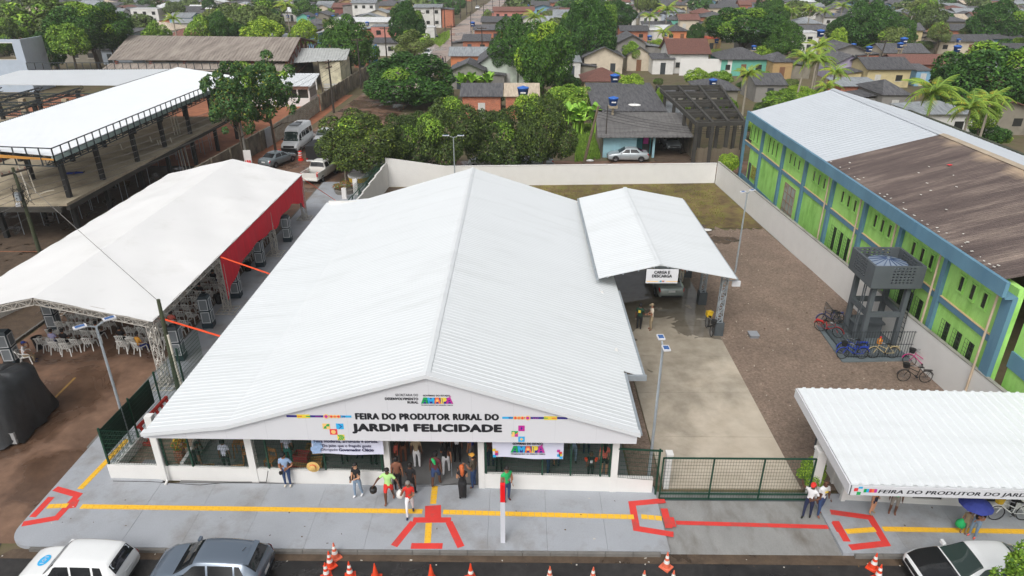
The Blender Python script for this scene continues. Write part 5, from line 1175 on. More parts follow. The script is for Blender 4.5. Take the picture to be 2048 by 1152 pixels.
HT = [
 (896,976,112,3.2,7,'gx',1.3,'lgrey','orange','bright orange house with pale metal roof on the far street corner'),
 (950,1040,131,3.4,15,'gy',2.6,'grey','pale green','pale green gable house with dark roof behind the orange house'),
 (897,972,142,3.0,7,'gy',1.3,'grey','grey','low grey gable house with banana plants in front'),
 (919,1006,193,3.0,6,'gx',1.3,'grey','brick','brick house with dark grey roof behind the row of dark trees'),
 (1007,1080,193,3.0,6,'gx',1.3,'beige','brick','brick house half with a beige roof and blue tank'),
 (922,981,82,2.8,7,'shed',.9,'grey','brick','brick shed with wide grey awning beside the far street'),
 (945,1008,60,3.0,9,'gx',1.0,'grey','brick','red brick house with low grey roofs above the awning shed'),
 (960,1040,44,3.0,9,'shed',1.0,'grey','grey','grey house with broad flat roof along the far street'),
 (985,1070,22,3.0,9,'gx',1.2,'tile','salmon','pinkish tile-roofed house near the top of the far street'),
 (737,803,54,5.0,7,'flat',0,'lgrey','salmon','tall salmon pink house beside the round mango tree'),
 (735,797,86,2.8,4,'shed',.8,'grey','white','grey awning building in front of the salmon house'),
 (655,775,44,3.4,8,'shed',.8,'white','white','long low white building with bright roof left of the far street'),
 (700,752,6,6.0,8,'gx',1.0,'lgrey','white','two-storey white house with red balcony band'),
 (735,775,26,3.2,8,'gy',1.2,'lgrey','cream','cream gable house between white buildings'),
 (825,884,15,6.0,9,'gx',0.8,'lgrey','white','two-storey white shop with dark windows at the far street'),
 (704,738,104,3.0,4,'flat',0,'orange','brick','small brick block with orange top behind the mango tree'),
 (845,870,55,3.0,5,'flat',0,'white','white','small white kiosk on the left verge of the far street'),
 (1164,1252,115,3.2,10,'gy',1.9,'grey','cream','cream porch house with brick gable facing the camera'),
 (1253,1306,110,3.0,9,'gy',1.5,'grey','cream','cream gable house right of the porch house'),
 (1304,1352,118,2.8,5,'shed',.5,'grey','white','small white house with one wooden shutter'),
 (1164,1250,163,2.8,7,'hip',1.6,'tile','yellow','yellow house with brown tiled hip roof and blue tank'),
 (1187,1335,222,3.0,13,'shed',1.3,'grey','grey','wide grey-roofed house with a satellite dish'),
 (1125,1164,124,2.8,8,'shed',.9,'lgrey','white','white house with pale lean-to roof beside the leafy mango'),
 (1119,1150,95,2.8,6,'shed',1.0,'grey','brick','little brick shed behind the big mango tree'),
 (1222,1262,44,3.0,8,'gy',1.3,'grey','cream','small cream gable house behind the tall mango'),
 (1232,1296,86,3.0,10,'gy',1.7,'grey','grey','grey gabled house with mossy bush before it'),
 (1240,1300,62,2.8,8,'gx',1.1,'grey','brick','low brick house under a long grey roof near the palm'),
 (1290,1345,60,2.8,8,'gx',1.0,'white','white','white-roofed house below the teal porch'),
 (1338,1372,40,3.0,7,'hip',1.2,'grey','teal','teal porch house by the coconut palms'),
 (1358,1402,40,3.2,9,'gx',1.5,'tile','cream','cream house with reddish tile roof right of the teal porch'),
 (1330,1380,62,2.8,9,'hip',1.3,'grey','orange','dark-roofed house with orange wall near the round tree'),
 (1336,1424,108,3.6,10,'gx',2.3,'tile','white','white house with large red-brown tile roof'),
 (1440,1542,119,3.0,9,'hip',1.7,'grey','teal','turquoise house with brick gable and dark hip roof'),
 (1546,1590,124,3.0,8,'hip',1.3,'grey','ochre','ochre house behind the feathery palms'),
 (1511,1577,170,2.6,8,'gx',1.2,'grey','grey','grey wooden house with stepped dark roofs'),
 (1681,1770,172,2.8,6,'shed',.4,'lgrey','brick','orange brick house just behind the green hall roof'),
 (1765,1827,190,2.8,9,'hip',1.4,'grey','grey','dark hip-roofed house by the coconut palms'),
 (1671,1733,128,3.0,8,'gy',1.5,'grey','lilac','lilac house with dark red gable'),
 (1735,1832,139,3.0,9,'gx',1.5,'grey','yellow','pale yellow house with a grey metal door'),
 (1834,1868,141,2.6,5,'shed',.5,'grey','blue','sky blue shed beside the yellow house'),
 (1768,1862,106,2.8,9,'gx',1.4,'grey','cream','long dark-roofed house with blue tanks on posts'),
 (1662,1740,103,2.8,9,'gy',1.4,'grey','grey','grey gable house under the bushy palms'),
 (1792,1914,129,2.8,8,'gx',1.3,'tile','brick','reddish tile-roofed house left of the big right tree'),
 (1879,1990,83,2.8,8,'gx',1.2,'grey','cream','long cream house with grey roof at the upper right'),
 (1903,1946,61,3.0,8,'gx',1.3,'grey','brick','brick house with grey roof at the upper right'),
 (1955,1988,58,3.0,7,'gy',1.2,'grey','brick','brick gable house near the leaning pole'),
 (1603,1643,66,4.6,6,'flat',0,'white','white','plain white block beside a large blue tank'),
 (1589,1647,47,3.0,8,'hip',1.5,'lgrey','cream','cream house with pale pyramid roof'),
 (1606,1662,60,2.8,8,'gx',1.0,'grey','grey','mossy grey house below the pale pyramid roof'),
 (1647,1712,34,3.0,8,'gx',1.0,'grey','white','long white house with grey roof behind small palms'),
 (1575,1626,21,3.0,8,'gx',1.2,'tile','white','white house with salmon tile roof near the top'),
 (1400,1462,34,3.0,9,'hip',1.3,'grey','brick','dark hip-roofed house left of the spreading tree'),
 (1415,1480,16,3.0,9,'gx',1.2,'grey','cream','cream house with grey roof near the round bush'),
 (1404,1446,78,3.0,6,'flat',0,'orange','ochre','ochre walled house with orange top behind the tile roof'),
 (158,264,66,5.6,9,'shed',.3,'grey','pale blue','pale blue-grey two-storey house with a blue tank'),
 (95,194,97,3.0,7,'shed',.6,'grey','stained','stained grey house with a white barred gate'),
 (194,262,99,3.0,6,'shed',.6,'grey','pale blue','blue-grey annex against the brown shed roof'),
 (262,350,60,3.0,10,'hip',1.6,'beige','white','white house with beige roof and solar panels'),
 (255,316,18,5.0,6,'flat',0,'white','white','tall plain white block near the upper left trees'),
 (215,282,36,3.2,5,'shed',.1,'lgrey','grey','flat metal carport roof on thin posts'),
 (340,425,46,3.0,8,'gx',.9,'lgrey','white','white house with pale metal roof left of the dark roof'),
 (405,482,34,3.4,10,'gx',1.6,'grey','white','white house with broad dark grey roof left of the mango'),
 (436,482,16,3.5,10,'gx',1.2,'beige','yellow','yellow walled house with beige roof near the top left'),
 (0,30,14,3.4,9,'gx',1.0,'lgrey','white','pale roofed white house in the upper left corner'),
 (38,92,18,4.4,8,'flat',0,'beige','cream','tall cream building behind the upper left trees'),
 (590,622,34,3.0,7,'gy',1.2,'grey','teal','turquoise gable house with blue tanks behind the shed'),
 (598,655,48,2.8,8,'hip',1.2,'grey','grey','dark hip-roofed house behind the brown shed'),
 (650,690,48,3.0,6,'flat',0,'white','white','small white flat house beside the left mango'),
 (628,660,16,3.0,8,'gy',1.2,'lgrey','cream','cream gable house near the top beside banana plants'),
 (662,702,15,4.0,9,'gx',1.4,'tile','red wood','dark red boarded house with tile roof near the top'),
]
for xl, xr, ye, H, D, k, rs, rf, wl_, lab in HT: house(lab, xl, xr, ye, H, D, k, rs, rf, wl_)
# the aqua house behind the rear wall, open garage bay on its right
aq = thing('aqua_house', 'pale aqua house with long grey corrugated roof and open garage', 'house', (14, 77, 0))
a, b_ = atY(1195, 276, 73.0), atY(1387, 275, 73.0); yf = 73.9; HOUSES.append((a.x, b_.x, yf, yf+12))
c_, d_ = atY(1191, 224, 82), atY(1362, 226, 82)
M_fc = roof_mat('long_grey_roof', c8(116, 114, 112), c8(88, 86, 86), .3, corr=0, axis=1, rnd=0)
for k in range(5):
    f0_, f1_ = k/5, (k+1)/5+.012
    P_ = lambda f, l, r, dz=0: (l.lerp(r, f) + Vector((0, 0, dz)))
    MB().corr(P_(f1_, a, c_, .0), P_(f1_, b_, d_, .0), P_(f0_, b_, d_, .03), P_(f0_, a, c_, .03), .5, .05).build('roof_sheet', M_fc, aq)
xw = [atY(x, 310, 74.1).x for x in (1205, 1271, 1305, 1385)]
M_aq = wallm('aqua'); 
MB().box(xw[0], xw[1], yf, yf+.2, 0, 2.3).build('front_wall', M_aq, aq); MB().box(xw[0], xw[0]+.2, yf+.2, yf+8, 0, 2.35).build('side_wall', M_block, aq); MB().box(xw[1], xw[2], yf+1.6, yf+1.8, 0, 2.4).build('porch_wall', mat('teal_dark', c8(70, 136, 146), .85, .1), aq)
MB().box(xw[3]-.2, xw[3], yf, yf+8, 0, 2.35).build('side_wall', M_block, aq); MB().box(xw[0], xw[3], yf+8, yf+8.2, 0, 3.0).build('rear_wall', M_block, aq)
MB().box(xw[2]-.12, xw[2]+.12, yf-.1, yf+.14, 0, 2.3).build('post', M_aq, aq); MB().box(xw[1]+.9, xw[1]+1.7, yf+1.55, yf+1.6, 0, 2.0).build('door', M_door[2], aq); MB().box(xw[1]+.95, xw[1]+1.5, yf+1.35, yf+1.38, 1.2, 1.9).build('pink_cloth', C_MAG, aq)
pc = at(1330, 308); struct(MB().add([(xw[2], yf-2, .03), (xw[3], yf-2, .03), (xw[3], yf+9, .03), (xw[2], yf+9, .03)], [(0, 1, 2, 3)]).build('garage_floor', M_mud))
# bare concrete frame next to it
sk = thing('concrete_skeleton', 'bare blackened concrete frame without a roof beside the aqua house', 'building frame', (22, 82, 0))
n0 = at(1390, 326); zt = atY(1394, 247, n0.y).z; Pn = [at(1394, 249, zt), at(1489, 246, zt), at(1440, 173, zt), at(1314, 174, zt)]
M_sk = mat('blackened_concrete', c8(64, 62, 58), .9, .25, 1, bump=.2)
HOUSES.append((Pn[3].x, Pn[1].x+2, Pn[0].y-1, Pn[3].y))
for i in range(5):
    f = i/4; l, r = Pn[0].lerp(Pn[3], f), Pn[1].lerp(Pn[2], f)
    MB().bar(l, r, .3, .4).build('cross_beam', M_sk, sk)
    for g in (0, .33, .66, 1):
        q = l.lerp(r, g); MB().box(q.x-.17, q.x+.17, q.y-.17, q.y+.17, 0, zt).build('column', M_sk, sk)
for g in (0, .33, .66, 1): MB().bar(Pn[0].lerp(Pn[1], g)+Vector((0, 0, .05)), Pn[3].lerp(Pn[2], g)+Vector((0, 0, .05)), .26, .4).build('long_beam', M_sk, sk)
for i in range(8): f = (i+.5)/8; MB().bar(Pn[0].lerp(Pn[3], f)-Vector((0, 0, .02)), Pn[1].lerp(Pn[2], f)-Vector((0, 0, .02)), .16, .3).build('joist', M_sk, sk)
pk = thing('plank_fence', 'old grey vertical plank fence below the concrete skeleton', 'fence', (19, 72.5, 0))
pa, pb2 = at(1392, 326), at(1478, 330); random.seed(4)
M_pl = mat('old_plank', c8(112, 102, 88), .9, .2, 4, rnd=.15)
for i in range(26):
    p = pa.lerp(pb2, i/26); h = 1.7+random.uniform(-.12, .12); ubox('plank', M_pl, pk, (p.x, p.y, h/2), (.15, .03, h))
# white front wall with shutter gate in front of the tile-roofed house
fw = thing('white_front_wall', 'white street wall with grey shutter gate before the tile-roofed house', 'wall', tuple(at(1410, 150)))
a, b_ = at(1358, 151), at(1461, 152); MB().prism([a[:2], b_[:2], (b_.x, b_.y+.2), (a.x, a.y+.2)], 0, 3.0).build('panel', M_white, fw)
g0, g1 = at(1437, 151), at(1457, 151); MB().box(g0.x, g1.x, a.y-.06, a.y-.01, 0, 2.1).build('shutter_gate', mat('shutter_beige', c8(196, 188, 172), .7, .08), fw)
random.seed(12)
for k in range(7):
    x = a.x+(b_.x-a.x)*random.uniform(.25, .6); z = random.uniform(.7, 2.2); MB().cbox((x, a.y-.012, z), (random.uniform(.2, .6), .012, random.uniform(.1, .4))).build('scuffed_patch', mat('scuff_grey', c8(120, 122, 122), .9, .3, 6), fw)
mw = thing('blue_mural_wall', 'bright blue painted wall end at the start of the far street', 'wall', tuple(at(745, 135)))
a, b_ = at(741, 137), at(756, 122); MB().prism([a[:2], b_[:2], (b_.x-.2, b_.y), (a.x-.2, a.y)], 0, 3.4).build('panel', mat('mural_blue', c8(40, 130, 214), .7, .15, 1), mw)
p = a.lerp(b_, .5); MB().prism([(a.x+.03, a.y-.1), (p.x+.03, p.y), (p.x+.01, p.y), (a.x+.01, a.y-.1)], 1.1, 2.2).build('white_mark', M_white, mw)

# far rows of houses; each stands in its row between the tree crowns
random.seed(33)
TREES_FAR = []; FB = MB()
row = 0; Y = 84.0; nf = 0
roofk = ['grey']*8+['lgrey']*3+['tile']*2+['white', 'beige', 'grey']; wallk = ['cream', 'white', 'white', 'grey', 'brick', 'cream', 'yellow', 'pale green', 'white', 'stained', 'blue', 'ochre', 'pale blue']
MANUAL = list(HOUSES)
def hides(x0, x1, y, k):
    return any(y < c < y*k and x0/y < b/c and x1/y > a/c for a, b, c, d in MANUAL)
def clear(x0, x1, y0, y1, m=1.0):
    return not any(x0 < b+m and x1 > a-m and y0 < d+m and y1 > c-m for a, b, c, d in HOUSES)
while Y < 405:
    hwid = Y*.765+10; x = -hwid-4; k = 0
    while x < hwid:
        wd = random.uniform(6.8, 10.5); yy_ = Y+random.uniform(-2.5, 2.5)
        mid = x+wd/2
        if (Y > 150 or x > (24 if Y < 100 else -12)) and not (SX(yy_)-3.2 < x+wd and x < SX(yy_)+12) and clear(x, x+wd, yy_, yy_+10, .6) and not hides(x, x+wd, yy_, 1.3 if yy_ < 112 else 1.1):
            if random.random() < (.88 if Y > 190 else .68 if mid > -60 else .3):
                if nf >= 300:
                    w2, dd, hh, rr = wd*.46, random.uniform(6, 8), random.uniform(2.6, 3.2), random.uniform(.9, 1.5); mw, mr = random.randrange(4), 4+random.choice((0, 0, 0, 1, 2)); y1_ = yy_+dd; HOUSES.append((x, x+wd, yy_, y1_))
                    FB.box(mid-w2+.4, mid+w2-.4, yy_+.4, y1_-.4, 0, hh, mw); FB.slab([(mid-w2, yy_, hh), (mid+w2, yy_, hh), (mid+w2, yy_+dd/2, hh+rr), (mid-w2, yy_+dd/2, hh+rr)], .08, mr); FB.slab([(mid-w2, y1_, hh), (mid+w2, y1_, hh), (mid+w2, yy_+dd/2, hh+rr), (mid-w2, yy_+dd/2, hh+rr)], .08, mr)
                    x += wd+random.uniform(.2, 1.2); continue
                kind = random.choice(['gx', 'gx', 'gy', 'gy', 'hip', 'hip', 'shed']); rf, wl_ = random.choice(roofk), random.choice(wallk)
                nm = {'gx': 'long gable', 'gy': 'front gable', 'hip': 'hip', 'shed': 'lean-to'}[kind]
                rn = {'grey': 'dark grey', 'lgrey': 'pale grey', 'tile': 'brown tiled', 'white': 'white', 'beige': 'beige', 'orange': 'orange'}[rf]
                house(f'{wl_} house, {rn} {nm} roof, {ordw(k)} from left in {ordw(row)} far row', 0, 0, 0, random.uniform(2.7, 3.4), random.uniform(6.5, 9), kind, random.uniform(.9, 1.6), rf, wl_, detail=1 if Y < 330 else 0,
                      X=mid, Yf=yy_, Wd=wd-random.uniform(.3, 1.5), group='houses of the far town rows', rot=random.uniform(-.06, .06))
                k += 1; nf += 1
                if random.random() < .35: TREES_FAR.append((mid+random.uniform(-5, 5), yy_+9+random.uniform(0, 4), random.uniform(3, 6), random.uniform(1.6, 3.2), row))
            else: TREES_FAR.append((mid, yy_+random.uniform(0, 6), random.uniform(6, 11), random.uniform(3.2, 5.6), row))
        x += wd+random.uniform(.3, 2.0)
    Y += 14.5; row += 1
for _ in range(700):
    y = random.uniform(150, 400); x = random.uniform(-.78, .78)*y
    if len(TREES_FAR) < 260 and clear(x-1.5, x+1.5, y-1.5, y+1.5, .1) and not SX(y)-4 < x < SX(y)+13 and not hides(x-3, x+3, y, 1.2): TREES_FAR.append((x, y, random.uniform(3.5, 8), random.uniform(2, 4.2), int((y-84)/14.5)))

tag(FB.build('far_houses', [wallm('cream'), wallm('white'), wallm('grey'), wallm('brick'), RM['grey'], RM['lgrey'], RM['tile']]), 'farthest crowded house roofs along the top of the picture', 'houses', None, 'stuff')
# blue water tanks on posts
M_tank = mat('tank_blue', c8(34, 86, 170), .5, .06, 2, rnd=.12); M_tlid = mat('tank_lid_blue', c8(44, 104, 190), .5, .05)
tank0 = None
tb = MB().lathe([(.42, 0), (.55, .75), (.58, .76), (.58, .84), (.56, .85)], 14).mesh('tank_body', M_tank, True); tlm = MB().lathe([(.6, .85), (.58, .9), (.12, 1.02), (.1, 1.05)], 14).mesh('tank_lid', M_tlid); tpm = MB().box(-.12, .12, -.12, .12, -1, 0).box(-.5, .5, -.5, .5, -.06, -.001).mesh('tank_post', M_conc); tlg = MB().box(-.26, .26, -.575, -.545, .38, .52).mesh('tank_label', M_white)
tanks = [(1046, 193, 4.1, 1.25, 'over the beige roof behind the tree row'), (1229, 165, 3.4, 1.2, 'beside the brown tiled hip roof'), (1226, 211, 4.3, 1.0, 'on the wide grey roof with the dish'), (1425, 172, 3.4, 1.0, 'above the concrete skeleton'),
 (227, 79, 3.0, 1.0, 'against the pale blue house at upper left'), (1640, 73, 4.6, 1.4, 'large one by the plain white block'), (1433, 86, 3.0, .9, 'left of the spreading tree'), (1507, 100, 3.0, .9, 'on a post behind the turquoise house'),
 (1706, 96, 3.2, .9, 'on a table over the grey gable house'), (1737, 104, 3.2, 1.1, 'on the pale green post house'), (1806, 88, 5.0, 1.2, 'higher of the twin posts'), (1799, 96, 4.4, 1.0, 'lower of the twin posts'), (1913, 104, 4.0, 1.2, 'on a single concrete post near the right tree'),
 (1916, 85, 3.4, .8, 'on the long cream house at upper right'), (1299, 80, 3.2, 1.0, 'by the palm below the teal porch'), (1259, 84, 3.0, .8, 'small one on the grey gabled house'), (1332, 72, 3.0, .7, 'small one by the bright bush'), (1122, 80, 3.4, 1.0, 'between the two mango trees'),
 (945, 53, 3.6, 1.2, 'over the red wall on the far street'), (735, 51, 3.2, 1.0, 'next to the salmon house'), (576, 36, 3.0, .9, 'left of the turquoise gable'), (617, 37, 3.0, .9, 'right of the turquoise gable'), (634, 33, 3.0, .9, 'on a rod near the dark hip roofs'), (667, 37, 3.0, 1.0, 'by the small white flat house'),
 (425, 69, 3.0, 1.0, 'behind the brown shed ridge'), (281, 37, 3.0, .9, 'under the flat metal carport'), (1137, 13, 3.2, .9, 'near the top centre houses'), (1465, 26, 3.4, .9, 'near the round bush'), (1666, 32, 3.2, .7, 'small one on the long white house'), (1262, 27, 3.2, .7, 'small one above the small cream gable'), (1302, 22, 3.2, .8, 'near the coconut palms'), (1057, 14, 3.2, .8, 'left of the top centre houses')]
for px, py, z, s, lab in tanks:
    p = at(px, py, z); t = thing('water_tank', 'blue plastic water tank '+lab, 'water tank', (p.x, p.y, z-1), 0, 'blue roof water tanks')
    for nm, me in (('tank_body', tb), ('tank_lid', tlm), ('post', tpm), ('label', tlg)):
        o = link(nm, me, t, (0, 0, 1), 0, None, False); o.scale = (s, s, s) if nm != 'post' else (1, 1, z)
dish = thing('satellite_dish', 'white satellite dish on the wide grey roof', 'satellite dish', tuple(at(1268, 222, 3.4)))
MB().lathe([(.75, .22), (.5, .08), (.2, .01), (0.01, 0)], 16, (0, 0, .5), cap=False).build('reflector', M_white, dish, world=False, smooth=True); MB().tube((0, 0, 0), (0, 0, .5), .05).build('mast', M_steel, dish, world=False); MB().bar((0, -.7, .72), (0, 0, 1.0), .03).build('feed_arm', M_steel, dish, world=False)

# poles, street lamps, cables
M_pole = mat('pole_concrete', c8(150, 146, 138), .85, .12, 2); M_wpole = mat('pole_dark', c8(62, 56, 50), .85, .2, 2); M_mould = mat('pole_mossy', c8(66, 72, 52), .9, .25, 2)
def pole(label, base, h, r=.14, m=None, arms=0, lean=(0, 0), name='utility_pole', rz=0):
    t = thing(name, label, 'pole', tuple(base), rz)
    MB().tube((0, 0, 0), (lean[0], lean[1], h), r, r*.65, 9).build('shaft', m or M_wpole, t, world=False)
    for k in range(arms):
        z = h-.35-k*.7; x_, y_ = lean[0]*z/h, lean[1]*z/h
        MB().box(x_-.9, x_+.9, y_-.06, y_+.06, z-.06, z+.06).build('crossarm', M_wpole, t, world=False)
        for q in (-.8, -.3, .3, .8): MB().lathe([(.05, 0), (.06, .08), (.03, .16)], 7, (x_+q, y_, z+.06)).build('insulator', mat('insulator', c8(120, 90, 76), .4, .1), t, world=False)
    return t
pA = at(82, 512); pole('cluttered concrete power pole rising beside the tent with tangled cables', pA, 6.6, .15, M_mould, 1, rz=1.2)
ta = thing('pole_lantern', 'grey street lantern fixed to the cluttered concrete pole', 'street light', tuple(pA + Vector((-.3, -.2, 4.0)))); MB().cbox((0, 0, 0), (.28, .6, .14), .6).build('lamp_head', M_fasc, ta, world=False); MB().bar((0, 0, 0), (.3, .2, -.1), .05).build('bracket', M_steel, ta, world=False)
tr_ = thing('cable_bundle', 'tangled black cable coil and junction boxes on the cluttered pole', 'cable', tuple(pA + Vector((0, 0, 4.6)))); random.seed(2); b = MB()
for k in range(14):
    pts = [(random.uniform(-.5, .5), random.uniform(-.4, .4), random.uniform(-.9, .9)) for _ in range(5)]; b.pipe(pts, .02, 4)
b.build('coil', M_black, tr_, world=False); MB().box(-.25, .05, -.35, -.1, -.3, .3).build('junction_box', M_steel, tr_, world=False)
p = at(357, 778, .15); pole('black mossy wooden pole beside the nearest tent leg', p, 5.0, .13, M_mould, lean=(.1, 0)); tag(MB().tube((p.x+.25, p.y-.1, .15), (p.x+.2, p.y-.1, 3.3), .055, n=8).build('conduit', M_pvc), 'white plastic conduit upright beside the black mossy pole', 'conduit')
p = at(1166, 334); pole('leaning wooden pole by the grassy plot behind the rear wall', p, 6.2, .17, mat('pole_brown', c8(112, 98, 80), .9, .2, 2), lean=(1.3, .3))
p = at(668, 226); pole('dark utility pole with cables beside the old panel wall', p, 7.2, .16, M_wpole, 2, rz=1.4)
p = at(650, 212); pole('thin dark pole leaning behind the old panel wall', p, 6.4, .1, M_wpole, 0, lean=(-.3, 0))
p = at(496, 330); pole('slim grey pole at the corner of the stained block wall', p, 7.0, .14, M_pole, 1, lean=(.1, .2), rz=1.3)
p = at(1745, 166); pole('dark pole standing before the pale yellow house', p, 7.2, .15, M_wpole, 1, lean=(.9, .3))
p = at(2014, 76); pole('pale leaning utility pole at the upper right with crossarms', p, 8.5, .2, M_pole, 2, lean=(.7, .2))
p = at(1812, 84); pole('pale pole behind the twin water tanks', p, 6.5, .16, M_pole, 1)
p = at(1475, 120); pole('dark pole before the turquoise house', p, 6.5, .13, M_wpole, 1)
p = at(965, 140); pole('dark pole with coiled cable above the orange house', p, 8.0, .14, M_wpole, 1)
p = at(1272, 44); pole('dark pole beside the small cream gable', p, 7.5, .15, M_wpole, 1)
p = at(1212, 268, 3.2); pole('short black mast standing at the eave of the aqua house', p, 2.9, .06, M_wpole)
farp = []
for k in range(11):
    Yk = 118+k*21; p = Vector((SX(Yk)-1.3, Yk, 0)); farp.append(p); pole(f'dark power pole on the left verge of the far street, {ordw(k)} from the near end', p, 8.0, .16, M_wpole, 1)
for k in range(6):
    Yk = 150+k*40; p = Vector((SX(Yk)+10, Yk, 0)); pole(f'thin pole on the right verge of the far street, {ordw(k)} from the near end', p, 7.5, .13, M_wpole, 1)
def cable(p0, p1, sag, r=.014, label='thin black power cable sagging between the street poles', group='power cables along the side street', m=None):
    p0, p1 = Vector(p0), Vector(p1); pts = []
    for i in range(13): u = i/12; q = p0.lerp(p1, u); q.z -= sag*4*u*(1-u); pts.append(q)
    return tag(MB().pipe(pts, r, 4).build('cable', m or M_black), label, 'cable', group)
pB = at(496, 330); pC = at(668, 226); pD = Vector((-40, 24, 0))
lab6 = ['topmost', 'second', 'third', 'fourth', 'fifth', 'lowest']
M_cab = mat('cable_grey', c8(112, 110, 106), .6, .1)
for i in range(6):
    o_ = Vector(((-.8+i*.3) if i < 4 else 0, 0, 6.2-i*.42))
    cable(pA+o_, pB+o_+Vector((0, 0, .2)), .5, .02, f'{lab6[i]} of the power cables strung in front of the unfinished building', m=M_cab)
    cable(pD+o_, pA+o_, .35, .02, f'{lab6[i]} of the power cables running left from the cluttered pole', m=M_cab)
    if i < 4: cable(pB+o_, pC+o_, .5, .018, f'{lab6[i]} power cable from the wall corner pole to the old wall pole')
    if i < 3: cable(pC+o_, farp[0]+o_+Vector((0, 0, 1)), .6, .018, f'{lab6[i]} power cable from the old wall pole towards the far street')
cable(pA+Vector((0, 0, 6.3)), at(357, 778, .15)+Vector((.1, 0, 4.9)), .05, .02, 'single grey drop cable crossing above the white tent', None, M_cab)
cable(pA+Vector((0, 0, 3.0)), (-30.5, 30, 5.2), .2, .016, 'thin cable dropping past the left tent edge', None, M_cab)
pq = at(1166, 334)+Vector((1.3, .3, 6.0))
for i in range(4): cable(pq-Vector((0, 0, i*.3)), (24.5, 71, 4.0-i*.2), .7, .016, f'{["top", "second", "third", "bottom"][i]} cable strung before the aqua house', 'power cables behind the rear wall')
for k in range(10):
    for i, dx in enumerate((-.8, .8)): cable(farp[k]+Vector((dx, 0, 7.8)), farp[k+1]+Vector((dx, 0, 7.8)), .4, .02, f'{["street-side", "house-side"][1-i]} cable of span {ordw(k)} along the far street poles', 'power cables along the far street')
def solar_lamp(label, base, h, rz, arm=1.0, base_m=None):
    t = thing('street_lamp', label, 'street lamp', tuple(base), rz)
    MB().tube((0, 0, 0), (0, 0, h), .065, .045, 9).build('post', M_steel, t, world=False); MB().box(-.14, .14, -.14, .14, 0, .03).build('foot_plate', M_steel, t, world=False)
    for s in (-1, 1):
        MB().bar((0, 0, h), (s*arm*.45, 0, h+.12), .05).build('arm', M_steel, t, world=False)
        hd_ = MB().cbox((s*arm*.85, 0, h+.19), (arm*.75, .26, .06)).build('lamp_head', M_fasc, t, world=False); MB().cbox((s*arm*.85, 0, h+.222), (arm*.55, .2, .008)).build('solar_panel', mat('solar_cell', c8(60, 96, 150), .25, .1, 8), hd_, world=False)
    return t
solar_lamp('twin-headed solar street lamp at the left corner fence', at(268, 908), 6.35, .75, .62)
solar_lamp('twin-headed solar street lamp beside the drive in front of the gate', at(1296, 966), 6.5, 1.62, .48)
solar_lamp('twin-headed solar street lamp in the gravel yard by the green hall', at(1470, 546), 5.7, .5, .48)
solar_lamp('twin-headed street lamp at the rear wall among the dark trees', (-6.0, 62.2, 0), 4.9, 0, .8)
p = at(808, 945, .15); tot = thing('totem_post', 'white square totem post with red top on the pavement', 'post', tuple(at(1006, 1083, .15)))
q = at(1006, 1083, .15); zt_ = atY(1006, 968, q.y).z-.15; zr_ = atY(1006, 1002, q.y).z-.15
MB().box(-.085, .085, -.07, .07, 0, zr_).build('shaft', mat('totem_white', c8(206, 208, 216), .5, .03), tot, world=False); MB().box(-.085, .085, -.07, .07, zr_, zt_).build('red_top', mat('totem_red', c8(232, 24, 32), .5, .03), tot, world=False)
# ================================================================== TREES AND PLANTS
M_bark = mat('bark', c8(92, 82, 70), .9, .2, 4, bump=.3)
G = lambda *c: c8(*c)
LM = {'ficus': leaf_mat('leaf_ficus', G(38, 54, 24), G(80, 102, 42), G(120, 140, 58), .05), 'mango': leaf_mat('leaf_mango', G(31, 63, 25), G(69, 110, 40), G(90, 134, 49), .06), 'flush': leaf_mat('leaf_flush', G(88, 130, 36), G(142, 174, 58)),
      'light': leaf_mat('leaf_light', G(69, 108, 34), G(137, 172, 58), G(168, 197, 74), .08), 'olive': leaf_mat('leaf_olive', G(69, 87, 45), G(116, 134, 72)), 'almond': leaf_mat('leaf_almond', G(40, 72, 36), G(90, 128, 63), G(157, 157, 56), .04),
      'palm': leaf_mat('leaf_palm', G(78, 110, 38), G(143, 170, 67), G(190, 179, 67), .1), 'banana': leaf_mat('leaf_banana', G(87, 139, 45), G(157, 202, 81)), 'croton': leaf_mat('leaf_croton', G(190, 78, 45), G(231, 190, 56), G(123, 157, 56), .3), 'redflower': leaf_mat('leaf_redflower', G(168, 56, 49), G(134, 123, 56), G(101, 123, 56), .4)}
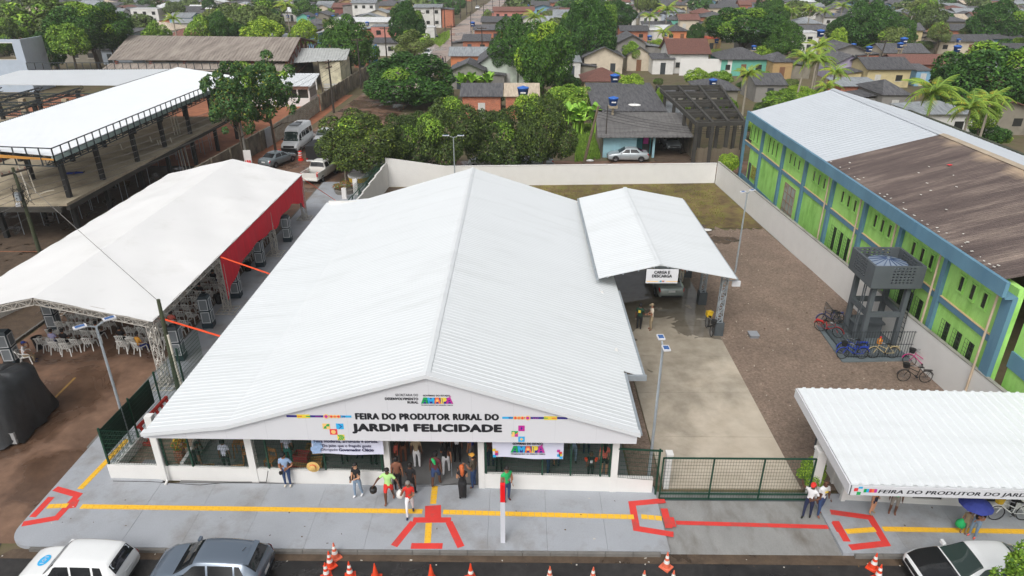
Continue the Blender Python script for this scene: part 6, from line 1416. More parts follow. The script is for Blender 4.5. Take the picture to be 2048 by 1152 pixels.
def crown_mesh(name, seed, n, nl, lr, leaf, m, m2=None, frac=0.0, zlo=-.45, spread=1.0, up=.35, cyl=False):
    """foliage: leaf-sized blades over many overlapping leafy lobes, unit radius"""
    rnd = random.Random(seed); lobes = []
    for i in range(nl):
        while True:
            d = Vector((rnd.gauss(0, 1), rnd.gauss(0, 1), rnd.gauss(0, 1))).normalized()
            if d.z > zlo: break
        r = lr*rnd.uniform(.6, 1.45); k = (1-r*.8)*rnd.uniform(.6, 1.12)*spread
        c = Vector((d.x*k, d.y*k, d.z*k))
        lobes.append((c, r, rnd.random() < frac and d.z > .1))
    lobes.append((Vector((0, 0, 0)), .55, False))
    vs = []; fs = []; mi = []
    wts = [r*r for _, r, _ in lobes]; tries = 0
    while len(fs) < n and tries < n*4:
        tries += 1
        c, r, fl_ = rnd.choices(lobes, wts)[0]
        d = Vector((rnd.gauss(0, 1), rnd.gauss(0, 1), rnd.gauss(0, 1)+.25)).normalized()
        if d.dot(c) < -.15*c.length and rnd.random() < .75: continue
        p = c + d*r*rnd.uniform(.82, 1.08)
        if any((p-c2).length < r2*.72 for c2, r2, _ in lobes if c2 is not c): continue
        nr = (d*.7 + Vector((rnd.gauss(0, .5), rnd.gauss(0, .5), rnd.gauss(0, .5)+up))).normalized()
        a = nr.cross(Vector((rnd.gauss(0, 1), rnd.gauss(0, 1), rnd.gauss(0, 1)))).normalized(); b = nr.cross(a)
        s = leaf*rnd.uniform(.6, 1.3); w_ = s*rnd.uniform(.4, .62); k = len(vs)
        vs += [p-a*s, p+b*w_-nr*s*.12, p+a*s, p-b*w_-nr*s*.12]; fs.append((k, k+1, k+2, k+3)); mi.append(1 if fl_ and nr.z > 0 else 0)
    me = bpy.data.meshes.new(name); me.from_pydata([tuple(v) for v in vs], [], fs); me.materials.append(m); me.materials.append(m2 or m)
    me.polygons.foreach_set('material_index', mi); me.update(); return me
CR = {}
for i in range(3): CR['ficus', i] = crown_mesh('crown', 100+i, 21000, 50, .28, .033, LM['ficus'], LM['light'], .10)
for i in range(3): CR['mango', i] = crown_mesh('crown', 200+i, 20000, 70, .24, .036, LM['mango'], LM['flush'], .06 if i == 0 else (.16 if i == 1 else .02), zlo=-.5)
for i in range(2): CR['light', i] = crown_mesh('crown', 300+i, 6000, 30, .34, .06, LM['light'], LM['flush'], .15, zlo=-.3)
for i in range(2): CR['olive', i] = crown_mesh('crown', 330+i, 6000, 40, .25, .055, LM['olive'], LM['light'], .1, zlo=-.4)
for i in range(4): CR['far', i] = crown_mesh('crown', 400+i, 3600, 26, .36, .075, LM['mango' if i % 2 else 'olive'], LM['light'], .12, zlo=-.4)
for i in range(2): CR['almond', i] = crown_mesh('crown', 500+i, 7000, 42, .15, .05, LM['almond'], LM['light'], .05, zlo=-.8, spread=1.05)
CR['croton', 0] = crown_mesh('crown', 600, 260, 8, .4, .22, LM['croton'], None, 0, zlo=-.2); CR['red', 0] = crown_mesh('crown', 601, 700, 14, .35, .1, LM['redflower'], None, 0, zlo=-.2)
TR = {}
def trunk_mesh(kind, seed, H, cz, rx, r0):
    rnd = random.Random(seed); b = MB(); top = Vector((rnd.uniform(-.2, .2), rnd.uniform(-.2, .2), max(.6, cz-.45*rx)))
    b.pipe([(0, 0, -.1), (0, 0, top.z*.5), top], [r0*1.25, r0, r0*.85], 9)
    for k in range(6):
        t = 2*PI*k/6+rnd.uniform(-.4, .4); q = Vector((math.cos(t)*rx*.6, math.sin(t)*rx*.6, cz+rnd.uniform(-.1, .4)*rx)); mid = top.lerp(q, .5)+Vector((0, 0, .12*rx))
        b.pipe([top-Vector((0, 0, .2)), mid, q], [r0*.6, r0*.38, r0*.12], 6)
    return b.mesh('trunk', M_bark, True)
def tree(label, base, H, rx, kind='far', var=0, rz_=None, group=None, name='tree', cz=None, r0=None, rot=None, ry=None):
    """base on the ground, total height H, crown half width rx, crown half height rz_"""
    rz_ = rz_ or min(rx*.95, H*.42); cz = H-rz_
    t = thing(name, label, 'tree', tuple(base), 0, group)
    key = (kind, var, round(H), round(rx))
    if key not in TR: TR[key] = trunk_mesh(kind, hash((var, round(H), round(rx))) % 1000, H, cz, rx, r0 or max(.1, rx*.06))
    link('trunk', TR[key], t, (0, 0, 0), 0, None, False)
    o = link('crown', CR[kind, var], t, (0, 0, cz), rot if rot is not None else random.random()*6, None, False); o.scale = (rx, ry or rx, rz_)
    return t
def ptree(label, pxc, pytop, base, wpx, kind, var=0, **kw):
    """width and top read from the photo, foot given on the ground"""
    base = Vector(base); top = atY(pxc, pytop, base.y); rx = wpx/2*px_m(base.y); 
    return tree(label, (top.x, base.y, 0), top.z, rx, kind, var, **kw)
random.seed(77)
F = 'dark clipped street trees behind the rear wall'
ptree('leftmost of the dark street trees, over the pale planter', 715, 224, (0, 65.2, 0), 168, 'ficus', 0, rz_=3.4, group=F)
ptree('second dark street tree from the left behind the rear wall', 815, 224, (0, 68.2, 0), 116, 'ficus', 1, rz_=3.4, group=F)
ptree('third dark street tree, with pale flowering top beside the lamp', 893, 201, (0, 66.4, 0), 130, 'ficus', 2, rz_=3.7, group=F)
ptree('fourth dark street tree, right of the street lamp', 1000, 214, (0, 67.8, 0), 134, 'ficus', 1, rz_=3.7, group=F, rot=2.0)
ptree('rightmost of the dark street trees, mixed with yellow green shoots', 1092, 192, (0, 66.4, 0), 114, 'ficus', 0, rz_=3.9, group=F, rot=4.0)
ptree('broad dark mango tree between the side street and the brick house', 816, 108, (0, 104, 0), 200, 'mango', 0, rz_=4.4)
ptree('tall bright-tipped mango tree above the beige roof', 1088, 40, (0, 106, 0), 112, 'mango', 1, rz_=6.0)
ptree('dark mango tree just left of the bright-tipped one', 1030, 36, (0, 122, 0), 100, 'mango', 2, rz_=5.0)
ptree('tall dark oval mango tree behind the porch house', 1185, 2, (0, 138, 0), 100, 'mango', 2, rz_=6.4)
ptree('dark tree shoulder left of the oval mango tree', 1150, 8, (0, 160, 0), 60, 'mango', 0, rz_=5.0)
ptree('dark round mango tree by the salmon house', 812, 4, (0, 158, 0), 74, 'mango', 0, rz_=5.2)
ptree('scraggly olive tree below the round mango by the street', 825, 62, (0, 138, 0), 82, 'olive', 0, rz_=2.6)
ptree('wide dark mango tree behind the derelict building', 690, 36, (0, 132, 0), 112, 'mango', 2, rz_=5.2)
ptree('yellow-green tree left of the derelict building mango', 605, 42, (0, 152, 0), 60, 'light', 0, rz_=3.0)
ptree('tall dark domed tree behind the long brown shed', 512, 2, (0, 164, 0), 100, 'olive', 1, rz_=4.6)
ptree('light green tree growing behind the middle of the brown shed', 520, 36, (0, 146, 0), 80, 'light', 1, rz_=3.0)
ptree('dark round tree behind the left half of the brown shed', 436, 24, (0, 152, 0), 62, 'mango', 0, rz_=3.4)
ptree('bright round tree behind the left end of the brown shed', 396, 34, (0, 150, 0), 62, 'light', 0, rz_=3.2)
ptree('small pale tree at the left gable of the brown shed', 310, 44, (0, 150, 0), 56, 'light', 1, rz_=3.0)
ptree('big bright green tree of the upper left grove', 165, 2, (0, 128, 0), 150, 'mango', 1, rz_=5.0)
ptree('grey-green spreading tree of the upper left grove', 75, -8, (0, 134, 0), 150, 'olive', 0, rz_=5.2)
ptree('dark leafy tree on the right of the upper left grove', 205, 18, (0, 138, 0), 70, 'mango', 2, rz_=4.6)
ptree('low dark tree hanging beside the pale blue house', 78, 66, (0, 122, 0), 70, 'mango', 0, rz_=3.6)
ptree('dense low tree at the left edge of the upper left grove', 12, 40, (0, 122, 0), 70, 'ficus', 2, rz_=3.6)
ptree('bright shrubby tree in front of the upper left grove', 130, 50, (0, 120, 0), 80, 'light', 0, rz_=3.0)
ptree('wide spreading green tree at the upper right centre', 1495, 14, (0, 158, 0), 145, 'mango', 1, rz_=4.6)
ptree('dark round tree right of the spreading tree', 1573, 44, (0, 152, 0), 76, 'mango', 2, rz_=4.0)
ptree('dark bushy tree behind the spreading tree', 1555, 0, (0, 205, 0), 60, 'mango', 0, rz_=4.0)
ptree('large rounded green tree at the upper right', 1748, 3, (0, 168, 0), 110, 'mango', 0, rz_=6.0)
ptree('darker tree left of the large rounded one', 1690, 34, (0, 172, 0), 60, 'mango', 2, rz_=4.0)
ptree('small vivid green tree before the large rounded one', 1682, 57, (0, 164, 0), 34, 'light', 0, rz_=2.6)
ptree('dark tree right of the large rounded one', 1808, 36, (0, 170, 0), 62, 'mango', 2, rz_=4.2)
ptree('hazy olive tree near the top right', 1862, 0, (0, 205, 0), 70, 'olive', 1, rz_=5.0)
ptree('thin grey-leaved tree before the brick houses on the right', 1885, 44, (0, 165, 0), 46, 'olive', 0, rz_=2.6)
ptree('dark tall trees mass left of the right pole', 2010, 2, (0, 180, 0), 110, 'mango', 0, rz_=6.0)
ptree('huge green tree at the right edge behind the green hall', 2010, 82, (0, 92, 0), 215, 'mango', 1, rz_=6.2)
ptree('dark lower tree under the huge right edge tree', 1930, 128, (0, 98, 0), 100, 'mango', 2, rz_=3.2)
ptree('leafy shrub tree behind the green hall ridge', 1975, 205, (0, 78, 0), 60, 'light', 0, rz_=1.8)
ptree('round mid-green tree left of the top centre houses', 1395, 48, (0, 170, 0), 36, 'mango', 2, rz_=2.6)
ptree('tree behind the small cream gable at the top', 1232, 0, (0, 210, 0), 80, 'mango', 0, rz_=4.5)
ptree('yellow-green tree right behind the oval mango', 1215, 6, (0, 172, 0), 40, 'light', 1, rz_=3.6)
ptree('olive tree beside the brick shed and oval mango', 1142, 62, (0, 140, 0), 42, 'olive', 0, rz_=2.6)
ptree('small leafy tree near the tiled hip roof', 1265, 150, (0, 98, 0), 58, 'light', 0, rz_=1.7)
ptree('low yellow-green shrub tree right of the banana clump', 1140, 172, (0, 94, 0), 100, 'light', 1, rz_=1.9)
ptree('ragged low tree left of the banana clump', 1062, 190, (0, 84, 0), 70, 'light', 0, rz_=2.0)
ptree('feathery shrub tree in front of the concrete skeleton', 1318, 180, (0, 92, 0), 26, 'light', 0, rz_=1.8)
ptree('bushy shrub overgrowing the rear wall corner', 1462, 308, (0, 66.5, 0), 44, 'light', 1, rz_=1.0)
ptree('bright bush near the grey gabled house', 1265, 84, (0, 140, 0), 38, 'light', 0, rz_=1.8)
ptree('green bush below the far right tiled house', 1570, 180, (0, 92, 0), 90, 'light', 1, rz_=1.4)
ptree('yellow-green bush behind the green hall roof edge', 1620, 180, (0, 86, 0), 50, 'light', 0, rz_=1.2)
ptree('tree at the top centre beside the far street', 915, 0, (0, 330, 0), 32, 'mango', 2, rz_=6.0)
ptree('tree at the street side far right verge', 975, 20, (0, 250, 0), 24, 'olive', 0, rz_=2.6)
# layered almond trees standing in front of the unfinished building
for lab, pxc, pyt, by, wpx, pyb, v in (('left one of the two layered almond trees by the unfinished building', 452, 128, 69.0, 112, 300, 0), ('right one of the two layered almond trees by the unfinished building', 520, 117, 73.0, 125, 330, 1)):
    top = atY(pxc, pyt, by); rx = wpx/2*px_m(by); t = thing('almond_tree', lab, 'tree', (top.x, by, 0))
    H = top.z; b = MB(); random.seed(v); b.pipe([(.2, 0, 0), (.1, .1, H*.35), (0, 0, H*.75)], [.15, .12, .08], 8)
    for k in range(9):
        a = k*2.4; z = H*(.34+.06*k); q = Vector((math.cos(a)*rx*.75, math.sin(a)*rx*.6, z+.5)); b.pipe([(.08, .05, z-.4), q*.5+Vector((0, 0, z*.5)), q], [.07, .05, .025], 5)
    b.build('trunk', M_bark, t, world=False, smooth=True)
    o = link('crown', CR['almond', v], t, (0, 0, H*.66), v*2.0, None, False); o.scale = (rx, rx, H*.36)
# palms
def frond_mesh(seed, L, droop, n=22, lw=.5):
    rnd = random.Random(seed); vs = []; fs = []; pts = []
    for i in range(n+1):
        u = i/n; pts.append(Vector((L*(u-.18*u*u*droop), 0, L*(.42*u-.62*droop*u*u))))
    for i in range(1, n):
        p = pts[i]; d = (pts[i+1]-pts[i-1]).normalized(); ln = lw*math.sin(PI*min(1, .12+i/n*.9))*rnd.uniform(.85, 1.1)
        for s in (-1, 1):
            side = Vector((d.x*.55, s, -.45+d.z*.5)).normalized(); k = len(vs); w_ = L/n*.34
            vs += [p-d*w_, p+d*w_, p+side*ln+d*w_*.5, p+side*ln*.98]; fs.append((k, k+1, k+2, k+3))
    b = MB(); b.pipe(pts, [.035*(1-.8*i/n)+.006 for i in range(n+1)], 4); b.add(vs, fs); return b.mesh('frond', LM['palm'])
FR = [frond_mesh(i, 1.0, .8+.25*i, lw=.22) for i in range(3)]
def palm(label, base, H, L, n=18, r=.13, lean=(0, 0), name='palm_tree'):
    t = thing(name, label, 'palm', tuple(base), 0); top = Vector((lean[0], lean[1], H))
    MB().pipe([(0, 0, 0), top*.5+Vector((-lean[0]*.12, 0, 0)), top], [r*1.2, r, r*.8], 8).build('trunk', mat('palm_trunk', c8(150, 142, 128), .9, .15, 3), t, world=False)
    rnd = random.Random(int(H*100+L*10))
    for k in range(n):
        o = link('frond', FR[k % 3], t, tuple(top), 0, None, False); e = 1.0-1.5*(k/n)+rnd.uniform(-.15, .15)
        o.rotation_euler = Euler((0, -e*.75, k*2.399+rnd.uniform(-.2, .2)), 'XYZ'); s = L*rnd.uniform(.85, 1.1); o.scale = (s, s, s)
def ppalm(label, px, pytop, basey, pcx=None, L=3.0, n=18, **kw):
    top = atY(px, pytop, basey); palm(label, (top.x, basey, 0), max(1.5, top.z-L*.2), L, n, **kw)
ppalm('nearest tall coconut palm behind the green hall roof', 1872, 172, 68, L=3.6, n=22); ppalm('second coconut palm behind the green hall ridge', 1945, 205, 70, L=3.2, n=20); ppalm('smaller coconut palm right of the green hall ridge', 1985, 190, 76, L=3.0)
ppalm('tall slim palm with white trunk behind the green hall', 1605, 108, 88, L=2.8, n=16, lean=(.6, 0)); ppalm('bushy palm right of the slim white-trunked palm', 1640, 112, 96, L=3.0, n=20); ppalm('third palm of the clump behind the green hall', 1672, 138, 94, L=2.6, n=18); ppalm('upper palm of the clump behind the green hall', 1640, 86, 112, L=3.0, n=18)
ppalm('low palm left of the clump behind the green hall', 1655, 168, 86, L=2.2, n=14); ppalm('short full palm by the concrete skeleton', 1497, 142, 88, L=2.2, n=22)
ppalm('coconut palm near the teal porch house', 1335, 14, 205, L=4.2, n=18); ppalm('smaller palm left of the teal porch house', 1300, 28, 195, L=3.2, n=16); ppalm('palm beside the blue tank in the middle distance', 1328, 60, 160, L=2.8, n=16)
ppalm('palm left of the oval mango tree', 1070, 28, 178, L=4.0, n=18); ppalm('palm beside the tall domed tree at the upper left', 572, 6, 190, L=4.0, n=18); ppalm('yellowing palm near the beige roof with solar panels', 345, 32, 135, L=2.4, n=14)
for k, (x, y, by) in enumerate(((1585, 18, 215), (1622, 12, 205), (1650, 20, 230), (1686, 8, 220), (1565, 12, 235))): ppalm(f'{["leftmost", "second", "third", "fourth", "last"][k]} of the small palms in the upper right distance', x, y, by, L=3.4, n=14)
p = at(692, 368, .3); palm('young palm in the planter beside the pickup', (p.x, p.y, 0), 2.2, 1.5, 12, .07)
# bananas
lf = MB(); vs = []; n = 9
for i in range(n+1):
    u = i/n; w_ = .17*math.sin(PI*min(1, .1+u*.9))**.7+.005; x_ = u*(1-.25*u); z_ = .55*u-.5*u*u
    vs += [(x_, -w_, z_-.05*w_/.17), (x_, 0, z_+.0), (x_, w_, z_-.05*w_/.17)]
lf.add(vs, [(3*i+k, 3*i+k+1, 3*i+4+k, 3*i+3+k) for i in range(n) for k in (0, 1)]); banana_leaf = lf.mesh('leaf', LM['banana'])
def banana(label, base, n_st, spread, L=2.3, h=2.0):
    t = thing('banana_clump', label, 'banana plant', tuple(base)); rnd = random.Random(int(base[0]*7)); 
    for s_ in range(n_st):
        x_, y_ = rnd.uniform(-spread, spread), rnd.uniform(-.8, .8); hh = h*rnd.uniform(.6, 1.2)
        MB().tube((x_, y_, 0), (x_, y_, hh), .12, .08, 7).build('stem', LM['banana'], t, world=False)
        for k in range(8):
            o = link('leaf', banana_leaf, t, (x_, y_, hh), 0, None, False); s2 = L*rnd.uniform(.7, 1.15); o.scale = (s2, s2, s2); o.rotation_euler = Euler((0, -rnd.uniform(.2, 1.15), k*2.4+rnd.uniform(-.3, .3)), 'XYZ')
banana('tall banana clump right of the dark tree row', at(1155, 268), 14, 2.2, 2.0, 2.2); banana('banana plants before the low grey gable house', at(955, 182), 9, 2.6, 2.3, 1.4); banana('banana leaves near the top left far houses', at(655, 40), 5, 3, 2.6, 2.2); banana('banana plants at the upper right far houses', at(1975, 42), 5, 3, 3.0, 2.5)
# planter, croton pot, pot plant
pl = thing('round_planter', 'low planter with red-leaved shrub by the rear pavement', 'planter', tuple(at(690, 385, .15)))
MB().lathe([(.85, 0), (.95, .4), (.85, .42), (.8, .3)], 20).build('bowl', mat('planter_grey', c8(120, 116, 108), .8, .15), pl, world=False); o = link('shrub', CR['red', 0], pl, (0, 0, .6), 0, None, False); o.scale = (1.0, .9, .5)
py_ = thing('yellow_planter', 'yellow and white round planter under the leftmost street tree', 'planter', tuple(at(718, 362, .1)))
MB().lathe([(.9, 0), (1.0, .5)], 20).build('yellow_ring', mat('planter_yellow', c8(214, 176, 60), .7, .1), py_, world=False); MB().lathe([(1.0, .5), (1.03, .68), (.95, .7), (.9, .6)], 20).build('white_rim', M_white, py_, world=False)
tcr = thing('croton_pot', 'red and yellow croton in a square brick pot inside the hall', 'pot plant', tuple(at(358, 900, .7))); tcr.location.z = .14
MB().box(-.17, .17, -.17, .17, 0, .6).build('pot', wallm('brick'), tcr, world=False); o = link('leaves', CR['croton', 0], tcr, (0, 0, .75), 0, None, False); o.scale = (.36, .36, .34)
sh_ = thing('pot_shrub', 'green leafy shrub behind the right end of the gate', 'shrub', tuple(at(1615, 985, .1))); o = link('leaves', CR['light', 0], sh_, (0, 0, .9), 0, None, False); o.scale = (.55, .45, .8)
fg = thing('foreground_tree', 'green leafy treetop cutting into the lower right corner', 'tree', (16.2, 14.2, 0)); p = atY(2040, 1135, 14.2); fg.location.x = p.x+1.0
MB().pipe([(0, 0, 0), (.1, 0, 2.0), (0, 0, 3.0)], [.12, .1, .05], 7).build('trunk', M_bark, fg, world=False); o = link('crown', CR['light', 1], fg, (0, 0, p.z-.75), 0, None, False); o.scale = (1.25, 1.1, 1.2)
# more crowns of the farthest gardens, one mass
low = crown_mesh('crown', 900, 700, 16, .42, .15, LM['mango'], LM['olive'], .3); FT = MB(); lv = [v.co.copy() for v in low.vertices]; lf_ = [tuple(p_.vertices) for p_ in low.polygons]; lm_ = [p_.material_index for p_ in low.polygons]
for _ in range(2600):
    y = random.uniform(215, 408); x = random.uniform(-.78, .78)*y
    if len(FT.f) < 700*70 and clear(x-1, x+1, y-1, y+1, .1) and not SX(y)-4 < x < SX(y)+13 and not hides(x-3, x+3, y, 1.15):
        r_ = random.uniform(1.5, 3.0); z_ = random.uniform(.8, 2.6); mi_ = random.random() < .4; FT.add([(x+v.x*r_, y+v.y*r_, z_+r_*.8+v.z*r_*.9) for v in lv], lf_, int(mi_))
# trees among the far rows
random.seed(55); cnt = {}
for x, y, H, r, rw_ in sorted(TREES_FAR):
    if -y*.79-8 < x < y*.79+8 and not (y < 165 and hides(x-r, x+r, y, 1.4)):
        if y > 262:
            FT.add([(x+v.x*r, y+v.y*r, H-r+v.z*r) for v in lv], lf_, int(random.random() < .4)); continue
        k = cnt.get(rw_, 0); cnt[rw_] = k+1; v = random.randrange(4)
        tree(f'{"dark green" if v % 2 else "olive green"} {"tree" if H > 6 else "garden tree"}, {ordw(k)} from the left behind the {ordw(rw_)} far row', (x, y, 0), H, r, 'far', v, group='trees between the far town rows')
tag(FT.build('far_trees', [LM['mango'], LM['olive']]), 'farthest tree crowns packed between the roofs at the top', 'trees', None, 'stuff')
# shrubs filling the gardens nearer by
bands = {'near': [], 'middle': [], 'far': []}
for _ in range(1200):
    y = random.uniform(78, 175); x = random.uniform(-12 if y > 84 else 24, y*.78+4)
    if sum(map(len, bands.values())) < 110 and clear(x-1, x+1, y-1, y+1, .2) and not (SX(y)-3 < x < SX(y)+13) and not hides(x-1.5, x+1.5, y, 1.1): bands['near' if y < 110 else 'middle' if y < 140 else 'far'].append((x, y))
for nm, L_ in bands.items():
    for k, (x, y) in enumerate(sorted(L_, key=lambda q: q[0]/q[1])):
        H = random.uniform(1.2, 2.6 if nm == 'near' else 3.6); tree(f'leafy garden shrub, {ordw(k)} from the left in the {nm} gardens behind', (x, y, 0), H, H*random.uniform(.55, .85), 'light' if k % 3 else 'far', k % 2, group='garden shrubs between the rear houses', name='garden_shrub')
# grass in the yard and the plot behind: tufts, one mass each
def tufts(name, label, pts, n, h, m, z):
    b = MB(); xs_ = [p.x for p in pts]; ys_ = [p.y for p in pts]
    def inside(x, y):
        c = False
        for i in range(len(pts)):
            a, d = pts[i], pts[i-1]
            if (a.y > y) != (d.y > y) and x < (d.x-a.x)*(y-a.y)/(d.y-a.y)+a.x: c = not c
        return c
    k = 0
    while k < n:
        x, y = random.uniform(min(xs_), max(xs_)), random.uniform(min(ys_), max(ys_))
        k += 1
        if not inside(x, y): continue
        for q in range(3):
            a = random.random()*PI; s = h*random.uniform(.5, 1.2); dx, dy = math.cos(a)*s*.25, math.sin(a)*s*.25; ox, oy = random.uniform(-.3, .3)*s, random.uniform(-.3, .3)*s
            b.add([(x-dx, y-dy, z), (x+dx, y+dy, z), (x+ox, y+oy, z+s)], [(0, 1, 2)])
    return tag(b.build(name, m), label, 'grass', None, 'stuff')
M_gr = leaf_mat('grass_blade', G(96, 96, 46), G(128, 134, 62), G(150, 140, 80), .1); M_gr2 = leaf_mat('grass_lush', G(84, 118, 40), G(126, 158, 60))
V2 = lambda L: [Vector((x, y, 0)) for x, y in L]
tufts('grass', 'short dry grass in the rear yard', V2([(3, 48.5), (11, 49), (17, 53), (18.7, 64), (-8, 62.8), (-7, 55)]), 9000, .1, M_gr, .046)
tufts('grass', 'lush grass plot beside the leaning pole', [at(1150, 250), at(1195, 250), at(1200, 318), at(1150, 325)], 4000, .35, M_gr2, 0)
tufts('grass', 'lush grass on the left verge of the far street', [at(855, 78), at(900, 62), at(900, 75), at(880, 95)], 1500, .5, M_gr2, 0)
tufts('grass', 'grass behind the old panel wall', [at(650, 190), at(690, 165), at(705, 150), at(680, 160)], 2500, .4, M_gr2, .03)
tufts('weeds', 'weeds along the foot of the green hall', V2([(21.2, 34), (21.6, 34), (21.6, 62), (19.6, 62)]), 1500, .3, M_gr2, 0)
# ================================================================== VEHICLES
def paint_mat(name, c, rough=.25, metal=0.0): 
    return mat(name, c, rough, .02, 2, metal=metal, coat=.6)
M_glass = glass_mat('car_glass', (.012, .014, .016), .05); M_glasst = glass_mat('car_glass_green', (.03, .05, .045), .05)
M_tyre = mat('tyre', c8(26, 26, 27), .8, .1, 6); M_rim = mat('alloy', c8(150, 152, 156), .35, .05, 5, metal=.6); M_trim = mat('black_trim', c8(28, 29, 31), .6, .08, 4)
M_lampr = mat('tail_lamp', c8(176, 20, 26), .2, .1, 8); M_lampw = mat('head_lamp', c8(206, 212, 218), .12, .05, 8); M_plate = mat('number_plate', c8(206, 208, 208), .5, .05); M_white_paint = paint_mat('white_car_paint', c8(226, 228, 228))
def cr(p0, p1, p2, p3, t):
    return .5*((2*p1)+(-p0+p2)*t+(2*p0-5*p1+4*p2-p3)*t*t+(-p0+3*p1-3*p2+p3)*t*t*t)
class Body:
    """car skin: stations along the car (x, sill z, belt z, top z, half width, half width of the top), nose at +x"""
    def __init__(s, st): s.st = st
    def params(s, x):
        st = s.st
        for i in range(len(st)-1):
            if st[i][0] >= x >= st[i+1][0]: break
        a, b = st[i], st[i+1]; t = 0 if a[0] == b[0] else (a[0]-x)/(a[0]-b[0])
        p, n = st[max(0, i-1)], st[min(len(st)-1, i+2)]
        return [x]+[min(max(cr(p[k], a[k], b[k], n[k], t), min(a[k], b[k])-.012), max(a[k], b[k])+.012) for k in range(1, 6)]
    def prof(s, x):
        _, zb, zs, zt, w, wt = s.params(x); m = zb+(zs-zb)*.55
        cab = min(1, max(0, (zt-zs-.06)/.25))
        return [(w*.80, zb), (w*.95, zb+.05), (w*.995, zb+(m-zb)*.5), (w, m), (w*.985, zs-.05), (w*.945, zs), (wt*(1-cab)*1.0+wt*cab*1.0, zt-.06*cab-.015*(1-cab)), (wt*.86, zt-.012*cab-.004), (wt*.5, zt), (0, zt+.008)]
    def pt(s, x, q, side=1, off=0.0):
        P = s.prof(x); i = min(int(q), len(P)-2); t = q-i; y = P[i][0]+(P[i+1][0]-P[i][0])*t; z = P[i][1]+(P[i+1][1]-P[i][1])*t
        if off:
            dx, dq = .03, .05; a = s.pt(x+dx, q, side); b = s.pt(x-dx, q, side); c = s.pt(x, min(9, q+dq), side); d = s.pt(x, max(0, q-dq), side)
            n = (a-b).cross(c-d)
            if n.length > 1e-9:
                n.normalize()
                if n.y*side < -.02 or (abs(n.y) < .02 and n.z < 0): n = -n
                return Vector((x, y*side, z))+n*off
        return Vector((x, y*side, z))
    def skin(s, mb, nx=46):
        xs = [s.st[0][0]+(s.st[-1][0]-s.st[0][0])*i/nx for i in range(nx+1)]; rows = []
        for x in xs:
            P = s.prof(x); r = [(x, -y, z) for y, z in P] + [(x, y, z) for y, z in P[::-1][1:]]; rows.append(r)
        n = len(rows[0]); vs = [p for r in rows for p in r]; fs = []
        for i in range(nx):
            for k in range(n-1): fs.append((i*n+k, i*n+k+1, (i+1)*n+k+1, (i+1)*n+k))
            fs.append((i*n+n-1, i*n, (i+1)*n, (i+1)*n+n-1))
        fs.append(tuple(range(n))[::-1]); fs.append(tuple(nx*n+k for k in range(n))); mb.add(vs, [f[::-1] for f in fs]); return mb
    def panel(s, mb, xa, xb, qa, qb, side=1, off=.008, nx=6, nq=4, xa2=None, xb2=None):
        """patch of the skin between two stations; xa2,xb2 are the ends at the upper edge"""
        xa2 = xa if xa2 is None else xa2; xb2 = xb if xb2 is None else xb2; vs = []; fs = []
        for j in range(nq+1):
            v = j/nq; q = qa+(qb-qa)*v; l, r = xa+(xa2-xa)*v, xb+(xb2-xb)*v
            for i in range(nx+1): vs.append(s.pt(l+(r-l)*i/nx, q, side, off))
        for j in range(nq):
            for i in range(nx):
                f = (j*(nx+1)+i, j*(nx+1)+i+1, (j+1)*(nx+1)+i+1, (j+1)*(nx+1)+i); fs.append(f)
        return mb.add(vs, fs)
    def across(s, mb, xlo, xhi, q0=6.15, off=.008, n=8, m=6, xlo2=None, xhi2=None):
        """patch right across the top: from the side edge over the middle (windscreen, rear screen, bonnet)"""
        vs = []; fs = []; ys = [-(1-i/n) for i in range(n)]+[i/n for i in range(n+1)]
        for j in range(m+1):
            for y in ys:
                q = 9-(9-q0)*abs(y); c = 1-abs(y); lo = xlo+(0 if xlo2 is None else (xlo2-xlo)*c); hi = xhi+(0 if xhi2 is None else (xhi2-xhi)*c)
                vs.append(s.pt(lo+(hi-lo)*j/m, q, -1 if y < 0 else 1, off))
        k = len(ys)
        for j in range(m):
            for i in range(k-1): fs.append((j*k+i, j*k+i+1, (j+1)*k+i+1, (j+1)*k+i))
        return mb.add(vs, fs)
def wheels(t, xs, w, r=.31, wd=.2):
    tm = MB(); prof = [(r*.62, -wd/2), (r*.93, -wd/2), (r, -wd*.3), (r, wd*.3), (r*.93, wd/2), (r*.62, wd/2)]
    n = 18; vs = []; fs = []
    for rr, y in prof:
        for k in range(n): a = 2*PI*k/n; vs.append((rr*math.cos(a), y, rr*math.sin(a)))
    for i in range(len(prof)-1):
        for k in range(n): fs.append((i*n+k, i*n+(k+1) % n, (i+1)*n+(k+1) % n, (i+1)*n+k))
    tyre = MB().add(vs, fs).mesh('tyre', M_tyre, True)
    rb = MB(); rb.add([(r*.62*math.cos(2*PI*k/n), y, r*.62*math.sin(2*PI*k/n)) for y in (-wd*.3, wd*.3) for k in range(n)], [tuple(range(n)), tuple(range(n, 2*n))[::-1]])
    for k in range(5):
        a = 2*PI*k/5
        for y in (-wd*.42, wd*.42): rb.bar((.04*math.cos(a), y, .04*math.sin(a)), (r*.6*math.cos(a), y, r*.6*math.sin(a)), .06, .02)
    rim = rb.mesh('rim', M_rim)
    for x in xs:
        for s in (-1, 1):
            wh = link('wheel', tyre, t, (x, s*(w-wd*.42), r), 0, None, False); link('rim', rim, wh, (0, 0, 0), 0, None, False)
            ar = MB(); ar.add([(x+(r*1.17)*math.cos(PI*k/12), s*(w+.004), r+(r*1.17)*math.sin(PI*k/12)) for k in range(13)]+[(x+(r*1.17)*math.cos(PI*k/12), s*(w-.12), r+(r*1.17)*math.sin(PI*k/12)) for k in range(13)], [tuple(range(13)), tuple(range(13, 26))]+[(k, k+1, 14+k, 13+k) for k in range(12)])
            ar.build('wheel_arch', M_trim, t, world=False)
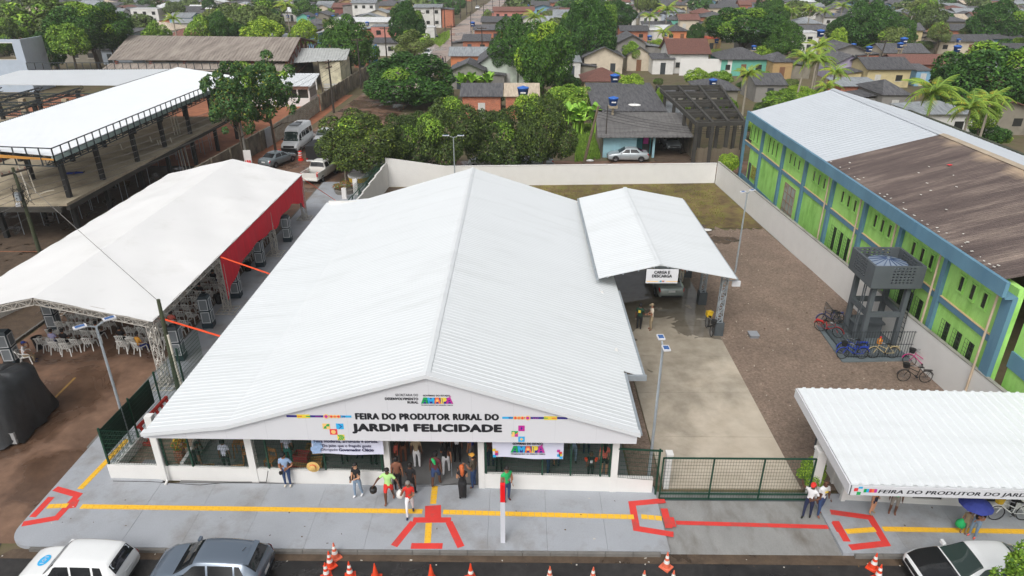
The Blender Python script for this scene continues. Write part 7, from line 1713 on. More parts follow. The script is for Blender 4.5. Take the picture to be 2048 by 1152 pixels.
def common(t, B, L2, zs, w, pm, tail='side', head=True, plate=True):
    f, r = B.st[0][0], B.st[-1][0]
    for s in (-1, 1):
        if head: B.panel(MB(), f-.12, f-.5, 4.1, 5.2, s, .012, xa2=f-.2, xb2=f-.55).build('headlight', M_lampw, t, world=False)
        B.panel(MB(), r+.02, r+.2, 3.7, 5.0, s, .012).build('tail_light', M_lampr, t, world=False)
        mx = B.mx; P = B.pt(mx, 5.2, s); MB().cbox((P.x, P.y+s*.1, P.z+.04), (.1, .2, .13)).build('mirror', pm, t, world=False)
        for xh in B.handles: P = B.pt(xh, 4.6, s, .012); MB().cbox((P.x, P.y, P.z), (.15, .03, .03)).build('door_handle', pm if B.hb else M_trim, t, world=False)
    for x, nm in ((f+.006, 'number_plate'), (r-.006, 'number_plate')):
        z = .45 if x > 0 else B.plz; MB().cbox((x, 0, z), (.014, .42, .13)).build(nm, M_plate, t, world=False)
    zb = B.st[0][1]; MB().cbox((f-.01, 0, zb+.2), (.05, w*1.25, .12)).build('grille', M_trim, t, world=False)
    for x in (f-.02, r+.02): MB().cbox((x, 0, zb+.03), (.08, w*1.5, .1)).build('bumper_strip', M_trim, t, world=False)
def seams(t, B, xs):
    b = MB()
    for x in xs:
        for s in (-1, 1): B.panel(b, x-.006, x+.006, .8, 5.0, s, .004, 1, 6)
    b.build('door_gap', M_trim, t, world=False)
def hatch(label, loc, rz, pm, boxy=False, glass=None, name='hatchback_car'):
    g = glass or M_glass; t = thing(name, label, 'car', loc, rz)
    if boxy: st = [(1.85, .34, .52, .56, .62, .56), (1.8, .26, .66, .70, .74, .66), (1.4, .24, .80, .86, .79, .68), (.85, .24, .86, .93, .80, .69), (.72, .24, .87, .98, .80, .70), (.28, .24, .88, 1.38, .80, .62), (.1, .24, .88, 1.44, .80, .62), (-.7, .24, .90, 1.46, .80, .62), (-1.55, .25, .90, 1.42, .79, .60), (-1.66, .28, .90, 1.36, .78, .58), (-1.9, .32, .86, 1.0, .74, .62), (-1.95, .42, .70, .74, .70, .62)]
    else: st = [(2.02, .34, .5, .56, .64, .55), (1.95, .24, .62, .72, .78, .62), (1.6, .20, .80, .90, .85, .70), (1.15, .2, .90, .99, .87, .73), (.95, .2, .92, 1.03, .87, .72), (.3, .2, .94, 1.40, .87, .60), (.0, .2, .94, 1.47, .87, .60), (-.7, .2, .96, 1.47, .87, .60), (-1.35, .21, 1.0, 1.42, .86, .58), (-1.55, .22, 1.0, 1.36, .85, .57), (-1.92, .28, .98, 1.06, .80, .62), (-2.0, .4, .72, .8, .76, .66)]
    B = Body(st); B.mx, B.handles, B.hb, B.plz = .62 if boxy else .72, (-.25, -1.1) if boxy else (-.1, -1.05), False, .68 if boxy else .62
    B.skin(MB()).build('body', pm, t, world=False, smooth=True)
    if boxy:
        B.across(MB(), .72, .30, 6.35).build('windscreen', g, t, world=False); B.across(MB(), -1.68, -1.88, 6.3).build('rear_window', g, t, world=False)
        for s in (-1, 1):
            for xa, xb, xa2, xb2 in ((.62, -.28, .3, -.26), (-.36, -1.08, -.34, -1.05), (-1.16, -1.5, -1.13, -1.4)): B.panel(MB(), xa, xb, 5.12, 5.88, s, .008, xa2=xa2, xb2=xb2).build('side_window', g, t, world=False)
    else:
        B.across(MB(), .98, .28, 6.3).build('windscreen', g, t, world=False); B.across(MB(), -1.54, -1.88, 6.3).build('rear_window', g, t, world=False)
        for s in (-1, 1):
            for xa, xb, xa2, xb2 in ((.86, -.2, .28, -.18), (-.28, -1.15, -.26, -1.12), (-1.22, -1.52, -1.18, -1.34)): B.panel(MB(), xa, xb, 5.15, 5.88, s, .008, xa2=xa2, xb2=xb2).build('side_window', g, t, world=False)
        MB().slab([(-1.48, -.56, 1.40), (-1.66, -.54, 1.38), (-1.66, .54, 1.38), (-1.48, .56, 1.40)], .04).build('spoiler', pm, t, world=False)
        MB().pipe([(-1.25, 0, 1.43), (-1.42, 0, 1.62)], .012, 4).build('aerial', M_trim, t, world=False)
    seams(t, B, (.72, -.31, -1.12) if boxy else (.85, -.24, -1.18)); common(t, B, 0, 0, st[4][4], pm); wheels(t, (1.18, -1.18) if boxy else (1.28, -1.3), st[4][4], .28 if boxy else .31)
    for s in (-1, 1): B.panel(MB(), 1.5, -1.6, 2.9, 3.15, s, .01, 10, 1).build('side_moulding', M_trim if boxy else pm, t, world=False)
    t['B'] = 0; del t['B']; return t, B
def sedan(label, loc, rz, pm, glass=None, hood=None, name='sedan_car'):
    g = glass or M_glass; t = thing(name, label, 'car', loc, rz)
    st = [(2.2, .36, .5, .56, .64, .55), (2.13, .24, .62, .70, .78, .62), (1.75, .2, .78, .86, .84, .70), (1.2, .2, .86, .95, .86, .73), (1.0, .2, .88, .99, .86, .72), (.35, .2, .9, 1.37, .86, .60), (.05, .2, .9, 1.43, .86, .59), (-.6, .2, .92, 1.43, .86, .59), (-.95, .2, .94, 1.36, .86, .59), (-1.55, .21, .95, 1.03, .85, .68), (-2.05, .24, .92, 1.0, .80, .66), (-2.18, .36, .7, .8, .74, .62)]
    B = Body(st); B.mx, B.handles, B.hb, B.plz = .78, (-.05, -.95), True, .72
    B.skin(MB()).build('body', pm, t, world=False, smooth=True); B.across(MB(), 1.02, .36, 6.3).build('windscreen', g, t, world=False); B.across(MB(), -.95, -1.5, 6.3).build('rear_window', g, t, world=False)
    for s in (-1, 1):
        for xa, xb, xa2, xb2 in ((.9, -.12, .34, -.1), (-.2, -1.2, -.18, -.82)): B.panel(MB(), xa, xb, 5.15, 5.88, s, .008, xa2=xa2, xb2=xb2).build('side_window', g, t, world=False)
    if hood: B.across(MB(), 2.1, 1.06, 5.6, .006, m=10).build('bonnet', hood, t, world=False, label='black unpainted bonnet')
    seams(t, B, (.9, -.16, -1.2)); common(t, B, 0, 0, .86, pm); wheels(t, (1.35, -1.35), .86, .31)
    return t, B
def pickup(label, loc, rz, pm, load=None, name='pickup_truck'):
    t = thing(name, label, 'truck', loc, rz)
    st = [(2.6, .5, .72, .8, .72, .62), (2.52, .38, .86, .98, .86, .68), (2.1, .36, 1.02, 1.1, .91, .74), (1.45, .36, 1.08, 1.17, .92, .77), (1.28, .36, 1.1, 1.22, .92, .76), (.72, .36, 1.12, 1.7, .92, .66), (.45, .36, 1.12, 1.77, .92, .65), (-.35, .36, 1.14, 1.78, .92, .65), (-.62, .36, 1.14, 1.72, .92, .65), (-.78, .36, 1.14, 1.26, .92, .78), (-.82, .4, 1.0, 1.08, .9, .8)]
    B = Body(st); B.mx, B.handles, B.hb, B.plz = 1.02, (.35, -.5), True, .6
    B.skin(MB()).build('cab', pm, t, world=False, smooth=True); B.across(MB(), 1.3, .74, 6.3).build('windscreen', M_glasst, t, world=False); B.across(MB(), -.63, -.77, 6.35).build('rear_window', M_glass, t, world=False)
    for s in (-1, 1):
        for xa, xb, xa2, xb2 in ((1.18, .28, .72, .28), (.2, -.6, .2, -.52)): B.panel(MB(), xa, xb, 5.15, 5.88, s, .008, xa2=xa2, xb2=xb2).build('side_window', M_glass, t, world=False)
        MB().prism([(-.84, s*.93), (-2.55, s*.9), (-2.55, s*.82), (-.84, s*.84)], .5, 1.14).build('bed_side', pm, t, world=False); MB().cbox((-2.58, s*.82, .95), (.05, .14, .3)).build('tail_light', M_lampr, t, world=False)
        B.panel(MB(), 2.5, 2.15, 4.0, 5.2, s, .012).build('headlight', M_lampw, t, world=False); P = B.pt(1.02, 5.2, s); MB().cbox((P.x, P.y+s*.12, P.z+.08), (.1, .24, .2)).build('mirror', pm, t, world=False)
    MB().box(-2.6, -2.54, -.8, .8, .5, 1.14).build('tailgate', pm, t, world=False); MB().box(-2.54, -.84, -.83, .83, .5, .58).build('bed_floor', M_trim, t, world=False); MB().box(-2.7, -2.6, -.85, .85, .42, .56).build('rear_bumper', pm, t, world=False); MB().cbox((-2.712, 0, .5), (.014, .42, .12)).build('number_plate', M_plate, t, world=False); MB().cbox((2.6, 0, .85), (.04, 1.1, .16)).build('grille', M_trim, t, world=False)
    MB().cbox((2.62, 0, .56), (.014, .42, .13)).build('number_plate', M_plate, t, world=False)
    seams(t, B, (1.15, .24, -.62)); wheels(t, (1.62, -1.6), .9, .37, .25)
    return t
# parked at the front kerb
M_grey_paint = paint_mat('grey_blue_paint', c8(104, 116, 130), .22, .35); M_silver = paint_mat('silver_paint', c8(168, 176, 180), .25, .35)
t, B = hatch('white boxy hatchback with IMPRENSA on its rear window at the front kerb', (-15.2, 17.0, .012), PI-.03, M_white_paint, boxy=True); t.scale = (.95, .95, .95)
def car_text(key, t, pts, m, name='lettering'):
    """letters laid into the four-cornered patch pts (bl, br, tr, tl)"""
    bl, br_, tr_, tl = map(Vector, pts); src = TXT[key]; vs = []
    for v in src.vertices: a = bl.lerp(br_, v.co.x); b = tl.lerp(tr_, v.co.x); vs.append(a.lerp(b, v.co.y))
    return MB().add(vs, [tuple(p.vertices) for p in src.polygons]).build(name, m, t, world=False)
def spt(B, x, y, off):
    s = -1 if y < 0 else 1; lo, hi = 4.0, 9.0
    for _ in range(30):
        q = (lo+hi)/2; P = B.pt(x, q, 1)
        if P.y > abs(y): lo = q
        else: hi = q
    P = B.pt(x, lo, s); return Vector((P.x, y, P.z+off))
sp = lambda x, y: spt(B, x, y, .03)
band = MB().add([spt(B, -1.70, -.5, .02), spt(B, -1.70, .5, .02), spt(B, -1.80, .52, .02), spt(B, -1.80, -.52, .02)], [(0, 1, 2, 3)]).build('sticker', mat('sticker_pale', c8(206, 214, 222), .5, .03), t, world=False)
car_text('impr', t, [sp(-1.79, -.46), sp(-1.79, .46), sp(-1.71, .44), sp(-1.71, -.44)], M_ink)
b = MB(); k = 18; cx_, cy_ = 1.12, .0; b.add([spt(B, cx_+.2*math.cos(2*PI*i/k), cy_+.26*math.sin(2*PI*i/k), .012) for i in range(k)], [tuple(range(k))]).build('round_sticker', C_BLU, t, world=False)
car_text('ioi', t, [spt(B, 1.04, -.16, .02), spt(B, 1.04, .16, .02), spt(B, 1.2, .16, .02), spt(B, 1.2, -.16, .02)], M_fasc)
t, B2 = hatch('grey-blue modern hatchback parked second at the front kerb', (-10.55, 17.05, .012), PI-.02, M_grey_paint); t.scale = (.97, .97, .97)
t, B3 = sedan('white sedan with a black bonnet parked at the front kerb on the right', (15.8, 17.2, .012), PI+.02, M_white_paint, M_glasst, paint_mat('black_bonnet', c8(26, 28, 30), .2))
# other vehicles
p = at(1333, 590, .08); sedan('silver green sedan reversed under the loading canopy', (p.x+.02, p.y+1.2, .08), PI/2+.03, paint_mat('silver_green', c8(150, 160, 156), .25, .35))
p = at(1255, 324, .01); sedan('silver sedan parked before the aqua house', (p.x+.1, p.y+.75, .012), PI-.04, M_silver)
p = at(1344, 302, .03); t, _ = hatch('silver car nosed out of the aqua house garage', (p.x+.1, p.y+1.8, .03), -PI/2+.05, M_silver, name='garage_car')
p = at(548, 332, .01); sedan('grey sedan standing at the far tent corner', (p.x+.2, p.y+.8, .012), -1.95+PI, paint_mat('grey_paint', c8(122, 132, 136), .25, .3))
pickup('white pickup with orange cones in its bed beside the planter', (-19.6, 66.0, .012), PI/2-.18, paint_mat('pearl_white', c8(216, 216, 210)))
p = at(625, 297, .01); pickup('white pickup parked facing the camera behind the van', (p.x+.9, p.y+2.6, .012), -PI/2+.02, M_white_paint)
p = at(882, 335, .01); 
for lab, px in (('white car roof glimpsed between the dark street trees', 975), ('silver car partly hidden behind the dark street trees', 1068)):
    q = at(px, 330, .01); hatch(lab, (q.x, 69.6, .012), PI, M_white_paint if px < 1000 else M_silver, name='parked_car')
p = at(655, 345, .01); hatch('dark red car under the leftmost street tree', (p.x+.9, 69.4, .012), PI/2, paint_mat('maroon_paint', c8(120, 40, 36)), name='parked_car')
q = at(853, 116, .01); pickup('white pickup driving on the far street', (q.x, q.y+2, .012), -PI/2, M_white_paint)
q = at(862, 76, .01); hatch('dark blue car parked on the left side of the far street', (q.x, q.y, .012), 0, paint_mat('navy_paint', c8(34, 44, 74)), name='parked_car')
q = at(955, 18, .01); hatch('white car far up the far street', (q.x, q.y, .012), -PI/2, M_white_paint, name='parked_car')
# van
def van(label, loc, rz):
    t = thing('passenger_van', label, 'van', loc, rz); pm = M_white_paint
    st = [(2.95, .42, .7, .8, .78, .66), (2.88, .32, .95, 1.02, .9, .74), (2.55, .3, 1.1, 1.22, .97, .8), (2.15, .3, 1.2, 1.35, .99, .84), (1.55, .3, 1.25, 2.25, .99, .78), (1.25, .3, 1.25, 2.5, .99, .78), (.5, .3, 1.28, 2.68, .99, .78), (-1.5, .3, 1.28, 2.7, .99, .78), (-2.75, .3, 1.28, 2.66, .98, .77), (-2.9, .34, 1.25, 2.5, .95, .74), (-2.95, .4, 1.2, 1.35, .93, .8)]
    B = Body(st); B.mx, B.handles, B.hb, B.plz = 1.75, (.9,), False, .9
    B.skin(MB()).build('body', pm, t, world=False, smooth=True); B.across(MB(), 2.16, 1.56, 6.2).build('windscreen', M_glasst, t, world=False)
    for s in (-1, 1):
        for xa, xb, xa2, xb2 in ((2.0, 1.05, 1.6, 1.05), (.85, -.35, .85, -.35), (-.45, -1.6, -.45, -1.6), (-1.7, -2.6, -1.7, -2.6)): B.panel(MB(), xa, xb, 5.15, 5.62, s, .01, xa2=xa2, xb2=xb2).build('side_window', M_glass, t, world=False)
        B.panel(MB(), 2.7, -2.7, 1.6, 2.0, s, .012, 12, 2).build('side_moulding', M_trim, t, world=False)
    MB().box(2.7, 2.99, -.86, .86, .32, .72).build('front_bumper', M_trim, t, world=False); MB().cbox((2.97, 0, .88), (.04, 1.2, .22)).build('grille', M_trim, t, world=False)
    common(t, B, 0, 0, .99, M_trim); wheels(t, (1.95, -1.85), .98, .36, .24)
    MB().box(-.5, .7, -.5, .5, 2.68, 2.82).build('roof_air_unit', mat('air_unit', c8(150, 154, 158), .5, .1), t, world=False); MB().box(-1.4, -.7, -.35, .35, 2.7, 2.76).build('roof_hatch', M_trim, t, world=False)
    return t
van('white high-roof passenger van facing the camera on the side street', (-25.3, 77.6, .012), -PI/2-.05)
# black box trailer
p = at(626, 330, .01); tt = thing('box_trailer', 'black box trailer with red lamps parked beside the van', 'trailer', (p.x+.3, p.y+1.5, .012), PI/2-.05)
MB().box(-1.5, 1.5, -.85, .85, .55, 2.0).build('box', M_trim, tt, world=False); MB().box(-1.56, -1.5, -.8, .8, .6, 1.95).build('rear_door', M_black, tt, world=False); MB().box(-1.6, -1.5, -.85, .85, .4, .54).build('rear_bar', M_plate, tt, world=False)
for s in (-1, 1): MB().cbox((-1.58, s*.75, .66), (.04, .16, .1)).build('tail_light', M_lampr, tt, world=False)
MB().bar((1.5, 0, .5), (2.6, 0, .5), .1).build('drawbar', M_trim, tt, world=False); wheels(tt, (-.2,), .92, .3)
# vehicle under a black tarpaulin at the left edge
random.seed(8); tv = thing('tarpaulin_covered_stall', 'bulky load under a wrinkled black tarpaulin at the left edge', 'tarpaulin', (-23.15, 25.6, 0)); tv.scale = (.8, .82, 1.45)
n = 40; prof = [(1.35, .0), (1.32, .25), (1.25, .7), (1.18, 1.25), (1.1, 1.7), (.95, 1.9), (.5, 1.97), (0.02, 2.0)]; vs = []; fs = []
for j, (r, z) in enumerate(prof):
    for k in range(n):
        a = 2*PI*k/n; c_, s_ = math.cos(a), math.sin(a); e = (abs(c_)**5+abs(s_)**5)**(-.2)
        fold = 1+.085*math.sin(a*9+z*2)*(1-z/2.2)+.025*math.sin(a*17+z*3)+random.uniform(-.03, .03)
        vs.append((r*e*c_*1.0*fold, r*e*s_*1.5*fold, max(.05, z+(.1*math.sin(a*5) if j == 0 else .03*math.sin(a*7)))))
for j in range(len(prof)-1):
    for k in range(n): fs.append((j*n+k, j*n+(k+1) % n, (j+1)*n+(k+1) % n, (j+1)*n+k))
MB().add(vs, fs).build('cover', mat('black_tarp', c8(50, 52, 54), .4, .3, 3, bump=.6), tv, world=False, smooth=True)
MB().box(.2, 1.2, -1.75, -1.62, .1, .5).build('grey_flap', mat('grey_tarp', c8(150, 150, 150), .6, .1), tv, world=False)
for s in (-1, 1): MB().box(s*.9-.05, s*.9+.05, -1.4, -1.3, 0, .9).build('leg', M_steel, tv, world=False)

# ------------------------------------------------------------------ traffic cones, barrels, barrier
M_cone = mat('cone_orange', c8(226, 72, 36), .55, .08, 4); M_cone2 = mat('cone_faded', c8(220, 110, 80), .6, .1, 4); M_band = mat('cone_band', c8(228, 228, 224), .5, .04)
def cone(label, p, m, plain=False, band2=None):
    t = thing('traffic_cone', label, 'traffic cone', (p.x, p.y, .014), random.random(), 'traffic cones along the front kerb')
    MB().box(-.19, .19, -.19, .19, 0, .035).build('base', m, t, world=False)
    R = lambda z: .145-.125*z/.72
    MB().lathe([(R(0)+.02, .035), (R(.05), .06), (R(.72), .72), (R(.72)*.5, .735)], 14).build('cone_body', m, t, world=False, smooth=False)
    for z0, z1 in (() if plain else ((.24, .37), (.47, .58))): MB().lathe([(R(z0)+.005, z0), (R(z1)+.005, z1)], 14, cap=False).build('band', M_band, t, world=False)
    if band2: MB().lathe([(R(.3)+.005, .3), (R(.42)+.005, .42)], 14, cap=False).build('band', M_band, t, world=False)
random.seed(6)
for px, py, mm, pl_, b2, lab in ((671, 1116, M_cone2, 0, 0, 'faded traffic cone farthest back in the left cone cluster'), (661, 1133, M_cone, 0, 0, 'traffic cone in the middle of the left cone cluster'), (654, 1156, M_cone, 0, 0, 'nearest traffic cone of the left cone cluster'), (701, 1154, M_cone, 0, 0, 'banded traffic cone just right of the left cone cluster'),
    (752, 1158, M_cone, 1, 0, 'leftmost plain orange traffic cone at the bottom edge'), (863, 1160, M_cone, 1, 0, 'plain orange traffic cone below the centre ramp'), (942, 1158, M_cone, 1, 1, 'orange traffic cone with one white band right of the ramp'), (1099, 1164, M_cone2, 0, 0, 'faded banded traffic cone left of the pair at the bottom edge'), (1185, 1165, M_cone2, 0, 0, 'faded banded traffic cone right of the pair at the bottom edge'),
    (1332, 1135, M_cone2, 0, 0, 'banded traffic cone in front of the gate crossing'), (1286, 1172, M_cone2, 0, 0, 'cone tip at the bottom edge left of the gate cone'), (1344, 1172, M_cone2, 0, 0, 'cone tip at the bottom edge right of the gate cone'), (1745, 1137, M_cone, 0, 0, 'banded traffic cone left of the black-bonnet sedan'), (1754, 1160, M_cone, 0, 0, 'nearer banded traffic cone left of the black-bonnet sedan')):
    cone(lab, at(px, py), mm, bool(pl_), b2)
for lab, px, py in (('red and white traffic barrel at the left of the van bumper', 561, 318), ('red and white traffic barrel in front of the van', 602, 321)):
    p = at(px, py); t = thing('traffic_barrel', lab, 'traffic barrel', (p.x, p.y, .012), 0, 'traffic barrels by the van')
    MB().lathe([(.3, 0), (.3, .12), (.22, .14), (.2, 1.0), (.12, 1.03)], 16).build('barrel_body', mat('barrel_red', c8(222, 46, 30), .5, .05), t, world=False)
    for z in (.3, .55, .8): MB().lathe([(.222-.02*z, z), (.222-.02*(z+.12), z+.12)], 16, cap=False).build('band', M_band, t, world=False)
br_ = thing('barrier', 'red plastic crowd barrier lying against the corner fence', 'barrier', (-16.1, 25.2, .1), 1.45)
M_barr = mat('barrier_red', c8(176, 48, 40), .6, .12, 3)
for k in range(2):
    fz = .25+k*.75
    MB().bar((-1.1, k*.35, fz), (1.1, k*.35, fz+.1), .12).build('rail', M_barr, br_, world=False)
for k in range(6): MB().bar((-1.0+k*.4, 0, .25), (-1.0+k*.4, .35, 1.05), .1).build('slat', M_barr, br_, world=False)
for s in (-1, 1): MB().bar((s*1.0, -.2, .05), (s*1.0, .5, .05), .12).build('foot', M_barr, br_, world=False)
for k in range(5):
    t = thing('traffic_cone', ['leftmost', 'second', 'third', 'fourth', 'rightmost'][k]+' orange cone piled in the white pickup bed', 'traffic cone', (-19.9+(k-2)*.24, 64.4-(k-2)*.05, .7), 0, 'cones in the pickup bed')
    o = MB().lathe([(.13, 0), (.03, .6)], 10).build('cone_body', M_cone, t, world=False); o.rotation_euler = (1.3, 0, k*.9); MB().cbox((0, 0, 0), (.3, .3, .04), k).build('base', M_cone, t, world=False)
for k in range(7):
    q = at(495+[0, 18, 30, 40, 6, 24, 60][k], [228, 210, 214, 206, 214, 220, 213][k]-8); t = thing('red_barrier_block', f'{ordw(k)} red plastic barrier block left of the site office', 'barrier', (q.x, q.y+4, .02), k*.7, 'red barrier blocks on the clay yard')
    MB().prism([(-.5, -.22), (.5, -.22), (.5, .22), (-.5, .22)], 0, .35).build('foot', mat('block_red', c8(226, 40, 44), .5, .06), t, world=False); MB().prism([(-.5, -.1), (.5, -.1), (.5, .1), (-.5, .1)], .352, .9).build('upper', MATS['block_red'], t, world=False)

# ------------------------------------------------------------------ bicycles
def bicycle(label, loc, rz, col, step=True, basket=True, rack=True, lean=.12, load=None, box=None):
    t = thing('bicycle', label, 'bicycle', loc, rz); t.rotation_euler[0] = lean; m = mat('bike_'+col[0], col[1], .4, .05)
    R = .33
    for x in (-.53, .53):
        b = MB(); n = 22; vs = []; fs = []
        for i in range(n):
            a = 2*PI*i/n
            for k in range(5):
                c_ = 2*PI*k/5; rr = R-.02+.02*math.cos(c_); vs.append((rr*math.cos(a), .02*math.sin(c_), rr*math.sin(a)))
        for i in range(n):
            for k in range(5): fs.append((i*5+k, i*5+(k+1) % 5, ((i+1) % n)*5+(k+1) % 5, ((i+1) % n)*5+k))
        wh = MB().add(vs, fs).build('wheel', M_tyre, t, loc=(x, 0, R), world=False)
        sp_ = MB()
        for i in range(12): a = 2*PI*i/12; sp_.bar((.02*math.cos(a), 0, .02*math.sin(a)), (.3*math.cos(a), 0, .3*math.sin(a)), .006)
        sp_.build('spokes', M_rim, wh, world=False)
        f = MB(); f.pipe([(x+.36*math.cos(a), 0, R+.36*math.sin(a)) for a in [PI*(.05 if x > 0 else .3)+i*PI*.6/8 for i in range(9)]], .025, 5).build('mudguard', m, t, world=False)
    fr = MB(); bb = (-.08, 0, .3); st = (-.2, 0, .78); hd1, hd2 = (.36, 0, .62), (.34, 0, .86)
    fr.pipe([bb, st], .02, 6); fr.pipe([bb, hd1], .022, 6); fr.pipe([(-.16, 0, .55) if step else (-.19, 0, .74), (.35, 0, .78)], .02, 6); fr.pipe([(-.53, .03, R), bb], .014, 5); fr.pipe([(-.53, .03, R), st], .012, 5); fr.pipe([hd2, hd1, (.53, 0, R)], .018, 6); fr.build('frame', m, t, world=False)
    MB().pipe([(.15, -.28, .98), (.3, -.2, 1.0), (.34, 0, .92), (.3, .2, 1.0), (.15, .28, .98)], .014, 5).build('handlebar', M_rim, t, world=False)
    MB().prism([(-.34, -.09), (-.3, .0), (-.34, .09), (-.12, .035), (-.05, 0), (-.12, -.035)][::-1], .82, .87).build('saddle', M_black, t, world=False); MB().pipe([st, (-.21, 0, .83)], .014, 5).build('seat_post', M_rim, t, world=False)
    MB().pipe([(-.08, -.1, .3), (-.08, .1, .3)], .05, 8).pipe([(-.08, .1, .3), (.06, .1, .22)], .012, 4).pipe([(-.08, -.1, .3), (-.22, -.1, .38)], .012, 4).build('crank', M_trim, t, world=False)
    if rack: MB().box(-.78, -.36, -.07, .07, .7, .72).bar((-.53, .07, R), (-.7, .07, .7), .012).bar((-.53, -.07, R), (-.7, -.07, .7), .012).build('rack', m, t, world=False)
    if basket: MB().lathe([(.13, 0), (.18, .24)], 8, (.52, 0, .78)).build('basket', box or M_trim, t, world=False)
    if load: MB().cbox((-.55, 0, .86), (.38, .3, .26)).cbox((-.5, .05, 1.02), (.25, .22, .12), .5).build('load', load, t, world=False)
    return t
bik = {'blue': ('blue', c8(28, 62, 170)), 'tan': ('tan', c8(176, 160, 120)), 'pink': ('pink', c8(190, 40, 120)), 'dark': ('dark', c8(44, 40, 38)), 'red': ('red', c8(178, 30, 32)), 'white': ('white', c8(214, 216, 216))}
def bat(px, py, z=.05): return at(px, py, z)
p = bat(1708, 722); bicycle('bright blue bicycle leaning on the front tower fence', (p.x-.1, p.y+.1, .12), PI, bik['blue'], lean=.1)
p = bat(1700, 718); bicycle('second blue bicycle tucked behind the bright blue one', (p.x+.25, p.y+.42, .12), PI, bik['blue'], basket=False, lean=.1)
p = bat(1766, 721); bicycle('tan step-through bicycle at the front tower fence', (p.x, p.y+.12, .12), PI, bik['tan'], basket=False, lean=.1)
p = bat(1838, 738); bicycle('pink bicycle by the white wall with a white bag', (p.x, p.y, .05), PI-.6, bik['pink'], load=M_white)
p = bat(1827, 764); bicycle('dark bicycle with black crate nearest the pavilion', (p.x, p.y, .05), PI-.1, bik['dark'], box=M_black)
p = bat(1660, 672); bicycle('red bicycle at the left side of the tower fence', (p.x-.1, p.y+.1, .12), PI+2.3, bik['red'], basket=False)
p = bat(1652, 655); bicycle('dark blue bicycle behind the red one', (p.x+.3, p.y+.3, .12), PI+.1, ('navy', c8(30, 44, 110)), basket=False); p = bat(1685, 660); bicycle('black bicycle at the far side of the tower fence', (p.x, p.y+.3, .12), PI+1.9, bik['dark'])
p = bat(1424, 668, .08); bicycle('loaded bicycle with yellow crate against the near canopy post', (p.x-.15, p.y+.3, .08), PI/2+PI, bik['dark'], load=mat('crate_yellow', c8(206, 170, 40), .6, .1), lean=-.1)
p = bat(2030, 1056, .15); bicycle('white cargo bicycle with yellow crate under the pavilion eave', (p.x, p.y+.4, .15), PI, bik['white'], load=None, box=MATS['crate_yellow'])
fv = thing('pot_flowers', 'yellow-flowered plant standing between the tower fence and white wall', 'plant', tuple(at(1836, 708, .1))); o = link('leaves', CR['light', 0], fv, (0, 0, .8), 0, None, False); o.scale = (.28, .28, .6); MB().lathe([(.12, 0), (.16, .3)], 10).build('pot', M_dkgrey, fv, world=False)
# ================================================================== PEOPLE
SKIN = [mat('skin_brown', c8(150, 104, 78), .55, .06), mat('skin_dark', c8(96, 64, 48), .55, .06), mat('skin_light', c8(190, 144, 114), .55, .06)]
def cl(name, c): return mat('cloth_'+name, c, .85, .08, 6, bump=.1)
CLO = {'lblue': c8(140, 164, 196), 'jeans': c8(48, 70, 110), 'ljeans': c8(130, 150, 172), 'black': c8(28, 28, 31), 'lime': c8(176, 222, 140), 'red': c8(212, 52, 44), 'white': c8(222, 222, 224), 'brown': c8(128, 84, 66), 'maroon': c8(86, 40, 48), 'olive': c8(78, 70, 58), 'green': c8(40, 176, 100), 'dkgreen': c8(28, 62, 48),
       'khaki': c8(150, 134, 108), 'cream': c8(214, 204, 186), 'navy': c8(30, 40, 70), 'coral': c8(222, 110, 96), 'check': c8(196, 200, 216), 'lilac': c8(178, 174, 212), 'mustard': c8(206, 150, 60), 'print': c8(140, 136, 128), 'blue': c8(36, 60, 140), 'teal': c8(60, 130, 120), 'pink': c8(214, 120, 140), 'grey': c8(110, 110, 114)}
HAIR = {'black': mat('hair_black', c8(22, 20, 20), .6, .1), 'grey': mat('hair_grey', c8(120, 116, 110), .6, .1), 'ginger': mat('hair_ginger', c8(186, 92, 44), .6, .15), 'brown': mat('hair_brown', c8(70, 46, 32), .6, .1)}
PEOPLE = []
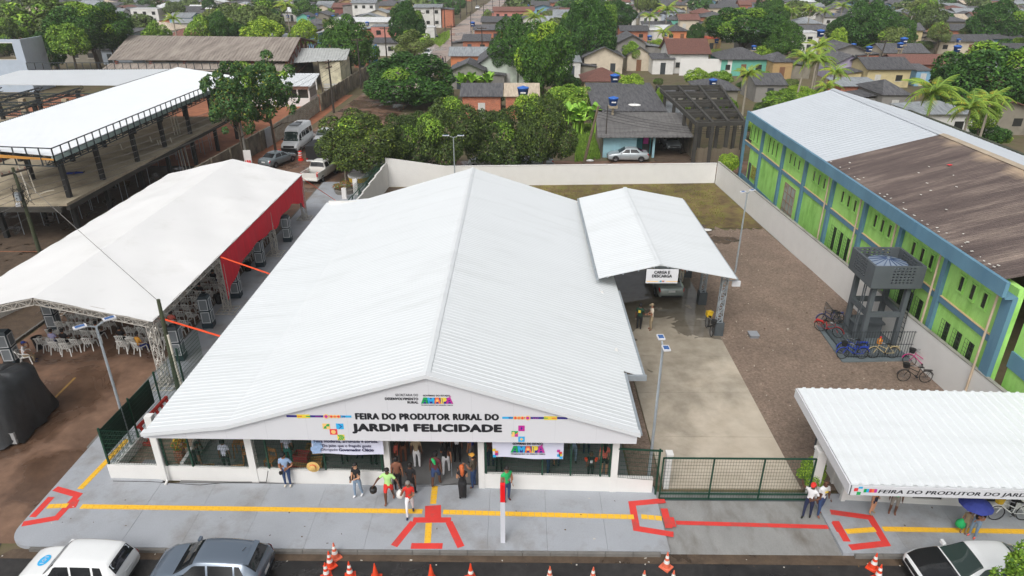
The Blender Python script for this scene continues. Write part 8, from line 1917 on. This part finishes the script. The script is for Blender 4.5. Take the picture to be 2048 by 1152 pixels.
def person(label, loc, rz, top, legs, skin=0, hair='black', h=1.7, pose='stand', arms=('down', 'down'), sleeve=.5, hem=1.0, shoes='black', cap=None, long=False, build=1.0, step=0.0, extra=None, group=None, bend=0.0):
    """hem: share of the leg that is covered (1 = to the ankle, .35 = shorts)"""
    s = h/1.7; V = Vector; w = build
    if pose == 'sit': pz = .50; hipy = 0
    else: pz = .92; hipy = 0
    J = {}; J['pel'] = V((0, 0, pz)); J['wai'] = V((0, 0, pz+.13)); J['che'] = V((0, .01+bend*.2, pz+.32)); J['ups'] = V((0, bend*.35, pz+.46)); J['nec'] = V((0, .01+bend*.45, pz+.555)); J['hea'] = V((0, .03+bend*.55, pz+.63)); J['mid'] = V((0, .035+bend*.6, pz+.705)); J['top'] = V((0, .02+bend*.65, pz+.765))
    rad_ = {'pel': .14*w, 'wai': .125*w, 'che': .145*w, 'ups': .115*w, 'nec': .052, 'hea': .068, 'mid': .092, 'top': .062}
    E = [('pel', 'wai', 'torso'), ('wai', 'che', 'torso'), ('che', 'ups', 'torso'), ('ups', 'nec', 'neck'), ('nec', 'hea', 'neck'), ('hea', 'mid', 'head'), ('mid', 'top', 'head')]
    for sd, sx in (('l', -1), ('r', 1)):
        st = step*sx
        if pose == 'sit': hp, kn, an, to = V((sx*.1, .04, pz-.02)), V((sx*.13, .42, pz-.02)), V((sx*.13, .40, .09)), V((sx*.14, .55, .05))
        else: hp, kn, an, to = V((sx*.095*w, st*.05, pz-.1)), V((sx*.1, st*.22+.03, .49)), V((sx*.1, st*.30-(.12*max(0, -st)), .09+.10*max(0, -st))), V((sx*.12, st*.30+.13-(.1*max(0, -st)), .045+.05*max(0, -st)))
        J['hp'+sd], J['kn'+sd], J['an'+sd], J['to'+sd] = hp, kn, an, to
        rad_.update({'hp'+sd: .092*w, 'kn'+sd: .06*w, 'an'+sd: .042, 'to'+sd: .035})
        E += [('pel', 'hp'+sd, 'hips'), ('hp'+sd, 'kn'+sd, 'thigh'), ('kn'+sd, 'an'+sd, 'calf'), ('an'+sd, 'to'+sd, 'foot')]
        sh = J['ups']+V((sx*.165*w, 0, -.03)); a = arms[0 if sx < 0 else 1]
        D = {'down': (V((sx*.16, .02, -1)), V((sx*.06, .12, -1))), 'hips': (V((sx*.55, -.1, -1)), V((-sx*.75, .55, -.45))), 'phone': (V((sx*.12, .2, -1)), V((-sx*.25, 1, .45))), 'front': (V((sx*.1, .25, -1)), V((-sx*.55, 1, -.1))), 'up': (V((sx*.5, .55, .55)), V((sx*.15, .35, 1))), 'face': (V((sx*.35, .55, -.5)), V((-sx*.25, .1, 1))),
             'swing': (V((sx*.18, .35, -1)), V((sx*.05, .6, -1))), 'back': (V((sx*.2, -.35, -1)), V((sx*.08, -.1, -1))), 'lap': (V((sx*.12, .35, -1)), V((-sx*.2, 1, -.35))), 'out': (V((sx*.75, .2, -.7)), V((sx*.4, .5, -.6)))}[a]
        el = sh+D[0].normalized()*.285; wr = el+D[1].normalized()*.25; ha = wr+D[1].normalized()*.075
        J['sh'+sd], J['el'+sd], J['wr'+sd], J['ha'+sd] = sh, el, wr, ha; rad_.update({'sh'+sd: .062*w, 'el'+sd: .043*w, 'wr'+sd: .029, 'ha'+sd: .034})
        E += [('ups', 'sh'+sd, 'torso'), ('sh'+sd, 'el'+sd, 'uarm'), ('el'+sd, 'wr'+sd, 'farm'), ('wr'+sd, 'ha'+sd, 'hand')]
    ks = list(J); me = bpy.data.meshes.new('person'); me.from_pydata([tuple(J[k]*s) for k in ks], [(ks.index(a), ks.index(b)) for a, b, _ in E], [])
    o = bpy.data.objects.new('person', me); COL.objects.link(o)
    md = o.modifiers.new('skin', 'SKIN'); md.use_smooth_shade = True; o.modifiers.new('sub', 'SUBSURF').levels = 1; o.modifiers['sub'].render_levels = 1
    sv = me.skin_vertices[0].data
    for i, k in enumerate(ks): r = rad_[k]*s; sv[i].radius = (r, r); sv[i].use_root = (k == 'pel')
    PEOPLE.append((o, label, loc, rz, J, E, s, dict(top=top, legs=legs, skin=skin, hair=hair, sleeve=sleeve, hem=hem, shoes=shoes, cap=cap, long=long, extra=extra, group=group, pose=pose)))
    return PEOPLE[-1]
def seg_d(p, a, b):
    d = b-a; t = max(0, min(1, (p-a).dot(d)/max(1e-9, d.length_squared))); return (p-(a+d*t)).length, t
def finish_people():
    bpy.context.view_layer.update(); dg = bpy.context.evaluated_depsgraph_get()
    for o, label, loc, rz, J, E, s, q in PEOPLE:
        me = bpy.data.meshes.new_from_object(o.evaluated_get(dg)); me.name = 'person'
        mats_ = [SKIN[q['skin']], cl(q['top'], CLO[q['top']]), cl(q['legs'], CLO[q['legs']]), cl('shoe_'+q['shoes'], CLO[q['shoes']])]
        me.materials.clear()
        for m in mats_: me.materials.append(m)
        mi = []; zt = J['ups'].z*s
        for p in me.polygons:
            c = p.center; best = (9, None, 0)
            for a, b, tg in E:
                d, t = seg_d(c, J[a]*s, J[b]*s)
                if d < best[0]: best = (d, tg, t)
            tg, t = best[1], best[2]
            if tg in ('torso',): k = 1 if c.z > J['pel'].z*s-.02 else 2
            elif tg == 'hips': k = 2
            elif tg == 'neck': k = 0 if c.z > J['ups'].z*s+.075*s else 1
            elif tg == 'head': k = 0
            elif tg == 'uarm': k = 1 if t < q['sleeve']*1.0+.02 or q['sleeve'] >= 1 else 0
            elif tg == 'farm': k = 1 if q['sleeve'] >= 1 and t < .9 else 0
            elif tg == 'hand': k = 0
            elif tg == 'thigh': k = 2 if t < q['hem']*2 else 0
            elif tg == 'calf': k = 2 if t < (q['hem']-.5)*2 else 0
            else: k = 3
            mi.append(k)
        me.polygons.foreach_set('material_index', mi); me.polygons.foreach_set('use_smooth', [True]*len(mi))
        for v in me.vertices:
            f = max(0, min(1, (v.co.z-J['pel'].z*s+.1)/.1)); g = max(0, min(1, (J['ups'].z*s+.06-v.co.z)/.06))
            if abs(v.co.x) < .2*s: yc = J['che'].y*s; v.co.y = yc+(v.co.y-yc)*(1-.28*f*g)
        me.update(); old = o.data; bpy.data.objects.remove(o); bpy.data.meshes.remove(old)
        t = thing('person', label, 'person', loc, rz, q['group']); link('body', me, t, (0, 0, 0), 0, None, False)
        hd = J['mid']*s; hm = HAIR.get(q['hair'])
        # hands: four fingers of unequal length and a thumb from the side of the palm
        hb = MB()
        for sd, sx in (('l', -1), ('r', 1)):
            wr, ha = J['wr'+sd]*s, J['ha'+sd]*s; d = (ha-wr).normalized(); a = d.cross(Vector((sx, .1, 0))); a = a.normalized() if a.length > .1 else Vector((0, 1, 0)); n_ = a.cross(d).normalized()
            for k, ln in enumerate((.07, .08, .075, .058)):
                r0 = ha+a*(k-1.5)*.019*s; m1 = r0+d*ln*.55*s-n_*sx*.006; m2 = r0+d*ln*s-n_*sx*.02; hb.pipe([r0-d*.01, m1, m2], [.0095*s, .0088*s, .007*s], 5)
            r0 = wr+d*.03*s+a*.03*s; hb.pipe([r0, r0+(a*.8+d*.6)*.03*s, r0+(a*.7+d*1.2)*.045*s], [.011*s, .01*s, .008*s], 5)
        hb.build('fingers', SKIN[q['skin']], t, world=False)
        # face, hair, hat
        f = MB(); 
        for sx in (-1, 1): f.lathe([(.012, -.006), (.014, .004), (.008, .012)], 6, (hd.x+sx*.033*s, hd.y+.085*s, hd.z-.01*s))
        f.cbox((hd.x, hd.y+.083*s, hd.z-.075*s), (.045*s, .012, .01)); f.build('eyes_and_mouth', M_ink, t, world=False)
        n2 = MB(); n2.pipe([(hd.x, hd.y+.085*s, hd.z), (hd.x, hd.y+.108*s, hd.z-.035*s)], [.008*s, .016*s], 5)
        for sx in (-1, 1): n2.cbox((hd.x+sx*.094*s, hd.y, hd.z-.02*s), (.02*s, .04*s, .055*s))
        n2.build('nose_and_ears', SKIN[q['skin']], t, world=False)
        def dome(r, zc, z0, back, y0=0.0):
            vs = []; fs = []; n, m = 12, 5
            for j in range(m+1):
                th = (PI/2)*(j/m)
                for k in range(n):
                    a = 2*PI*k/n; rr = r*math.cos(th); lo = z0-(back if math.sin(a) < .1 else 0)*(1-j/m)
                    vs.append((hd.x+rr*math.cos(a), hd.y+y0+rr*1.08*math.sin(a), hd.z+zc+r*1.05*math.sin(th) if j else hd.z+zc+lo))
            for j in range(m):
                for k in range(n): fs.append((j*n+k, j*n+(k+1) % n, (j+1)*n+(k+1) % n, (j+1)*n+k))
            return MB().add(vs, fs)
        if q['cap']:
            mc = cl('cap_'+q['cap'], CLO[q['cap']]); dome(.104*s, .015*s, 0, 0).build('cap', mc, t, world=False, smooth=True)
            vz = MB(); vz.prism([(hd.x+.08*s*math.cos(a), hd.y+.06*s+.12*s*math.sin(a)) for a in [PI*i/8 for i in range(9)]], hd.z+.01*s, hd.z+.022*s); vz.build('visor', mc, t, world=False)
        if q['hair'] != 'none':
            dome(.1*s, .0, .015*s, .09*s, -.012*s).build('hair', hm, t, world=False, smooth=True)
            if q['long']: MB().pipe([(hd.x, hd.y-.06*s, hd.z+.03*s), (hd.x, hd.y-.11*s, hd.z-.1*s), (hd.x, hd.y-.13*s, hd.z-.25*s), (hd.x, hd.y-.14*s, hd.z-.36*s)], [.07*s, .085*s, .075*s, .03*s], 9).build('long_hair', hm, t, world=False, smooth=True)
        if q['extra']: q['extra'](t, J, s)
        if q['pose'] == 'lie': t.rotation_euler = Euler((PI/2, 0, rz), 'XYZ'); 
CAMF, AWAY, LEFT, RIGHT = PI, 0.0, PI/2, -PI/2
def P(px, py, z=.15): v = at(px, py, z); return (v.x, v.y, z)
def held(name, shape, m, hand='r', off=(0, 0, 0)):
    def f(t, J, s):
        p = J['ha'+hand]*s+Vector(off)
        if shape == 'bag': MB().lathe([(.02, .0), (.16, -.18), (.17, -.34), (.08, -.42)], 10, (p.x, p.y, p.z)).build(name, m, t, world=False, smooth=True)
        if shape == 'helmet': MB().lathe([(.13, -.06), (.15, -.14), (.13, -.25), (.05, -.3)], 12, (p.x, p.y, p.z)).build(name, m, t, world=False, smooth=True)
        if shape == 'camera': MB().cbox((p.x*.6, p.y+.04, p.z-.02), (.14, .1, .1)).lathe([(.04, 0), (.04, .08)], 8, (p.x*.6, p.y+.1, p.z-.06)).build(name, m, t, world=False)
        if shape == 'phone': MB().cbox((p.x, p.y+.05, p.z+.03), (.08, .012, .15)).build(name, m, t, world=False)
        if shape == 'satchel': MB().cbox((.2, .05, J['pel'].z*s), (.08, .22, .2)).build(name, m, t, world=False); MB().pipe([(.2, .02, J['pel'].z*s+.1), (0, .1, J['che'].z*s+.05), (-.12, .02, J['ups'].z*s+.04)], .012, 4).build('strap', m, t, world=False)
        if shape == 'crutch': MB().pipe([(p.x, p.y, p.z+.02), (p.x, p.y-.05, .02)], .012, 5).build(name, m, t, world=False)
        if shape == 'scarf': MB().pipe([(-.1, -.06, J['ups'].z*s+.06), (0, -.13, J['ups'].z*s-.02), (.05, -.15, J['che'].z*s)], [.05, .07, .03], 7).build(name, m, t, world=False)
        if shape == 'jersey': 
            src = TXT['one']; zc = J['che'].z*s; vs = [(.05-.1*v.co.x*1.0, -.125, zc-.08+.16*v.co.y) for v in src.vertices]; MB().add(vs, [tuple(p_.vertices) for p_ in src.polygons]).build('number', m, t, world=False)
            for sx in (-1, 1): MB().lathe([(.075, 0), (.062, -.12)], 9, (sx*.2, 0, J['ups'].z*s-.04)).build('orange_sleeve', M_cone, t, world=False)
        if shape == 'logo': MB().cbox((0, -.128, J['che'].z*s+.03), (.14, .012, .16)).build('shirt_print', m, t, world=False)
        if shape == 'logof': MB().cbox((0, .135, J['che'].z*s+.02), (.13, .012, .08)).build('shirt_print', m, t, world=False)
        if shape == 'ribs': 
            b = MB(); b.lathe([(.16, .95), (.17, .75), (.15, .3), (.12, .2)], 12); b.build(name, m, t, world=False, smooth=True)
    return f
def both(*fs):
    def f(t, J, s):
        for g in fs: g(t, J, s)
    return f
W = M_white
person('man in light blue polo and dark cap holding a camera by the low wall', P(577, 972), CAMF, 'lblue', 'jeans', 0, cap='black', shoes='cream', arms=('hips', 'front'), extra=held('camera', 'camera', M_black, 'r'), build=1.08)
person('young man in black T-shirt and pale jeans with a satchel on the pavement', P(718, 993), CAMF-.5, 'black', 'ljeans', 2, shoes='white', arms=('front', 'front'), extra=held('satchel', 'satchel', M_black), step=.3)
person('woman in lime T-shirt and red shorts carrying a white bag and black helmet', P(780, 1004), CAMF-.1, 'lime', 'red', 1, hem=.32, shoes='brown', arms=('out', 'out'), step=.6, build=1.12, extra=both(held('white_bag', 'bag', W, 'l'), held('helmet', 'helmet', M_black, 'r')))
person('man in red shirt and white trousers raising one hand to his face', P(821, 1031), CAMF+.1, 'red', 'white', 0, hair='grey', shoes='navy', arms=('front', 'face'), step=.6)
person('man in brown shirt and black trousers seen from behind at the entrance', P(797, 982), AWAY+.1, 'brown', 'black', 0, sleeve=.6)
person('man in black T-shirt and black trousers walking into the entrance', P(824, 994), AWAY-.15, 'black', 'black', 1, shoes='grey', step=.6, arms=('swing', 'back'))
person('woman in maroon top with green scarf and denim shorts on the yellow tiles', P(873, 972), AWAY-.2, 'maroon', 'jeans', 1, hem=.45, cap='black', shoes='brown', step=.5, build=1.1, extra=held('green_scarf', 'scarf', cl('green', CLO['green'])))
person('woman in black top and white trousers leaning on a crutch in the doorway', P(893, 948), AWAY, 'black', 'white', 0, shoes='white', arms=('front', 'back'), long=True, step=.4, extra=held('crutch', 'crutch', M_steel, 'r'))
person('red-haired woman in a long black dress taking a photo of the entrance', P(926, 999), AWAY+.2, 'black', 'black', 2, hair='ginger', long=True, sleeve=0, arms=('phone', 'phone'), shoes='black', extra=both(held('phone', 'phone', M_black, 'l'), held('dress', 'ribs', cl('black', CLO['black']))))
person('man in olive T-shirt and jeans with an orange cap at the entrance pier', P(948, 975), LEFT-.4, 'olive', 'jeans', 0, cap='mustard', shoes='brown', arms=('phone', 'down'), build=1.08)
person('woman in green sleeveless top and jeans standing behind the totem', P(1013, 1001), CAMF+.6, 'green', 'jeans', 0, sleeve=.1, shoes='maroon', arms=('front', 'down'), build=1.15)
# inside the hall
for lab, px, py, rz, top, legs, kw in (
 ('man in tan shirt and white trousers inside the entrance', 835, 936, AWAY, 'khaki', 'white', {}), ('man in black clothes inside the left of the entrance', 808, 926, AWAY+.4, 'black', 'brown', {}), ('person in white shirt and black trousers deep in the entrance', 915, 922, CAMF, 'white', 'black', {}), ('person in dark clothes behind the white-trousered woman', 893, 915, AWAY, 'grey', 'black', {}),
 ('person in blue shirt by the right entrance pier inside', 944, 925, AWAY+1, 'blue', 'grey', {}), ('person in patterned dress inside the left entrance pier', 795, 945, RIGHT, 'coral', 'print', {}), ('man in white checked shirt behind the left screen', 457, 945, AWAY, 'check', 'black', {}), ('man in black and white jersey behind the leftmost screen', 406, 950, RIGHT+.6, 'black', 'black', {}), ('woman in grey print stooping behind the leftmost screen', 396, 930, RIGHT, 'print', 'black', {'bend': .5}),
 ('man in pale checked shirt with a bag strap behind the second screen', 580, 930, AWAY, 'check', 'teal', {'extra': held('satchel', 'satchel', M_black)}), ('person in red behind the left banner', 748, 932, AWAY, 'red', 'black', {}), ('man in jeans standing deep behind the right screen', 1146, 925, CAMF, 'lblue', 'ljeans', {}), ('person in black trousers deep behind the right screen', 1112, 935, AWAY, 'navy', 'navy', {}), ('person in dark trousers far inside the right screen', 1172, 910, AWAY, 'grey', 'navy', {}),
 ('woman in coral top and black shorts behind the right screen', 1207, 950, AWAY-.2, 'coral', 'black', {'hem': .3, 'long': True, 'skin': 2}), ('person in white blouse behind the left end of the right banner', 998, 945, AWAY, 'white', 'black', {}), ('person in blue jeans stooping behind the right banner', 1095, 948, RIGHT, 'navy', 'jeans', {'bend': .6}), ('person in maroon behind the right entrance pier', 982, 935, AWAY, 'maroon', 'navy', {}), ('person in pink top at the far counters', 720, 915, CAMF, 'pink', 'jeans', {}), ('person in teal top at the far counters', 690, 925, CAMF+.5, 'teal', 'black', {})):
    person(lab, P(px, py, .14), rz, top, legs, kw.pop('skin', random.choice((0, 0, 1))), **kw)
person('child in black jersey with number 1 and orange sleeves behind the right screen', P(1180, 957, .14), AWAY, 'black', 'black', 1, hair='brown', h=1.35, extra=held('jersey', 'jersey', M_fasc))
# gate, pavilion, drive
person('man in white T-shirt and red cap reaching up at the gate', P(1612, 1035, .1), CAMF-.7, 'white', 'navy', 1, cap='red', shoes='black', arms=('hips', 'up'), step=.3)
person('bald man in white T-shirt and jeans standing at the gate pier', P(1636, 1030, .1), CAMF+.3, 'white', 'jeans', 1, hair='none', shoes='brown', arms=('front', 'down'), step=.3, extra=held('print', 'logof', C_YEL), build=1.1)
person('woman in dark blue shorts under the pavilion eave', P(1741, 1027), CAMF+.6, 'yellow' if 'yellow' in CLO else 'mustard', 'navy', 2, hem=.3, shoes='khaki', h=1.62); person('person in green top and patterned shorts under the pavilion eave', P(1783, 1027), CAMF-.4, 'green', 'print', 1, hem=.5, shoes='brown', h=1.62)
def umbrella(t, J, s):
    p = J['har']*s; b = MB(); b.pipe([p, p+Vector((0, .05, .75))], .012, 5); b.build('umbrella_shaft', M_steel, t, world=False); vs = []; fs = []; n = 16; c = p+Vector((0, .05, .78))
    prof = [(.0, .0), (.2, -.03), (.4, -.12), (.56, -.26)]
    for r, z in prof:
        for k in range(n): a = 2*PI*k/n; rr = max(r, .004); vs.append((c.x+rr*math.cos(a), c.y+rr*math.sin(a), c.z+z+(.03 if (k % 2 and r > .5) else 0)))
    for j in range(3):
        for k in range(n): fs.append((j*n+k, j*n+(k+1) % n, (j+1)*n+(k+1) % n, (j+1)*n+k))
    MB().add(vs, fs).build('umbrella_canopy', cl('umbrella', c8(44, 56, 130)), t, world=False)
person('woman in black top and pale jeans under a dark blue umbrella', P(1943, 1074), CAMF-1.0, 'black', 'ljeans', 0, shoes='coral', arms=('front', 'phone'), h=1.6, extra=umbrella)
person('child with a green bag beside the woman with the umbrella', P(1925, 1066), CAMF-.6, 'khaki', 'khaki', 0, h=1.15, shoes='brown', extra=held('green_bag', 'bag', cl('green', CLO['green']), 'r', (0, 0, .15)))
person('person in black at the white cargo bicycle under the pavilion', P(2022, 1022), AWAY+.4, 'black', 'black', 1, arms=('front', 'front'))
person('man in dark green T-shirt with yellow print talking on the drive', P(1277, 660, .08), AWAY-.5, 'dkgreen', 'black', 1, shoes='cream', cap='black', arms=('down', 'front'), build=1.15, extra=held('print', 'logo', C_YEL)); person('man in cream shirt, khaki trousers and tan cap talking on the drive', P(1301, 660, .08), LEFT+.1, 'cream', 'khaki', 0, cap='khaki', shoes='brown', arms=('front', 'front')); person('person in pink top by the inner canopy post behind the sign', P(1361, 566, .08), CAMF, 'coral', 'cream', 0, arms=('down', 'front'))
# under the tent: seated people take chairs of the rows
def seat(label, chair, rz, top, legs, **kw): person(label, (chair[0]-.06*math.sin(rz)*-1, chair[1]-.06*math.cos(rz), .012), rz, top, legs, pose='sit', arms=kw.pop('arms', ('lap', 'lap')), **kw)
seat('man in white shirt and blue cap sitting alone on a chair at the left', (loner.x-.1, loner.y+.1), -1.1, 'white', 'khaki', cap='blue', shoes='navy', arms=('face', 'lap'), bend=.2)
def near_seat(px, py):
    g = at(px, py, .45); return min(seats+[(e[0].x, e[0].y, e[1]) for e in extra], key=lambda c: (c[0]-g.x)**2+(c[1]-g.y)**2)
taken = set()
for lab, px, py, top, legs, kw in (('person in lilac shirt in the last row on the left block', 113, 676, 'lilac', 'navy', {}), ('person in black shirt beside the lilac shirt', 134, 676, 'black', 'black', {}), ('person in black at the near end of the right block', 240, 682, 'black', 'black', {}), ('person in mustard vest at the near right end of the rows', 282, 698, 'mustard', 'blue', {'rz': -.4}), ('person in olive shirt at the aisle', 207, 660, 'olive', 'black', {}),
    ('person in green shirt in the middle of the right block', 385, 583, 'dkgreen', 'black', {}), ('person in black in the middle of the right block', 408, 585, 'black', 'black', {}), ('person in dark clothes further up the right block', 438, 556, 'black', 'navy', {}), ('person in coral in the right block near the corner leg', 350, 652, 'coral', 'grey', {})):
    c = near_seat(px, py)
    if c in taken: continue
    taken.add(c); seat(lab, c, kw.get('rz', c[2]), top, legs)
# worker resting on the slab, people by the orange house
o_ = person('worker in blue overalls lying on the upper concrete slab', P(170, 345, 3.45), -PI/2+.2, 'blue', 'blue', 1, sleeve=1, pose='lie')
person('person in blue at the corner of the far street', P(886, 131, .02), CAMF, 'navy', 'navy', 1); person('person in black beside the orange house', P(891, 130, .02), LEFT, 'black', 'black', 1); person('person in pink on the far street corner', P(882, 128, .02), RIGHT, 'pink', 'black', 0)
finish_people()
# ================================================================== SMALL GOODS
M_crate = mat('crate_wood', c8(172, 132, 82), .8, .15, 5); random.seed(14)
def crate(label, p, rz, m=None, s=1.0):
    t = thing('wooden_crate', label, 'crate', p, rz, 'wooden crates inside the hall front'); m = m or M_crate
    for sx in (-1, 1):
        for k in range(3): MB().box(-.3*s, .3*s, sx*.2*s-.012, sx*.2*s+.012, .02+k*.11, .1+k*.11).build('slat', m, t, world=False)
        MB().box(sx*.3*s-.012, sx*.3*s+.012, -.2*s, .2*s, .0, .33).build('end_board', m, t, world=False)
    MB().box(-.3*s, .3*s, -.2*s, .2*s, 0, .02).build('bottom', m, t, world=False)
for i, (px, py, lab) in enumerate(((365, 942, 'wooden crate left of the pair behind the leftmost screen'), (410, 944, 'wooden crate right of the pair behind the leftmost screen'), (470, 945, 'low wooden crate behind the checked-shirt man'), (598, 935, 'wooden crate stacked beside the straw hat'), (606, 925, 'red crate top of the pile beside the straw hat'), (585, 945, 'dark red crate under the pile by the straw hat'), (630, 925, 'pale crate on the pile right of the straw hat'), (630, 910, 'upper pale crate right of the straw hat'))):
    q = at(px, py, .3); crate(lab, (q.x, max(q.y, WL(q.x)+.45), .14+(.34 if i in (4, 7) else 0)), random.uniform(-.3, .3), mat('crate_red', c8(150, 48, 52), .7, .1) if i in (4, 5) else None)
ht = thing('straw_hat', 'round straw hat hanging on the low wall screen', 'hat', tuple(atY(626, 934, 21.45))); MB().add([(0, 0, 0)], []); o = MB().lathe([(.26, 0), (.14, .02), (.13, .1), (.05, .13)], 18).build('brim_and_crown', mat('straw', c8(206, 172, 104), .8, .12, 12), ht, world=False); o.rotation_euler[0] = PI/2; MB().lathe([(.142, .025), (.137, .06)], 18, cap=False).build('ribbon', C_RED, ht, world=False).rotation_euler[0] = PI/2
cb = MB(); pts = [at(*p, .16) for p in ((226, 962), (300, 963), (370, 968), (400, 970), (440, 966), (480, 964), (533, 964))]+[at(533, 962, .3), atY(536, 942, 21.6)]; cb.pipe(pts, .014, 4); tag(cb.build('floor_cable', M_black), 'black cable lying along the foot of the low front wall', 'cable')
cb = MB(); cb.pipe([at(*p, .16) for p in ((800, 970), (840, 972), (880, 972), (915, 966), (945, 968))], .012, 4); tag(cb.build('floor_cable', M_black), 'thin black cable across the entrance floor', 'cable')
tag(MB().prism([(-15.9, 22.6), (-14.9, 22.6), (-14.9, 23.0), (-15.9, 23.0)], .06, .3).build('inspection_box', mat('box_grey', c8(120, 122, 126), .7, .1)), 'low grey concrete box in the corner garden', 'inspection box')
for lab, px, py, rz in (('left wooden chair frame among the goods inside the hall', 498, 925, .4), ('right wooden chair frame among the goods inside the hall', 545, 940, -.3), ('wooden rack inside the second screen', 480, 905, .1)):
    q = at(px, py, .3); t = thing('wooden_stool', lab, 'stool', (q.x, max(q.y, WL(q.x)+.4), .14), rz)
    for sx in (-1, 1):
        for sy in (-1, 1): MB().bar((sx*.2, sy*.2, 0), (sx*.17, sy*.17, .75 if sy < 0 else 1.2), .045).build('leg', M_wood, t, world=False)
    MB().box(-.2, .2, -.2, .2, .72, .76).build('seat', M_wood, t, world=False); MB().box(-.18, .18, .15, .18, 1.0, 1.18).build('backrest', M_wood, t, world=False)
# pale rags and rubble
for lab, px, py in (('white rubbish sack on the grassy plot by the leaning pole', 1180, 322), ('white rag lying in the muddy yard patch', 1413, 460)):
    q = at(px, py, .05); b = MB(); b.lathe([(.45, 0), (.4, .15), (.2, .28), (.05, .3)], 9); o = b.build('rubbish_sack', M_white, None, tuple(q), smooth=True); o.scale = (1, .6, .6 if px < 1200 else .25); tag(o, lab, 'sack')
# damp air over the town
m = bpy.data.materials.new('haze'); m.use_nodes = True; n = m.node_tree; n.nodes.clear(); v = n.nodes.new('ShaderNodeVolumePrincipled'); ou = n.nodes.new('ShaderNodeOutputMaterial')
v.inputs['Color'].default_value = (.86, .9, .94, 1); v.inputs['Density'].default_value = .0003; v.inputs['Anisotropy'].default_value = .2; n.links.new(v.outputs[0], ou.inputs['Volume'])
tag(MB().box(-1600, 1600, -700, 2500, -1.2, 24).build('haze', m), 'thin damp haze over the town', 'haze', None, 'stuff')
